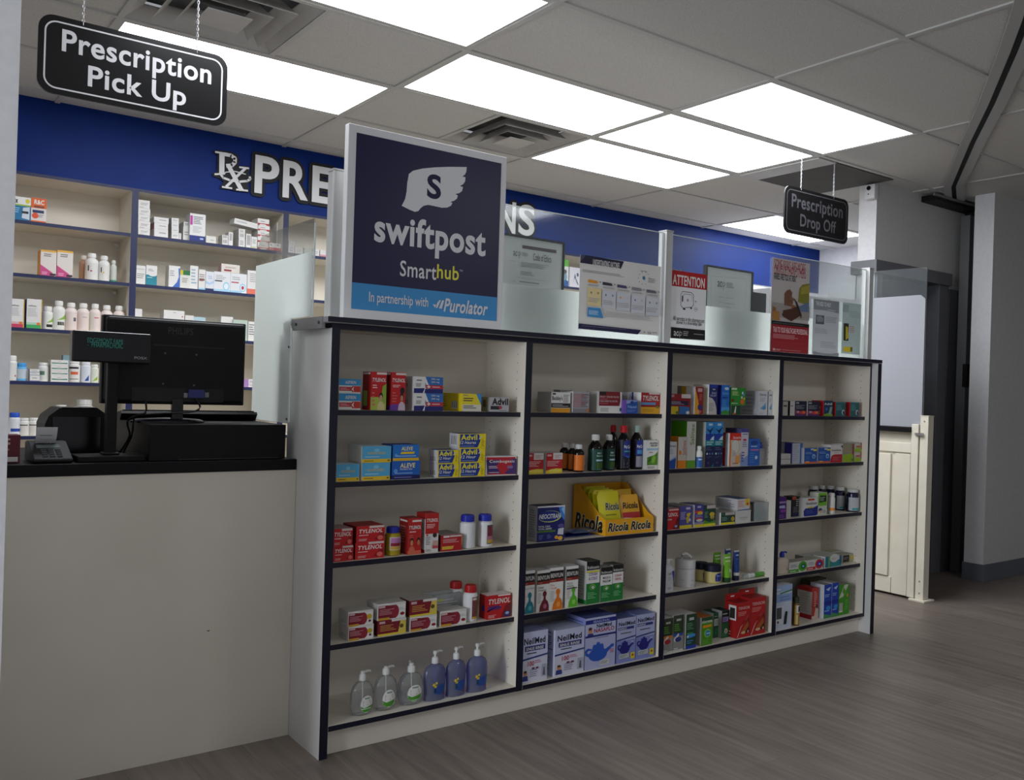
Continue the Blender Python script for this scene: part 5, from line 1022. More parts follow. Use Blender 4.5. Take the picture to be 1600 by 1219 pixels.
carton(R, 702, 988, 388, 'tallest nasal rinse box with large blue teapot shaped rinsing pot', '#b8bede', '#7f88bc', '#4a548c', [('r', 0, .88, 1, .96, '#1f2a80'), ('t', 'SEASONAL', .25, .895, .8, .94, '#b8c0e8', .01), ('t', 'NeilMed', .36, .79, .86, .865, '#15152c', .035), ('t', 'NASAFLO', .28, .70, .95, .78, '#a82038', .03), ('p', [(.0, .62), (1, .62), (1, .66), (0, .66)], '#232a72'), ('e', .15, .75, .06, .06, '#c98a5a'), ('e', .15, .79, .06, .03, '#5a2a1a'), ('p', [(.06, .66), (.26, .66), (.24, .7), (.08, .7)], '#2f3a80'), ('r', 0, 0, 1, .60, '#aeb2d6'), ('l', .3, .585, .8, .61, 1, '#555')]+pot(.42, .27, .36, .21, '#2a55b4')+[('t', '50', .82, .26, .94, .34, '#c05a5a', .01), ('r', .5, .05, .8, .15, '#c9ccc0'), ('l', .52, .07, .78, .13, 2, '#7a8a9a')], sart=[('l', .1, .1, .9, .95, 14, '#4a5494')], d=.12, name='sinus_rinse_box', cat='box')
for a, c, v, ds in ((1002, 1180, 400, 'left'), (1186, 1360, 362, 'right')):
    carton(R, a, c, v, ds+' of two slim nasal rinse boxes with dark blue rinsing pots', '#a9afd2', '#6f78ac', '#5a6498' if ds == 'left' else '#6a74a8', [('t', 'NeilMed', .08, .83, .95, .92, '#15152c', .035), ('r', .06, .74, .9, .80, '#2a3478'), ('t', 'NASAFLO', .1, .75, .5, .79, 'w', .015), ('l', .2, .64, .8, .69, 1, '#555'), ('p', [(0, .50), (1, .55), (1, .58), (0, .53)], '#2a3472'), ('r', 0, 0, 1, .5, '#7f88c2')]+pot(.42, .30, .32, .17, '#201f78')+[('r', .12, .1, .66, .2, '#b8bcb8'), ('l', .16, .12, .6, .18, 2, '#6a7a9a'), ('r', .74, .06, .96, .2, '#d8cc2a'), ('e', .85, .14, .06, .03, '#b84a2a'), ('t', '30', .74, .42, .88, .47, '#d0d0e8', .01)], d=.09, name='sinus_rinse_box', cat='box')
# ---- third bay, top shelf
R = row(2, 0, 1020, 560, .13125)
carton(R, 185, 450, 425, 'dark red box with yellow and blue panels at left end', '#8f1c22', '#b0aca8', art=[('r', .58, .80, 1, 1, '#d8cfcc'), ('r', 0, 0, .45, .38, '#d0b92a'), ('p', [(.5, 0), (.95, 0), (.95, .36), (.5, .4)], '#2f6fae'), ('e', .88, .08, .08, .08, '#d9dde4'), ('e', .4, .08, .07, .07, '#4a7a2a'), ('r', 0, .45, .9, .66, '#2a1a3a'), ('l', .04, .47, .85, .64, 3, '#b8a8b8'), ('r', .02, .84, .25, .96, '#c48a8a')], d=.07)
carton(R, 370, 442, 330, 'small grey box behind the dark red one', '#8f8d86', d=.04, y=.13)
carton(R, 505, 602, 340, 'yellow and red narrow carton with white side', '#8f1a1e', '#d6a51c', art=[('p', [(0, 0), (.55, .0), (.4, .5), (0, .95)], '#e09a1c'), ('r', .3, .82, .85, .95, '#c9a0a0'), ('l', .5, .5, .95, .75, 4, '#c46a6a'), ('r', .35, .18, .85, .34, '#22307a'), ('l', .1, .04, .9, .14, 2, '#c9a090')], sart=[('r', .35, 0, 1, 1, 'w')], d=.08)
carton(R, 670, 772, 312, 'navy and white narrow carton', '#232a66', 'w', art=[('p', [(0, 0), (.95, 0), (.9, .2), (.7, .42), (.4, .54), (0, .58)], '#c4c0bc'), ('l', .06, .1, .7, .4, 6, '#8a8a8a'), ('t', 'SINUS', .3, .68, .85, .75, '#b8bce0', .01), ('t', 'RELIEF', .15, .6, .85, .66, '#b8bce0', .01), ('r', .4, .82, .7, .86, '#aab'), ('r', 0, .9, 1, 1, '#1a3a9c')], d=.09)
carton(R, 820, 915, 318, 'bright blue narrow carton with navy side', '#1f6fc0', '#1c2080', art=[('e', .62, .88, .28, .05, '#b8d4e8'), ('t', 'Otrivin', .08, .68, .85, .76, '#7fb4e8', .01), ('r', .1, .55, .75, .6, '#1a3a8c'), ('r', 0, .12, 1, .26, '#4a9ad8'), ('p', [(0, 0), (1, 0), (1, .12), (.5, .16), (0, .1)], '#3f8a3a'), ('l', .1, .28, .8, .5, 4, '#4f93d4')], d=.07)
zz = carton(R, 930, 1040, 562, 'small dark green box under a brighter green one', '#1f4a2a', '#7f807c', art=[('p', [(.3, .1), (.45, .9), (.55, .9), (.5, .1)], '#d4d4cc'), ('e', .35, .12, .2, .1, '#a8602a')], d=.08)
carton(R, 927, 1106, 348, 'bright green box with coloured dots on top of another', '#2f8a2c', '#1f5a1c', art=[('l', .1, .55, .6, .8, 4, '#c9d8a0'), ('r', .05, .86, .4, .97, '#c9d4b8'), ('e', .78, .2, .13, .15, '#d8642a'), ('e', .9, .38, .05, .07, '#d8c22a'), ('e', .74, .45, .05, .08, '#e0e0d8'), ('e', .86, .6, .05, .08, '#4a8ad0'), ('e', .78, .7, .05, .08, '#c9d8e8'), ('l', .05, .08, .6, .16, 1, '#d0d8c8'), ('e', .12, .28, .1, .08, '#7a2a1a')], d=.08, base=zz)
for a, c, ds, s2 in ((1258, 1366, 'left', '#a9abb2'), (1378, 1486, 'right', '#a9abb2')):
    carton(R, a, c, 390 if ds == 'left' else 396, ds+' of two white nose spray cartons with pale blue drop', '#cfd2d6', s2, art=[('t', 'Otrivin', .1, .8, .85, .90, '#30343c', .01), ('l', .15, .55, .8, .74, 4, '#a4a8b0'), ('p', [(.2, .28), (.5, .38), (.8, .52), (.85, .3), (.6, .22)], '#6fa6cc'), ('e', .65, .3, .18, .07, '#4f93c4'), ('l', .1, .04, .6, .12, 2, '#a9b4c0')], d=.11 if ds == 'left' else .06, sart=[('l', .2, .1, .8, .9, 5, '#8f929a')], name='nose_spray_carton', cat='carton')
# ---- third bay, second shelf
R = row(2, 1, 1020, 650, .13125)
carton(R, 180, 285, 308, 'white and blue nose spray carton at left end', '#cfd2d6', art=[('p', [(0, 0), (.9, 0), (.95, .42), (.6, .34), (0, .26)], '#1f4a9c'), ('p', [(0, .26), (.6, .34), (.95, .45), (.95, .5), (.55, .38), (0, .3)], '#8fb4d8'), ('t', 'Otrivin', .08, .80, .9, .89, '#30343c', .01), ('l', .1, .55, .7, .75, 4, '#a4a8b0')], d=.06, name='nose_spray_carton', cat='carton')
carton(R, 303, 405, 250, 'white and orange nasal wash carton', '#c9c6c0', '#e08a1c', art=[('r', 0, 0, 1, .25, '#e0861c'), ('e', .25, .50, .15, .07, '#d8802a'), ('l', .1, .26, .9, .36, 3, '#d8c0a0')], d=.08, name='nasal_wash_carton', cat='carton')
bq = bpy.data.objects['nasal_wash_carton']
carton(R, 407, 515, 66, 'white and green nasal wash carton, tallest here', '#c9c6c0', '#4fa01c', art=[('r', 0, 0, 1, .165, '#5f9a2c'), ('l', .1, .2, .9, .36, 3, '#c4c8b8')], d=.09, name='nasal_wash_carton', cat='carton')
for nm, tx, c, fr in (('nasal_wash_carton', 'Salinex', '#d0702a', (.5, .42, .88, .9)), ('nasal_wash_carton.001', 'Salinex', '#5f8f2c', (.38, .5, .82, .95))):
    o = bpy.data.objects[nm]; me = o.data; bb = MB(); W = max(v.co.x for v in me.vertices)*2; H = max(v.co.z for v in me.vertices)
    V, P = glyph(tx, .0, 0); bb.mesh([(-W/2+W*(fr[2]-(fr[2]-fr[0])*q), -.0014, H*(fr[1]+(fr[3]-fr[1])*p)) for p, q in V], P, c)
    bb.build('brand_lettering', o)
bottle(R, 505, 592, 358, 'small blue and white nasal spray bottle', 'w', 'w', 'tall', '#2a62ac', (.02, .5), [('r', .3, .7, .8, .85, '#b8ccdf'), ('l', .3, .2, .9, .6, 4, '#8fb0d4')], y=.0, name='spray_bottle')
SW = [('r', 0, 0, 1, .47, '#1a1f4a'), ('r', 0, .47, 1, .6, '#1f7f8a'), ('r', 0, .6, 1, .74, '#1f3a9c'), ('p', [(.05, .86), (.45, .82), (.95, .90), (.6, .78), (.5, .72), (.4, .78)], '#142a5a'), ('p', [(.5, .60), (.95, .6), (.95, .7), (.7, .66)], '#c9dcea'), ('r', .3, .92, .75, .97, '#b8d0e4'), ('l', .1, .49, .9, .58, 2, '#b8d8dc'), ('l', .1, .37, .8, .45, 2, '#5a5f8a'), ('e', .2, .30, .09, .025, '#c9d4e0'), ('e', .5, .30, .08, .025, '#5a7ab0'), ('e', .8, .30, .08, .025, '#5a7ab0'), ('l', .1, .2, .8, .25, 2, '#4a4f7a'), ('e', .35, .1, .15, .03, '#4a3a6a'), ('p', [(.7, 0), (.95, .0), (.95, .1)], '#2a6a8a')]
for a, c, ds in ((632, 735, 'left'), (738, 840, 'right')):
    carton(R, a, c, 74, ds+' of two tall blue sea water spray cartons', '#2f86c8', '#b4b3ae' if ds == 'left' else '#2f86c8', art=SW, d=.10, name='spray_carton', cat='carton')
carton(R, 915, 1050, 206, 'red and orange nose cream carton', '#c9c0b2', '#c01c18', art=[('p', [(0, .8), (1, .78), (1, 1), (0, 1)], '#d02a1c'), ('p', [(0, 0), (.12, 0), (.15, .6), (.1, .8), (0, .8)], '#d8762a'), ('t', 'Secaris', .3, .83, .95, .91, 'w', .02), ('e', .5, .6, .3, .2, '#d4d0c8'), ('p', [(.5, .1), (.95, .1), (.95, .4), (.75, .3), (.6, .35)], '#dc9a5a'), ('l', .3, .3, .6, .5, 4, '#a8a090'), ('l', .3, .06, .9, .12, 1, '#a05a3a')], sart=[('r', .65, 0, 1, 1, 'w'), ('r', .05, .55, .6, .95, '#d8701c')], d=.065, name='nose_cream_carton', cat='carton')
carton(R, 1052, 1140, 152, 'white and violet carton with red lettering', '#c4c2cc', '#4a4a7a', '#3f3f70', [('r', 0, .9, 1, 1, '#44448a'), ('l', .2, .83, .9, .88, 1, '#55558a'), ('e', .5, .70, .25, .03, '#c0304a'), ('l', .2, .5, .85, .66, 3, '#7a7a9c'), ('p', [(0, 0), (1, 0), (1, .3), (.4, .2), (0, .35)], '#7f93c4'), ('l', .1, .1, .5, .4, 4, '#4a5a9a')], d=.09, name='nose_cream_carton', cat='carton')
carton(R, 1142, 1272, 272, 'bright blue carton with small pink and white print', '#2a62b4', '#1a4a92', art=[('e', .5, .85, .32, .08, '#1c3f8c'), ('l', .2, .68, .85, .76, 1, '#a9c4e8'), ('r', .2, .56, .9, .61, '#c86a9a'), ('e', .7, .3, .12, .07, '#b8cce8'), ('l', .1, .1, .6, .5, 5, '#4a80c8')], d=.05, name='spray_carton', cat='carton')
t = empty('blister_pack', (R.P(1340, 560, .06).x, .09, SZ[1]), 'clear pack holding two blue ear drop bottles, '+R.where, 'pack', R.grp % 'pack')
xx = R.P(1282, 560, .06).x-t.location.x; xw = min(R.P(1395, 560, .06).x, R.lim[1])-t.location.x
b = MB()
for zz0 in (.001, .058): b.lathe([(.016, zz0), (.022, zz0+.004), (.022, zz0+.03), (.018, zz0+.042), (.010, zz0+.05)], M('#1c3aa0', .25), 18, (xx+xw)/2-.006, 0)
b.build('bottle', t, smooth=True); b = MB(); b.box(xx, xw, -.024, .024, .0005, .075, CLEARB); b.build('clear_shell', t); b = MB(); b.box(xx, xw, -.025, .025, .055, .0575, '#b08a7a'); b.build('tray_band', t)
# ---- third bay, middle shelf
R = row(2, 2, 1020, 740, .13125)
carton(R, 140, 312, 418, 'red tablet box with dark edge at left end', '#c01a1f', '#4a1518', '#9a9894', [('r', .3, .9, .96, .97, '#e0c4c0'), ('t', 'TYLENOL', .02, .62, .92, .8, 'w', .025, .15), ('t', 'BACK PAIN', .06, .44, .5, .52, 'w', .01), ('p', [(.55, .02), (1, .02), (1, .6), (.85, .5), (.75, .2)], '#6a0f14'), ('e', .8, .14, .1, .06, '#8ab0e0')], d=.08)
def ech(bg): return [('r', 0, 0, 1, .14, '#d8c22a'), ('r', .5, .84, .85, .94, '#c4b8d0'), ('l', .06, .4, .6, .75, 6, '#b8b0d8'), ('p', [(.6, .2), (.75, .25), (.8, .6), (.95, .66), (.7, .7), (.62, .5), (.5, .5)], '#c0a828'), ('e', .7, .6, .16, .08, '#cdb42c'), ('e', .82, .36, .08, .07, '#b8c4e0')]
carton(R, 322, 466, 388, 'violet and yellow tea box with a flower', '#4c4a94', '#7f7d98', '#8a8a86', ech(1), d=.11)
carton(R, 496, 606, 372, 'violet and orange box with a white side', '#43408c', 'w', '#3f4070', [('r', 0, 0, 1, .12, '#d8c22a'), ('r', .3, .86, .7, .94, '#b4b0cc'), ('r', .05, .62, .8, .74, '#b8423a'), ('e', .6, .62, .3, .08, '#d8b02c'), ('r', .05, .36, .8, .42, '#b8423a'), ('e', .55, .3, .35, .06, '#d0c8b8'), ('r', 0, .12, 1, .22, '#8a8ca8'), ('l', .1, .44, .9, .58, 3, '#9a98c0')], d=.09)
carton(R, 608, 746, 372, 'dark green and yellow box with a flower', '#24443a', '#24443a', '#a8a6a0', [('r', 0, 0, 1, .12, '#d8cc2a'), ('p', [(0, .12), (1, .12), (1, .26), (.5, .18), (0, .3)], '#4f8a2a'), ('r', .25, .82, 1, .98, '#c0b4b0'), ('e', .7, .55, .22, .1, '#c9b02c'), ('e', .72, .42, .16, .08, '#d8cc8a'), ('p', [(.6, .3), (.66, .5), (.8, .5), (.86, .25), (.75, .35)], '#a8982a'), ('l', .06, .4, .4, .7, 4, '#7f9a8a')], d=.10)
carton(R, 810, 975, 462, 'flat dark green and yellow box with white side', '#24443a', 'w', '#a4a29e', [('r', 0, 0, 1, .16, '#d8cc2a'), ('r', .3, .76, 1, .98, '#b8b0ac'), ('e', .85, .42, .12, .2, '#b8a02c'), ('l', .06, .3, .6, .65, 3, '#7f9a8a'), ('r', .05, .8, .2, .95, '#4a6a5a')], d=.09, sart=[('r', 0, 0, 1, 1, 'w')])
zz = carton(R, 985, 1165, 440, 'lower white box with grey lettering in a stacked pair', '#c9c8c4', '#b8b6b2', art=[('t', 'zincum', .28, .36, .80, .5, '#77767a', .0), ('l', .34, .22, .74, .3, 1, '#a0a0a4')], d=.10)
carton(R, 1008, 1155, 302, 'upper white and blue box with yellow patch in a stacked pair', '#c9c6c4', '#c4c3c4', '#3a4a7c', [('p', [(0, 0), (1, .02), (1, .1), (.5, .08), (0, .04)], '#2a4a9c'), ('p', [(.62, .4), (.95, .4), (.95, .98), (.62, .98)], '#e0b82a'), ('l', .05, .3, .56, .88, 4, '#c8847a'), ('e', .8, .55, .08, .12, '#b8442a')], d=.13, base=zz, sart=[('l', .1, .15, .9, .85, 7, '#55586a')])
carton(R, 1150, 1208, 342, 'narrow black box beside a clear pack', '#141414', '#2a2622', art=[('r', 0, .5, .4, .9, '#6a5a2a')], d=.05, y=.03)
t = empty('clear_packet', (R.P(1300, 560, .05).x, .05, SZ[2]), 'clear pack holding a green item at right end, '+R.where, 'packet', R.grp % 'packet')
xx = R.P(1216, 560, .035).x-t.location.x; xw = min(R.P(1385, 560, .035).x, R.lim[1])-t.location.x; hh = R.P(1300, 345, .035).z-SZ[2]
b = MB(); b.box(xx, xw, -.014, .05, .001, hh, CLEARB); b.build('clear_shell', t)
b = MB(); b.lathe([(.014, .006), (.018, .01), (.018, .03), (.013, hh*.68), (.009, hh*.72)], M('#1f7f5a', .3), 18, (xx+xw)/2-.004, .016); b.build('green_bottle', t, smooth=True); b = MB(); b.box(xw-.018, xw-.002, -.006, .03, .004, hh*.6, M('#153f34', .4)); b.build('dark_tube', t)
# ---- third bay, fourth shelf
R = row(2, 3, 1020, 830, .13125)
t = pump_bottle(R, 90, 258, 330, 395, 'white lotion pump bottle with blue triangle, half hidden at left', '#cfd0d2', [], [('p', [(.42, .95), (.95, .98), (.86, .1)], '#1f3aa0'), ('t', 'raVe', .0, .78, .42, .9, '#33363c', .0), ('l', .0, .5, .5, .68, 2, '#b0b4bc'), ('l', .0, .05, .5, .15, 2, '#8a8e98')], y=.008, sy=.6, round_=False, name='lotion_bottle', lrect=(.3, .06, .98, .80))
R2 = Row(R.z, R.y, R.ox, R.oy, R.k, R.where, R.grp)
xc_, rr, _y = roundfit(R, 262, 500, 560, .02); X0, X1 = xc_-rr, xc_+rr; zt_ = R.P(380, 372, .03).z-SZ[3]
t = empty('cream_tub', ((X0+X1)/2, .022+.02+rr, SZ[3]+EPS), 'large white cream tub with pump lid, '+R.where, 'tub', R.grp % 'tub')
b = MB(); b.lathe([(rr*.97, 0), (rr, .004), (rr, zt_*.66), (rr*.99, zt_*.67)], '#d2d2d2', 30); b.build('body', t, smooth=True)
b = MB(); b.lathe([(rr*1.01, zt_*.68), (rr*1.01, zt_*.97), (rr*.95, zt_)], '#cfcfcd', 30); b.build('lid', t, smooth=True)
b = MB(); b.tube([(-.022, 0, zt_-.002), (-.022, 0, zt_+.018), (-.005, -.004, zt_+.024), (.016, -.010, zt_+.012), (.022, -.012, zt_+.006)], .0075, '#c9c9c7', 10); b.build('pump', t, smooth=True)
b = MB(); W = 2.6*rr; mpc = cyl(W, rr); b.art([('t', 'CeraVe', .66, .66, 1.0, .84, '#33363c', .0), ('l', .44, .34, .62, .44, 2, '#9a9a9e'), ('l', .66, .5, .95, .58, 2, '#a4a4a8'), ('r', .68, .34, .92, .38, '#44464c'), ('r', .68, .06, .88, .12, '#44464c'), ('l', .4, .08, .6, .2, 3, '#b0b0b4'), ('l', .0, .4, .2, .44, 1, '#777')], W, zt_*.66, mpc, .0005, curved=True); b.build('label', t)
JEL = M('#c9bb7c', .2)
for a, c, v, y, ds in ((500, 655, 368, .075, 'rear'), (612, 812, 392, .014, 'front')):
    bottle(R, a, c, v, ds+' of two petroleum jelly jars with dark blue lids', JEL, '#12162e', 'jar', JEL, (.1, .6), [('p', [(.3, .1), (.62, .05), (.8, .3), (.82, .7), (.7, .95), (.45, .98), (.28, .8)], '#1f2f86'), ('t', 'Vaseline', .36, .60, .76, .78, '#b8c4e8', .01), ('l', .36, .25, .7, .5, 2, '#8a9ad0'), ('e', .66, .65, .1, .12, '#4a5ab8')], y=y, name='jelly_jar', cat='jar')
def tube(uL, uR, vT, desc, body, cap, art, y=.012):
    X0, X1 = R.P(uL, 560, R.y+y).x, R.P(uR, 560, R.y+y).x; Wd = (X1-X0)*.82; H = R.P((uL+uR)/2, vT, R.y+y).z-SZ[3]-EPS
    t = empty('lotion_tube', ((X0+X1)/2, R.y+y+Wd*.35, SZ[3]+EPS), desc+', '+R.where, 'tube', R.grp % 'tube'); ch = H*.17
    b = MB(); n = 20; V = []; rows = [(0, .40, .34), (.1, .42, .34), (.5, .46, .24), (.9, .5, .05), (1, .5, .015)]
    for q, a, dd in rows:
        for i in range(n):
            an = 2*math.pi*i/n; V.append((Wd*a*math.cos(an), Wd*dd*math.sin(an), ch+(H-ch)*q))
    P = [(j*n+i, j*n+(i+1) % n, (j+1)*n+(i+1) % n, (j+1)*n+i) for j in range(len(rows)-1) for i in range(n)]+[tuple(reversed(range(n))), tuple(range(len(V)-n, len(V)))]
    b.mesh(V, P, body)
    def mp(s, q, o):
        z = q/(H-ch)
        for i in range(4):
            if rows[i][0] <= z <= rows[i+1][0]+1e-6: k = (z-rows[i][0])/(rows[i+1][0]-rows[i][0]); a = rows[i][1]+(rows[i+1][1]-rows[i][1])*k; dd = rows[i][2]+(rows[i+1][2]-rows[i][2])*k; break
        x = s-Wd/2; f_ = math.sqrt(max(1-(x/(a*Wd))**2, .02)); return (x, -dd*Wd*f_-o-.0004, ch+q)
    b.art(art, Wd, H-ch, mp, .0006, curved=True); b.build('body', t, smooth=True)
    b = MB(); b.lathe([(Wd*.39, 0), (Wd*.41, .002), (Wd*.40, ch*.97), (Wd*.36, ch)], cap, 20, sy=.85); b.build('cap', t, smooth=True)
    return t
TGA = [('r', .12, .82, .85, .88, '#d8e4c0'), ('r', .14, .66, .86, .74, '#b8d890'), ('l', .18, .67, .8, .73, 1, '#4a7a3a'), ('e', .6, .3, .12, .09, '#d4e8c8'), ('l', .2, .5, .8, .6, 2, '#8fc84a')]
TBA = [('r', .1, .93, .9, 1, '#c4c0bc'), ('r', .35, .78, .8, .83, '#b8c4e0'), ('e', .45, .52, .16, .12, '#1f3f8a'), ('l', .25, .3, .8, .7, 5, '#4a6aa8'), ('r', .08, .0, .92, .12, '#c9c8c4')]
tube(738, 845, 262, 'rear of two light green lotion tubes', '#6fb02a', '#1f4a1c', TGA, .10)
tube(870, 960, 215, 'rear of two dark blue lotion tubes', '#1f3a7a', '#141a3a', TBA, .08)
tube(860, 966, 280, 'front of two light green lotion tubes', '#74b82c', '#1c4a1f', TGA, .012)
tube(970, 1060, 235, 'front of two dark blue lotion tubes', '#223f80', '#141a3a', TBA, .02)
t = empty('lip_balm_pack', (R.P(1200, 520, .06).x, .055, SZ[3]+EPS), 'small clear and green pack lying flat at right end, '+R.where, 'pack', R.grp % 'pack')
b = MB(); b.tube([(-.075, 0, .011), (-.01, 0, .011)], .010, CLEARB, 12); b.build('clear_tube', t, smooth=True); b = MB(); b.tube([(-.01, 0, .011), (.055, .0, .011)], .0105, '#4f9a2c', 12); b.build('green_tube', t, smooth=True); b = MB(); b.tube([(.056, 0, .011), (.075, 0, .011)], .0105, '#9aa088', 12); b.tube([(-.05, -.003, .012), (-.012, -.003, .012)], .0108, '#cfd2d0', 12); b.build('cap', t, smooth=True)
# ---- third bay, bottom shelf
R = row(2, 4, 1020, 910, .13125)
def nic(c, st): return [('r', 0, .48, 1, .90, '#2a3a1f'), ('r', 0, .90, 1, 1, '#3a3f34'), ('r', .3, .84, .75, .9, '#b0b4a8'), ('l', .1, .56, .8, .78, 4, '#5f9a3a'), ('r', 0, 0, 1, .48, '#8d8c88'), ('r', 0, .42, .95, .5, st), ('p', [(.05, .34), (.5, .5), (.6, .46), (.2, .26)], '#d8d2c4'), ('e', .5, .33, .3, .07, c), ('l', .1, .05, .5, .12, 1, '#c9c9c4'), ('r', 0, 0, 1, .05, '#c4c2bc')]
carton(R, 118, 240, 432, 'grey and dark green gum carton with red berries, leftmost', '#8d8c88', '#c9c8c2', '#c0beb8', nic('#a8202a', '#c8762a'), d=.08, name='gum_carton', cat='carton')
carton(R, 246, 366, 392, 'grey and dark green gum carton with a blue ribbon', '#8d8c88', '#c9c8c2', '#c0beb8', nic('#2a2f7a', '#2a4a9c'), d=.08, name='gum_carton', cat='carton')
carton(R, 396, 520, 378, 'dark green gum carton with bright blue band and white side', '#24402a', '#d0cfcc', '#c4c2bc', [('r', .3, .82, .75, .9, '#b0b8b0'), ('l', .1, .55, .8, .76, 4, '#5f9a6a'), ('r', .1, .42, .7, .47, '#3a8a4a'), ('p', [(.1, .3), (.9, .34), (.9, .42), (.2, .42)], '#3a8fd0'), ('e', .2, .36, .1, .03, '#d8dce0'), ('l', .1, .14, .8, .26, 2, '#4a8ac0'), ('r', 0, 0, 1, .1, '#1f3a9c')], d=.09, name='gum_carton', cat='carton')
carton(R, 580, 712, 415, 'green and orange gum carton with a blue arc', '#4a8a1f', '#8f8e88', '#a8602a', [('r', 0, .86, 1, 1, '#1c4a28'), ('t', 'nicorette', .06, .8, .95, .9, 'w', .015), ('p', [(.1, .62), (.9, .64), (.9, .72), (.15, .72)], '#e0921c'), ('e', .55, .42, .30, .16, '#7fb83a'), ('e', .58, .42, .2, .11, '#2a7fc0'), ('l', .45, .38, .8, .46, 1, '#a8d0ea'), ('l', .1, .05, .9, .22, 3, '#6aa03a')], d=.09, name='gum_carton', cat='carton')
GL2 = [('r', .1, .48, .85, .76, '#b4b8b0'), ('l', .2, .52, .8, .72, 4, '#6a6f6a'), ('l', .1, .82, .8, .9, 1, '#8a9a8a'), ('l', .3, .1, .9, .4, 6, '#3a8a5a'), ('e', .5, .2, .3, .1, '#1f6a3a')]
carton(R, 722, 806, 362, 'dark green lozenge carton with pale square label', '#1c4a30', '#b0b2ae', '#274a3f', GL2, d=.07, y=.07, name='gum_carton', cat='carton')
carton(R, 822, 908, 335, 'dark green lozenge carton with purple label beside red boxes', '#1c5a34', '#a8aaa6', '#1c2a24', [('r', 0, .55, 1, 1, '#121a18'), ('r', .12, .58, .9, .76, '#8a78a8'), ('l', .2, .6, .8, .74, 3, '#4a3a6a'), ('l', .1, .84, .85, .92, 1, '#b0b0b0'), ('e', .6, .24, .22, .1, '#b8c4b0'), ('e', .6, .24, .08, .05, '#a02a2a'), ('l', .1, .05, .9, .2, 3, '#3f8a5a')], d=.06, y=.05, name='gum_carton', cat='carton')
TN = [('t', 'TENSOR', .1, .80, .95, .88, '#d8b8b0', .02), ('l', .1, .62, .8, .75, 3, '#d88a80'), ('p', [(.05, .02), (.3, .3), (.6, .48), (.9, .62), (.62, .5), (.33, .28), (.1, .02)], '#d8b0a8'), ('p', [(.35, .12), (.9, .55), (.95, .12)], '#4a1a10'), ('p', [(.4, .2), (.85, .46), (.9, .3), (.6, .12)], '#a8562a'), ('e', .5, .14, .16, .04, '#d8b088'), ('e', .85, .15, .05, .04, '#c9a0a0')]
for a, c, v, ds, k2 in ((1002, 1162, 240, 'left', 0), (1166, 1345, 180, 'right', 1)):
    zt2 = carton(R, a, c, v, ds+' of two red bandage boxes', '#b01c1c', '#a01818', '#8f1414', TN, d=.07, sart=[('r', .35, .5, .95, .92, '#d8d4d0'), ('r', .45, .55, .85, .85, '#2a2422'), ('l', .2, .05, .7, .2, 2, '#d8a8a0')] if not k2 else (), name='bandage_box', cat='box')
    o = bpy.data.objects['bandage_box' if not k2 else 'bandage_box.001']; bb = MB(); W = max(v_.co.x for v_ in o.data.vertices)
    hz = zt2-SZ[4]-EPS; bb.box(-W, W, .066, .0675, hz-.002, hz+.028, '#b01c1c'); bb.box(-.012, .012, .0655, .068, hz+.012, hz+.018, '#e0d8d4'); bb.build('hang_tab', o)
# ---- last bay, top shelf
R = row(3, 0, 1200, 580, .13125)
carton(R, 178, 236, 360, 'small pale grey box at left end', '#b4b2a8', art=[('r', .1, .62, .8, .74, '#4a4a48')], d=.05)
carton(R, 262, 316, 356, 'narrow white box with black side', '#c9c8c4', '#22221f', art=[('l', .1, .6, .8, .75, 1, '#777')], d=.06)
def adc(): return [('r', 0, 0, 1, .12, '#5a2a6a'), ('p', [(0, .12), (1, .12), (1, .34), (.6, .3), (0, .38)], '#8a3a4a'), ('e', .65, .22, .26, .12, '#c8402a'), ('e', .75, .25, .1, .08, '#d8784a'), ('e', .25, .26, .12, .07, '#a89ab8'), ('r', .06, .82, .32, .92, '#a8a8b0'), ('l', .06, .45, .85, .74, 4, '#8f8f9c')]
carton(R, 322, 460, 357, 'left of two navy tablet boxes with red splash', '#171a34', 'w', art=adc(), d=.07)
carton(R, 472, 612, 360, 'right of two navy tablet boxes with red splash', '#171a34', 'w', art=adc(), d=.07)
carton(R, 665, 770, 352, 'navy box with green foot, yellow top and red side', '#173a5a', '#b01f24', '#d8c41c', [('t', 'Advil', .06, .72, .9, .86, 'w', .02), ('p', [(0, 0), (1, 0), (1, .12), (.5, .2), (0, .1)], '#6a9a2a'), ('p', [(.5, .1), (.8, .1), (.95, .6), (.7, .6)], '#7fa08a'), ('e', .3, .45, .14, .1, '#2a6aa8')], sart=[('l', .2, .1, .8, .8, 8, '#d8b0b0')], d=.07)
for a, c, v, ds, sy_ in ((805, 922, 368, 'left', 1), (980, 1084, 370, 'right', 1)):
    carton(R, a, c, v, ds+' of two teal capsule boxes with red side', '#1f5a5f', '#b0262c', art=[('l', .08, .4, .7, .85, 6, '#5a9a9a'), ('e', .78, .28, .16, .18, '#c4c8cc'), ('e', .82, .25, .1, .14, '#1c2a4a'), ('r', 0, .92, 1, 1, '#3f7f80')], sart=[('e', .3, .2, .2, .12, '#d8a0a0')], d=.06)
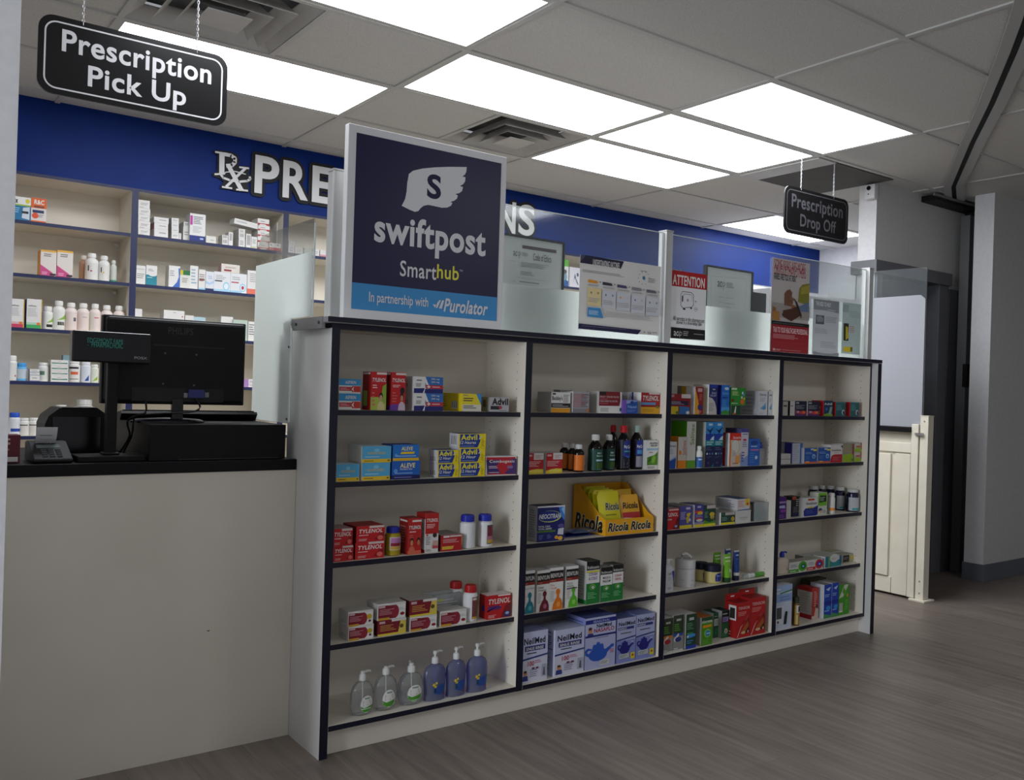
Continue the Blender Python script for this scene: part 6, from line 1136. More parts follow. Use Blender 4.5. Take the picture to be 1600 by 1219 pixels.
# ---- last bay, second shelf
R = row(3, 1, 1200, 580, .13125)
zz = carton(R, 152, 266, 1052, 'lower of two flat white boxes at left end', '#c4c2bc', art=[('l', .5, .3, .8, .6, 1, '#aaa'), ('r', 0, 0, 1, .06, '#44433f')], d=.07)
carton(R, 152, 268, 985, 'upper of two flat white boxes at left end', '#c4c2bc', art=[('l', .5, .3, .8, .6, 1, '#aaa'), ('r', 0, 0, 1, .06, '#44433f')], d=.07, base=zz)
carton(R, 280, 412, 858, 'tall white box with blue edges', '#b8bcc8', '#2f2f8c', '#2a2a80', [('r', .76, 0, 1, 1, '#3f66b0'), ('l', .1, .1, .7, .92, 8, '#a4a8b8'), ('r', 0, 0, .06, 1, '#2a2a8c')], sart=[('r', 0, 0, .6, 1, '#a4a6b4')], d=.10, y=.03)
def rea(): return [('r', 0, 0, 1, .1, '#d8622a'), ('e', .25, .1, .18, .05, '#e0a03a'), ('r', .5, .86, .75, .96, '#b8c4d8'), ('r', .7, .80, 1, .92, '#d8cc3a'), ('l', .08, .6, .65, .76, 2, '#7fa0d0'), ('e', .75, .45, .13, .15, '#9ac0dc'), ('e', .75, .43, .08, .09, '#2a6aac'), ('l', .08, .25, .5, .5, 3, '#4f7fc0')]
carton(R, 432, 580, 916, 'left of two blue and orange sachet boxes', '#1f4f9c', '#c4c4c8', art=rea(), d=.05)
carton(R, 596, 742, 912, 'right of two blue and orange sachet boxes', '#1f4f9c', '#c4c4c8', art=rea(), d=.05)
carton(R, 745, 884, 878, 'white box with large red panel', '#cfccc8', '#cfccc8', art=[('p', [(.0, 0), (1, 0), (1, .46), (.3, .46), (.1, .38), (0, .2)], '#a81c26'), ('t', 'Imodium', .1, .64, .88, .76, '#2a2226', .015), ('l', .3, .52, .7, .58, 1, '#c08a8a'), ('l', .2, .1, .9, .34, 4, '#c8606a'), ('p', [(.85, .9), (1, .8), (1, 1)], '#55524e')], d=.06)
carton(R, 892, 1014, 866, 'grey and lime green box with red edge', '#8f8a72', '#c9c8c0', '#a8a49a', [('p', [(0, 0), (1, 0), (1, .46), (0, .4)], '#8fae1f'), ('r', .9, .4, 1, 1, '#a8262c'), ('l', .2, .55, .8, .8, 3, '#b09070'), ('e', .9, .12, .1, .08, '#5a7a2a')], d=.06)
zz = carton(R, 1025, 1156, 962, 'lower of two small stacked lime green and grey boxes', '#a8a494', art=[('r', 0, 0, 1, .4, '#8fae1f'), ('r', .25, .48, .8, .66, '#b8563a'), ('r', .88, .3, 1, 1, '#a02a30'), ('l', .05, .7, .7, .9, 2, '#d0ccc0')], d=.05)
carton(R, 1030, 1158, 852, 'upper of two small stacked lime green and grey boxes', '#a8a494', art=[('r', 0, 0, 1, .4, '#8fae1f'), ('r', .25, .48, .8, .66, '#b8563a'), ('r', .88, .3, 1, 1, '#a02a30'), ('l', .05, .7, .7, .9, 2, '#d0ccc0')], d=.05, base=zz)
# ---- last bay, middle shelf
R = row(3, 2, 1200, 730, .11875)
carton(R, 138, 240, 395, 'purple carton with white side panel at left end', '#4a1f72', '#4a1f72', art=[('r', 0, .72, 1, .8, '#a890c4'), ('p', [(.05, .5), (.9, .48), (.8, .62), (.1, .6)], '#a9b4d8'), ('r', .3, .3, .95, .42, '#8a3a9a'), ('l', .1, .05, .8, .2, 2, '#7a5aa0')], d=.05, name='carton')
carton(R, 243, 302, 440, 'narrow plain white box beside the purple carton', '#bdbbb6', d=.05)
carton(R, 318, 420, 388, 'black carton with red and white print', '#18181c', '#28282c', art=[('r', 0, .85, .5, 1, '#b0442a'), ('l', .5, .5, .9, .9, 4, '#a8a8ac'), ('l', .15, .2, .8, .5, 4, '#6a6a70'), ('r', 0, 0, 1, .18, '#1f2050')], d=.05, y=.04)
carton(R, 470, 655, 402, 'white and blue box with red and yellow accents', '#cfcfcf', '#c9c8c6', art=[('p', [(.02, .06), (.0, .3), (.12, .44), (.7, .46), (1, .56), (1, .1), (.9, .02), (.1, .02)], '#1f2a7c'), ('r', .3, .84, .75, .94, '#b8441f'), ('t', 'Imodium', .18, .62, .9, .78, '#2f3038', .015), ('r', .25, .44, .72, .51, '#c8b83a'), ('l', .15, .15, .8, .35, 3, '#4a5aa8')], d=.06)
carton(R, 662, 778, 335, 'white and lime green carton with a black square', '#c4c8b8', art=[('r', 0, .42, .95, .98, '#6fae2c'), ('p', [(.1, .56), (.9, .6), (.9, .86), (.2, .88)], '#16201a'), ('l', .2, .62, .8, .82, 3, '#a8b8a8'), ('e', .25, .24, .2, .08, '#1f3060'), ('e', .3, .16, .16, .06, '#d0a888'), ('l', .55, .1, .9, .24, 2, '#7a8a9a')], d=.05, name='carton')
bottle(R, 790, 882, 340, 'small white tablet bottle with orange band', '#d0d0cc', '#d0d0cc', 'supp', '#d4d2cc', (.1, .72), [('r', .05, .1, .95, .32, '#e08a1c'), ('l', .3, .45, .75, .62, 2, '#777')], y=.01)
NB = M('#15153a', .2)
SUP = [('l', .25, .6, .9, .86, 3, '#6a7078'), ('r', .25, .05, .95, .2, '#2f9a9a'), ('l', .25, .3, .8, .5, 2, '#a4a8b0')]
for a, c, v, y, ds in ((530, 665, 245, .12, 'first'), (664, 752, 240, .14, 'second'), (755, 878, 245, .135, 'third'), (885, 1012, 262, .075, 'fourth'), (1072, 1228, 285, .004, 'rightmost')):
    bottle(R, a, c, v, ds+' of five navy supplement bottles with white lids', NB, '#c9c9c6', 'supp', '#b4b8bc', (.06, .64), SUP, y=y)
# ---- last bay, fourth shelf
R = row(3, 3, 1200, 840, .13125)
pump_bottle(R, 85, 246, 165, 232, 'beige lotion pump bottle with blue pump, half hidden at left', '#cfc4b4', [], [('l', .4, .85, .8, .92, 1, '#8a8278'), ('l', .3, .3, .9, .5, 2, '#a09688'), ('r', .4, .22, .8, .28, '#5a544c')], y=.012, sy=.6, round_=False, name='lotion_bottle', pumpmat='#1f3aa8', lrect=(.3, .1, .98, .8))
def plus(a, c): return [('r', 0, .0, .56, .3, a), ('l', .06, .05, .5, .22, 1, '#d0d8c8'), ('e', .78, .5, .25, .48, a), ('e', .8, .5, .14, .26, c), ('e', .8, .5, .06, .1, '#7fc4e8'), ('l', .1, .5, .5, .8, 2, '#8a8a90')]
carton(R, 250, 456, 288, 'flat white box with green disc', '#c9c9c4', '#b4b4a8', '#a8a89a', plus('#4a9a2a', '#1f5a3a'), d=.06)
carton(R, 460, 648, 262, 'flat white box with red disc', '#c9c9c4', '#b4b4a8', '#a8a89a', plus('#b02a34', '#3a1f8a'), d=.06)
carton(R, 680, 870, 220, 'flat white and teal box', '#cfcfcd', '#d4d4d4', '#b0b2ac', [('r', 0, 0, 1, .6, '#2a8088'), ('r', 0, 0, .3, 1, '#1f6f86'), ('r', .2, 0, .28, 1, '#7aa83a'), ('e', .55, .8, .26, .4, '#c9c9c8'), ('r', .88, .2, 1, 1, '#1f5f80'), ('l', .4, .65, .7, .85, 2, '#c08a7a')], d=.07)
carton(R, 893, 1070, 195, 'flat black and yellow box at right end', '#a8a488', '#c4c4c0', '#8f8f80', [('r', 0, .1, .6, .92, '#1c1a18'), ('l', .05, .4, .55, .7, 2, '#8a8a86'), ('r', .75, .3, 1, .8, '#c9b43a')], d=.06, y=.04)
carton(R, 420, 750, 200, 'long flat white and teal box at the back', '#b4b8b0', '#8a8f86', '#c0c2bc', [('r', .05, .2, .3, .8, '#2a7a72'), ('l', .35, .3, .9, .7, 2, '#8fa8a0')], d=.05, y=.10)
carton(R, 755, 912, 165, 'long flat white box with black print at the back', '#b4b4a8', '#8a8f86', '#a8a890', [('r', .02, .2, .6, .8, '#2a2a26')], d=.05, y=.10)
# ---- last bay, bottom shelf
R = row(3, 4, 1200, 840, .13125)
carton(R, 78, 288, 568, 'pale blue monitor box with picture of a white device', '#c0c8d8', '#a8b4cc', '#d0d0d4', [('r', 0, .86, 1, 1, '#9ab0d4'), ('r', 0, .62, 1, .80, '#8aa4d0'), ('p', [(.3, .80), (1, .85), (1, .88), (.3, .83)], '#2a7a4a'), ('l', .05, .88, .4, .95, 1, '#d0d8e8'), ('r', .05, .12, .5, .52, '#d4d6dc'), ('r', .12, .24, .42, .5, '#4a4e52'), ('e', .22, .17, .05, .03, '#22252a'), ('p', [(.54, .1), (.7, .1), (.76, .38), (.64, .40), (.58, .3)], '#1c1e24'), ('l', .3, .64, .95, .76, 2, '#6a84b8')], d=.10, name='monitor_box', cat='box')
bottle(R, 288, 378, 705, 'small brown herbal bottle with black and white label', M('#6a4a22', .3), '#33372a', 'pill', '#a9863a', (.05, .72), [('r', .2, .6, .95, 1, '#c4c4bc'), ('r', .4, .66, .9, .95, '#1c1c1c'), ('e', .7, .3, .16, .14, '#c86a2a'), ('r', .2, 0, .35, .5, '#c4b890')], y=.01)
carton(R, 526, 602, 602, 'red and white carton with child picture', '#b0342c', '#c4bfb8', '#a02420', [('l', .3, .4, .8, .9, 8, '#d8a8a0'), ('p', [(.3, 0), (1, 0), (1, .3), (.6, .4)], '#c9b0a0'), ('e', .75, .4, .16, .06, '#3a2420'), ('r', 0, 0, .4, .1, '#c4bfb8')], sart=[('r', 0, .88, 1, 1, '#b01c20'), ('r', 0, 0, 1, .14, '#b01c20'), ('l', .15, .2, .85, .82, 8, '#a8a49c')], d=.085, y=.05, name='carton')
BLB = [('p', [(.2, .86), (.9, .92), (.6, .8)], '#b4c8e4'), ('l', .1, .62, .9, .72, 2, '#8fb4e4'), ('r', 0, .4, 1, .5, '#132a8c'), ('e', .6, .3, .3, .06, '#2a8fd0'), ('p', [(0, 0), (1, 0), (1, .06), (0, .14)], '#3a8a4a'), ('l', .1, .18, .8, .26, 1, '#7fa8e0')]
carton(R, 670, 758, 560, 'left of two blue antacid cartons', '#1c3fa8', '#c9ccd6', '#9a9a94', BLB, d=.08, y=.03, name='carton')
carton(R, 764, 840, 540, 'right of two blue antacid cartons', '#1c3fa8', '#c9ccd6', '#9a9a94', BLB, d=.08, y=.03, name='carton')
carton(R, 846, 970, 556, 'bright green box with white arrow shape', '#3f8f1f', '#3f8f1f', '#8f8f84', [('p', [(.0, .55), (.5, .98), (.9, .98), (.4, .6)], '#c9c9bc'), ('p', [(.45, .9), (.75, .7), (.6, .6), (.3, .75)], '#4f9a2a'), ('b', .05, .1, .38, .4), ('e', .8, .62, .08, .05, '#c8a02a'), ('l', .6, .15, .9, .5, 5, '#6ab04a')], d=.06, y=.03, name='carton')
carton(R, 490, 690, 492, 'dark olive box at the back', '#3a3a24', art=[('r', .1, .8, .9, .9, '#3a6a2a')], d=.05, y=.16)
# ------------------------------------------------------------------ back wall goods
def brow(i, ox, oy, k, bay): return Row(BZ[i], BY+.004, ox, oy, k, bay+' bay, back wall '+('top', 'second', 'third', 'fourth', 'fifth')[i]+' shelf', GB)
R = brow(0, 0, 250, .18045, 'left')
carton(R, 75, 268, 318, 'blue and white box with yellow mark', 'w', art=[('r', 0, 0, 1, .62, '#1f6f9c'), ('r', .0, .62, 1, .68, '#9ab83a'), ('p', [(.6, .1), (.95, .05), (.95, .6), (.65, .55)], '#c9d0d8'), ('r', .6, .3, .9, .4, '#1c2226'), ('t', 'Nix', .1, .72, .42, .95, 'k', .05), ('e', .85, .84, .1, .1, '#d8c83a'), ('l', .05, .3, .5, .55, 3, '#8fc0d8')], d=.09)
carton(R, 270, 402, 332, 'orange and white box with rounded lettering', '#d8d4d0', '#d8602a', art=[('r', 0, .58, 1, 1, '#d8622a'), ('t', 'R&C', .2, .74, .85, .93, 'w', .04), ('r', .2, .6, .85, .68, '#7a3a2a'), ('r', .1, .38, .85, .5, '#22305a'), ('e', .28, .26, .22, .12, '#d8502a'), ('l', .5, .2, .9, .34, 3, '#888'), ('r', 0, 0, 1, .06, '#d8622a')], d=.09)
R = brow(1, 0, 250, .18045, 'left')
PK = [('p', [(0, 0), (.9, 0), (.75, .14), (0, .42)], '#c2467e'), ('l', .2, .74, .8, .88, 2, '#555'), ('r', .0, .93, 1, 1, '#dca63a'), ('l', .1, .04, .5, .16, 2, '#e0b0c8'), ('r', .6, .02, .98, .1, '#2a2624')]
carton(R, 352, 490, 782, 'left of two pink and yellow syrup cartons', '#d8cfc8', '#d08a3a', '#dca63a', PK, d=.10, name='syrup_carton', cat='carton')
carton(R, 495, 633, 786, 'right of two pink and yellow syrup cartons', '#d8cfc8', '#d08a3a', '#dca63a', PK, d=.10, name='syrup_carton', cat='carton')
WL = lambda c: [('l', .35, .1, .85, .85, 6, '#8a8a8a'), ('e', .4, .5, .06, .05, c), ('r', .2, .5, .28, .85, '#444')]
bottle(R, 742, 850, 810, 'white medicine bottle with red dot', '#dcdbd8', '#dcdbd8', 'tall', '#d4d2ce', (.04, .62), WL('#b02a3a'), y=.02)
bottle(R, 856, 948, 832, 'white medicine bottle with yellow dot', '#dcdbd8', '#dcdbd8', 'tall', '#d4d2ce', (.04, .62), WL('#d8c23a'), y=.02)
bottle(R, 690, 760, 830, 'beige medicine bottle behind the white ones', '#cba98c', '#dcd4cc', 'tall', None, y=.10)
bottle(R, 955, 1010, 870, 'small clear bottle with green base', '#c4c8c0', '#c9ccc6', 'tall', '#3f8a72', (.0, .1), y=.04)
R = brow(2, 0, 430, .18045, 'left')
for a, c, v, c1, ds in ((86, 210, 205, '#b83a5a', 'pink'), (232, 365, 208, '#3f9a5a', 'green')):
    carton(R, a, c, v, 'white vitamin carton with purple side and %s base' % ds, '#d8d5d2', '#5a4a8a', '#d8d5d2', [('r', 0, 0, 1, .12, c1), ('r', 0, .12, 1, .2, '#cfa8b0' if ds == 'pink' else '#a8c8b0'), ('t', 'wellness', .1, .74, .62, .8, '#2a2a2a', .01), ('l', .08, .4, .75, .7, 6, '#b4b4b8'), ('e', .78, .16, .12, .05, '#d8702a'), ('r', .95, 0, 1, 1, '#d8b83a')], d=.08, name='carton')
bottle(R, 366, 455, 272, 'short white bottle with green leaf and black band', '#dcdbd6', '#dcdbd6', 'pill', '#d8d8d0', (.03, .64), [('r', .4, .1, .9, .3, '#1c1c1a'), ('p', [(.4, .4), (.95, .5), (.95, .85), (.7, .6)], '#7fae3a')], y=.02)
bottle(R, 458, 562, 224, 'tall white bottle with green leaf and black band', '#dcdbd6', '#dcdbd6', 'tall', '#d8d8d0', (.03, .62), [('r', .38, .22, .85, .42, '#1c1c1a'), ('p', [(.35, .5), (.95, .6), (.95, .9), (.7, .7)], '#7fae3a')], y=.02)
for i, (a, c, v) in enumerate(((565, 667, 240), (670, 772, 245), (776, 870, 250), (876, 972, 262), (982, 1078, 267))):
    bottle(R, a, c, v, 'white bottle with pinkish label, %s of five' % ('first', 'second', 'third', 'fourth', 'fifth')[i], '#dccfc8', '#dcdad6', 'tall', '#d8c4bc' if i != 2 else '#d4d0c0', (.03, .64), [('r', .3, .05, .9, .95, '#dccdc6'), ('l', .36, .15, .84, .85, 8, '#a49a98'), ('r', .6, .5, .78, .72, '#5a5a60') if i == 0 else ('r', .4, .74, .7, .8, '#c05a6a' if i == 2 else '#b4aaa6')], y=.02)
R = brow(3, 0, 430, .18045, 'left')
bottle(R, 55, 145, 696, 'white bottle with red spot at left end', '#dcdcd8', '#dcdcd8', 'pill', '#d4d4d0', (.08, .7), [('l', .3, .3, .8, .8, 3, '#777'), ('e', .75, .18, .06, .07, '#b02a3a')], y=.02)
bottle(R, 148, 230, 760, 'short light blue bottle with blue lid', '#5aa6d8', '#3f93d0', 'pill', '#b8c4cc', (.12, .66), [('l', .2, .2, .8, .8, 4, '#8a949a')], y=.02)
zz = None
for i, v in enumerate((868, 842, 814)):
    zz = carton(R, 258, 342, v, '%s of three small white boxes in a stack' % ('lowest', 'middle one', 'topmost')[i], '#d8d8d4', '#b8b8c8', art=[('r', 0, 0, 1, .12, '#6a6a9a'), ('l', .2, .4, .8, .7, 1, '#999')], d=.06, base=zz)
bottle(R, 334, 418, 758, 'white bottle with green and black label', '#dcdcd8', '#dcdcd8', 'supp', '#d0d2cc', (.1, .7), [('r', .2, .4, .7, .75, '#5a7a62'), ('l', .25, .45, .65, .7, 3, '#2a3a2a')], y=.02)
zz = None
for i, v in enumerate((870, 827, 781, 735)):
    zz = carton(R, 440, 590, v, '%s of four stacked green striped white boxes' % ('lowest', 'second', 'third', 'topmost')[i], '#d8d6d2', '#c4c2bc', art=[('p', [(.05, .3), (.95, .3), (.95, .5), (.5, .44), (.05, .5)], '#2f7a6a'), ('l', .35, .6, .65, .75, 1, '#c08a8a')], d=.08, base=zz)
bottle(R, 598, 692, 740, 'white bottle with black and orange label', '#dcdcd8', '#dcdcd8', 'supp', '#d8d6d2', (.04, .78), [('r', .2, .78, .9, .9, '#22222a'), ('r', .35, .42, .85, .6, '#d0603a'), ('r', .25, .12, .9, .16, '#333')], y=.02)
bottle(R, 704, 785, 750, 'white bottle with dark blue wedge', '#d4d6dc', '#d8dade', 'supp', '#d0d4dc', (.04, .78), [('p', [(.5, .05), (.85, .05), (.85, .45)], '#1f3f8a'), ('l', .35, .6, .8, .8, 2, '#7a8aa0')], y=.02)
bottle(R, 787, 852, 774, 'white bottle with lime green swirl', '#d8dad0', '#d8dad2', 'supp', '#d4d8c8', (.04, .78), [('p', [(.4, .05), (.9, .15), (.9, .45), (.6, .2)], '#8fae2a'), ('l', .3, .5, .8, .7, 2, '#8a9a7a')], y=.02)
carton(R, 545, 615, 692, 'pale blue box behind the striped boxes', '#8fb0bc', d=.05, y=.12)
R = brow(4, 0, 580, .164, 'left')
bottle(R, 88, 190, 395, 'white and blue bottle with blue lid', '#d8dade', '#1f52b8', 'pill', '#d4d8de', (.04, .72), [('r', .2, .2, .9, .4, '#22409a'), ('l', .3, .5, .8, .85, 3, '#666')], y=.02)
bottle(R, 190, 275, 447, 'left of two small white bottles with brown label', '#dcdcd8', '#dcdcd8', 'supp', '#d8d4ce', (.05, .66), [('r', .2, .85, .9, .95, '#55504a'), ('l', .3, .3, .8, .75, 3, '#a08a7a')], y=.02)
bottle(R, 278, 365, 445, 'right of two small white bottles with brown label', '#dcdcd8', '#dcdcd8', 'supp', '#d8d4ce', (.05, .66), [('r', .2, .85, .9, .95, '#55504a'), ('l', .3, .3, .8, .75, 3, '#b08a8a')], y=.02)
bottle(R, 525, 640, 322, 'white bottle behind the receipt printer, left', '#d4d3ce', '#d4d3ce', 'supp', None, y=.05)
bottle(R, 712, 885, 270, 'large white jar behind the receipt printer', '#cfcec9', '#d4d3ce', 'supp', None, y=.05)
carton(R, 1112, 1163, 420, 'white and red box right of the display pole', '#d8d6d2', art=[('r', .1, .22, .95, .28, '#b82a2a'), ('l', .3, .4, .8, .6, 2, '#777')], d=.07)
R = brow(0, 190, 280, .225, 'second')
WB = [('l', .2, .35, .85, .7, 2, '#9a9898')]
zz = None
for i, v in enumerate((343, 292, 250, 203, 146)):
    zz = carton(R, 115+(0 if i != 1 else 0), 195+(i % 2)*3, v, '%s of five white boxes in the left stack' % ('lowest', 'second', 'middle', 'fourth', 'topmost')[i], '#dad9d6', '#c4c2be', art=WB+[('r', .1, .08, .5, .16, '#b4a8a4')], d=.09, base=zz)
zz = None
for i, v in enumerate((348, 306, 266)):
    zz = carton(R, 226-(0 if i < 2 else 2), 322+(0 if i < 2 else 4), v, '%s of three wide white boxes in a stack' % ('lowest', 'middle', 'topmost')[i], '#dad9d6', '#b0767a' if i == 1 else '#c4c2be', art=[('l', .35, .4, .85, .7, 1, '#999')], d=.09, base=zz)
zz = None
for i, v in enumerate((372, 340, 305, 270)):
    zz = carton(R, 346, 396, v, '%s of four small white boxes in a stack' % ('lowest', 'second', 'third', 'topmost')[i], '#dad9d6', '#a9a7a4', art=WB, d=.10, base=zz)
carton(R, 397, 414, 375, 'tiny white box beside the small stack', '#d0cfcc', d=.05, y=.03)
zz = carton(R, 427, 472, 330, 'white box under a barcoded one', '#dad9d6', '#b4b2ae', art=WB, d=.10, y=.03)
carton(R, 430, 474, 298, 'white box with barcode on top of another', '#dad9d6', '#b4b2ae', art=[('b', .2, .15, .9, .8)], d=.10, y=.03, base=zz)
carton(R, 475, 583, 242, 'large white carton with blue base and magenta mark', '#dcdcda', '#c9c8c5', art=[('r', 0, 0, 1, .20, '#1f2f7a'), ('r', .02, .58, .17, .92, '#b83a9a'), ('l', .22, .62, .9, .92, 5, '#6a6a78'), ('l', .2, .3, .8, .55, 5, '#b0b0b4'), ('e', .78, .1, .13, .035, '#a8b8dc')], d=.09, y=.0, name='carton')
carton(R, 585, 655, 396, 'flat white box right of the large carton', '#d8d6d0', '#c9c7c0', art=[('l', .4, .3, .9, .6, 1, '#aaa')], d=.06)
zz = carton(R, 698, 738, 418, 'lower small barcoded white box', '#dad9d6', '#b8b6b2', art=[('b', .15, .2, .85, .9)], d=.07)
carton(R, 698, 738, 388, 'upper small barcoded white box', '#dad9d6', '#b8b6b2', art=[('b', .15, .2, .85, .9)], d=.07, base=zz)
carton(R, 742, 773, 368, 'narrow upright white box with barcode', '#dad9d6', '#b8b6b2', art=[('b', .25, .3, .8, .9)], d=.06)
zz = None
for i, v in enumerate((412, 376, 346)):
    zz = carton(R, 812, 856, v, '%s of three white boxes under the slanted box' % ('lowest', 'middle', 'topmost')[i], '#dad9d6', '#a9a7a4', art=[('l', .2, .2, .85, .8, 3, '#8a8a8a')] if i != 1 else [('b', .2, .2, .8, .9)], d=.10, base=zz)
pxa, pxb = R.P(778, 330, BY+.02), R.P(945, 350, BY+.02)
b = MB(); ln = (pxb-pxa).length; hb_ = R.P(860, 300, BY+.02).z-R.P(860, 352, BY+.02).z; b.box(0, ln, 0, .08, 0, hb_*.72, '#dcdbd8', left='#c9c8c4'); b.art([('l', .1, .4, .7, .7, 2, '#999')], ln, hb_*.72, lambda s, t_, o: (s, -o, t_))
o = b.build('medicine_box'); o.location = (pxa.x, BY+.016, zz+.0275); o.rotation_euler.y = .115; tag(o, 'long white box lying slanted across the stack, second bay, back wall top shelf', 'medicine box', GB % 'medicine box')
carton(R, 862, 898, 380, 'narrow barcoded box under the slanted box', '#dad9d6', '#8a8886', art=[('b', .2, .1, .85, .9)], d=.05)
carton(R, 900, 940, 400, 'white box with lime print under the slanted box', '#dad9d6', '#b8b6b2', art=[('l', .2, .4, .8, .8, 3, '#999'), ('r', .1, .06, .9, .12, '#a8b83a')], d=.05)
zz = None
for i, v in enumerate((440, 400, 360, 322, 276)):
    zz = carton(R, 944, 1024+(i % 2)*4, v, '%s of five red and white boxes in a stack' % ('lowest', 'second', 'middle', 'fourth', 'topmost')[i], '#dad9d6', '#c4c2be', art=[('p', [(0, 0), (.15, 0), (.25, .18), (.7, .18), (.8, 0), (1, 0), (1, .3), (0, .3)], '#b0283a'), ('l', .25, .5, .8, .7, 1, '#777')], d=.10, base=zz)
carton(R, 1018, 1106, 445, 'flat white and red box at right end', '#dad9d6', '#c4c2be', art=[('r', 0, 0, 1, .42, '#b01f28'), ('e', .2, .75, .06, .08, '#222'), ('e', .75, .78, .06, .08, '#222'), ('l', .1, .15, .6, .3, 1, '#d88a8a')], d=.06)
carton(R, 1078, 1117, 305, 'tall white carton with navy mark behind the red box', '#dad9d6', '#c4c2be', art=[('r', .4, .55, .9, .95, '#232a66')], d=.09, y=.085, name='carton')
R = brow(1, 190, 280, .225, 'second')
for a, c, v, fr, sd, art_, ds in (
 (92, 166, 600, '#d8d7d4', None, [('l', .2, .3, .9, .6, 3, '#8a8a8a'), ('r', .1, .78, .9, .84, '#c4bcb8')], 'white carton with grey print at left end'),
 (170, 246, 600, '#1f7f92', '#d8d7d4', [('r', 0, .52, 1, 1, '#dad8d6'), ('e', .6, .55, .38, .1, '#dad8d6'), ('l', .2, .7, .8, .84, 2, '#8a8a8a'), ('l', .1, .35, .7, .42, 1, '#b8dce0')], 'teal and white carton'),
 (328, 406, 602, '#dad9d6', '#b8b6b2', [('p', [(.35, 0), (1, 0), (1, .9), (.85, .9), (.9, .5), (.75, .25)], '#3f66b8'), ('l', .1, .5, .5, .8, 3, '#999')], 'white carton with blue curve'),
 (406, 475, 634, '#d4d4cc', None, [('r', 0, .74, .3, 1, '#c9b82a'), ('r', .3, .74, 1, 1, '#1f6a3a'), ('l', .2, .3, .8, .6, 3, '#8a8a84')], 'white carton with green and yellow top'),
 (476, 531, 602, '#dad9d6', '#c4c2be', [('l', .15, .2, .85, .9, 5, '#8fa8b8')], 'narrow white carton with blue print'),
 (535, 582, 628, '#d8d6d2', '#b8b6b2', [('l', .1, .4, .9, .8, 4, '#8a7a72'), ('r', .1, .46, .9, .52, '#7a3a3a'), ('r', 0, 0, 1, .08, '#8fc0d8')], 'narrow white carton with brown print'),
 (584, 641, 642, '#d4d6dc', '#c4c2be', [('p', [(0, .5), (.5, .4), (1, .55), (1, .4), (.5, .3), (0, .35)], '#a9c4e0'), ('r', 0, 0, 1, .1, '#22305a'), ('l', .3, .6, .8, .8, 2, '#9ab0c8')], 'white carton with pale blue waves')):
    carton(R, a, c, v, ds, fr, sd, art=art_, d=.07, name='carton')
z1_ = carton(R, 642, 756, 645, 'white box with blue oval and dark band', '#d8dadc', art=[('e', .75, .28, .2, .22, '#9ac4dc'), ('e', .75, .28, .14, .15, '#d8e4ea'), ('r', .05, .5, .5, .56, '#3a3f48'), ('r', 0, 0, 1, .1, '#9ac4dc'), ('l', .1, .6, .8, .85, 3, '#a4a8ac')], d=.07)
carton(R, 757, 870, 657, 'white box with blue oval and red drop', '#d8dadc', art=[('e', .75, .28, .2, .22, '#9ac4dc'), ('e', .75, .28, .14, .15, '#d8e4ea'), ('e', .75, .28, .08, .1, '#b82a3a'), ('r', .05, .5, .5, .56, '#b04a54'), ('r', 0, 0, .7, .1, '#9ac4dc'), ('l', .1, .65, .8, .85, 2, '#a4a8ac')], d=.07)
carton(R, 692, 820, 592, 'flat cream and maroon box atop the white boxes', '#d4cec4', '#a8848a', art=[('r', .15, .15, .55, .35, '#8a2a34'), ('l', .2, .5, .8, .75, 1, '#b09a94')], d=.06, base=z1_, y=.012)
carton(R, 874, 980, 637, 'white carton with coral base near the side screen', '#dad8d6', '#b8b6b2', art=[('r', 0, 0, 1, .22, '#d8705a'), ('l', .15, .5, .9, .9, 5, '#a4a09c')], d=.07, name='carton')
R = brow(2, 190, 280, .225, 'second')
carton(R, 84, 142, 900, 'small white box above the monitor at left', '#dad9d6', d=.07)
carton(R, 292, 436, 912, 'wide white box with pink dot above the monitor', '#dad8d4', '#b8b4ac', art=[('e', .9, .78, .03, .03, '#b03a5a'), ('l', .45, .9, .6, .94, 1, '#888')], d=.08)
carton(R, 440, 500, 946, 'white box right of the wide one above the monitor', '#d6d4ce', d=.07)
carton(R, 500, 582, 958, 'flat pale blue box above the monitor', '#a9c4cc', d=.07)
carton(R, 690, 772, 955, 'small white box above the monitor at right', '#dad8d4', '#c4c2bc', d=.07, y=.03)
carton(R, 775, 875, 978, 'flat pale green box above the monitor', '#b0c0b4', d=.07)
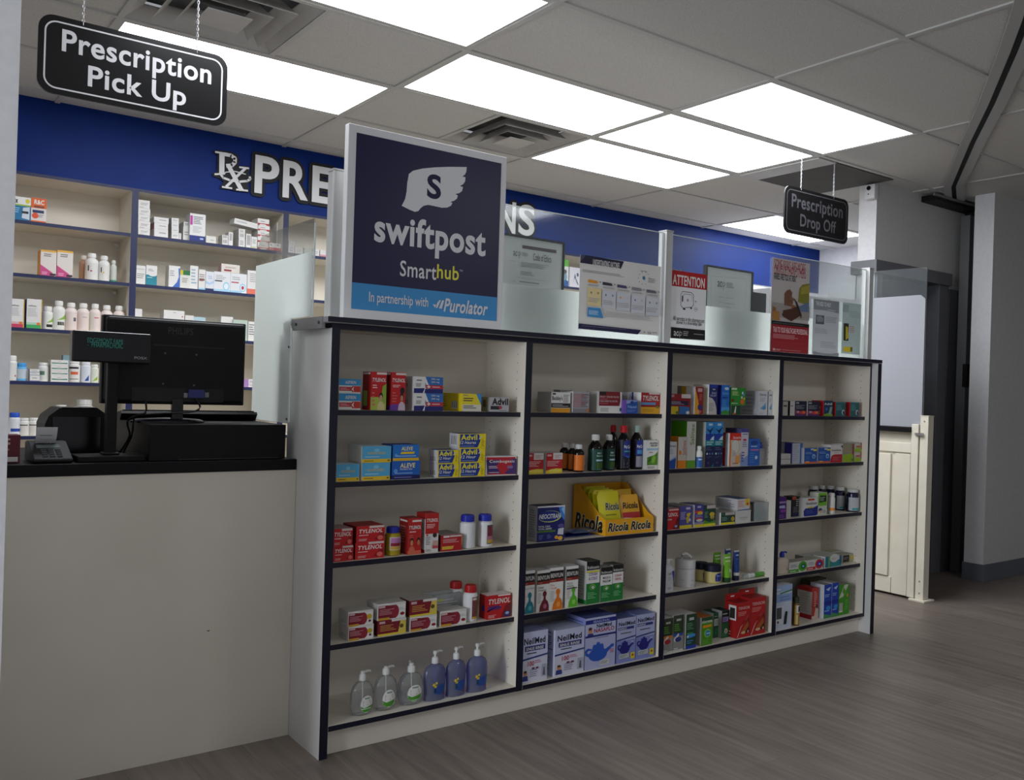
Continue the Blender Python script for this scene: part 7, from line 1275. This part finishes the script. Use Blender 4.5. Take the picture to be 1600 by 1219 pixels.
carton(R, 880, 930, 990, 'tall white box beside the monitor corner', '#dad8d4', art=[('l', .1, .3, .9, .9, 5, '#777')], d=.07)
R = brow(3, 100, 470, .238, 'second')
zz = carton(R, 1170, 1250, 545, 'lower of two violet and white boxes', '#d4cfd4', '#a884b0', art=[('r', 0, 0, .5, 1, '#a07ab0'), ('l', .6, .3, .95, .7, 2, '#8a8a90')], d=.07)
carton(R, 1170, 1250, 515, 'upper of two violet and white boxes', '#d4cfd4', '#a884b0', art=[('r', 0, 0, .5, 1, '#a07ab0'), ('l', .6, .3, .95, .7, 2, '#8a8a90')], d=.07, base=zz)
R = brow(0, 190, 280, .225, 'third')
zz = carton(R, 1158, 1200, 460, 'lower white box at left end', '#d4d2d4', art=[('l', .2, .2, .8, .8, 2, '#9a8ab0')], d=.06)
carton(R, 1160, 1200, 430, 'upper white box at left end', '#d4d2d4', art=[('l', .2, .2, .8, .8, 2, '#9a8ab0')], d=.06, base=zz)
for a, c, v, ds in ((1203, 1258, 470, 'white box second from left'), (1266, 1320, 480, 'grey green box in the middle'), (1328, 1372, 485, 'white box fourth from left'), (1378, 1440, 494, 'white and pink box at right end')):
    carton(R, a, c, v, ds, '#b4c0bc' if 'grey' in ds else '#d6d3d2', art=[('l', .2, .2, .8, .7, 2, '#aaa')] if 'pink' not in ds else [('r', 0, 0, 1, .3, '#c88a94')], d=.06)
R = brow(0, 860, 370, .15625, 'fourth')
carton(R, 100, 182, 228, 'white carton with green top behind the certificate', '#d8d8d4', art=[('r', 0, .75, 1, 1, '#5fae3a'), ('e', .5, .35, .35, .2, '#7a9ab0'), ('p', [(.4, 0), (1, 0), (1, .2), (.6, .25)], '#2a5a9a'), ('e', .6, .55, .2, .08, '#555')], d=.06, name='carton')
carton(R, 192, 300, 308, 'white box with dark blue figure beside the vaccine poster', '#d8d4dc', art=[('p', [(.3, .2), (.5, .5), (.7, .2), (.9, .1), (.6, .45), (.5, .7), (.4, .4)], '#4a4a6a'), ('e', .75, .65, .1, .1, '#55557a')], d=.06)
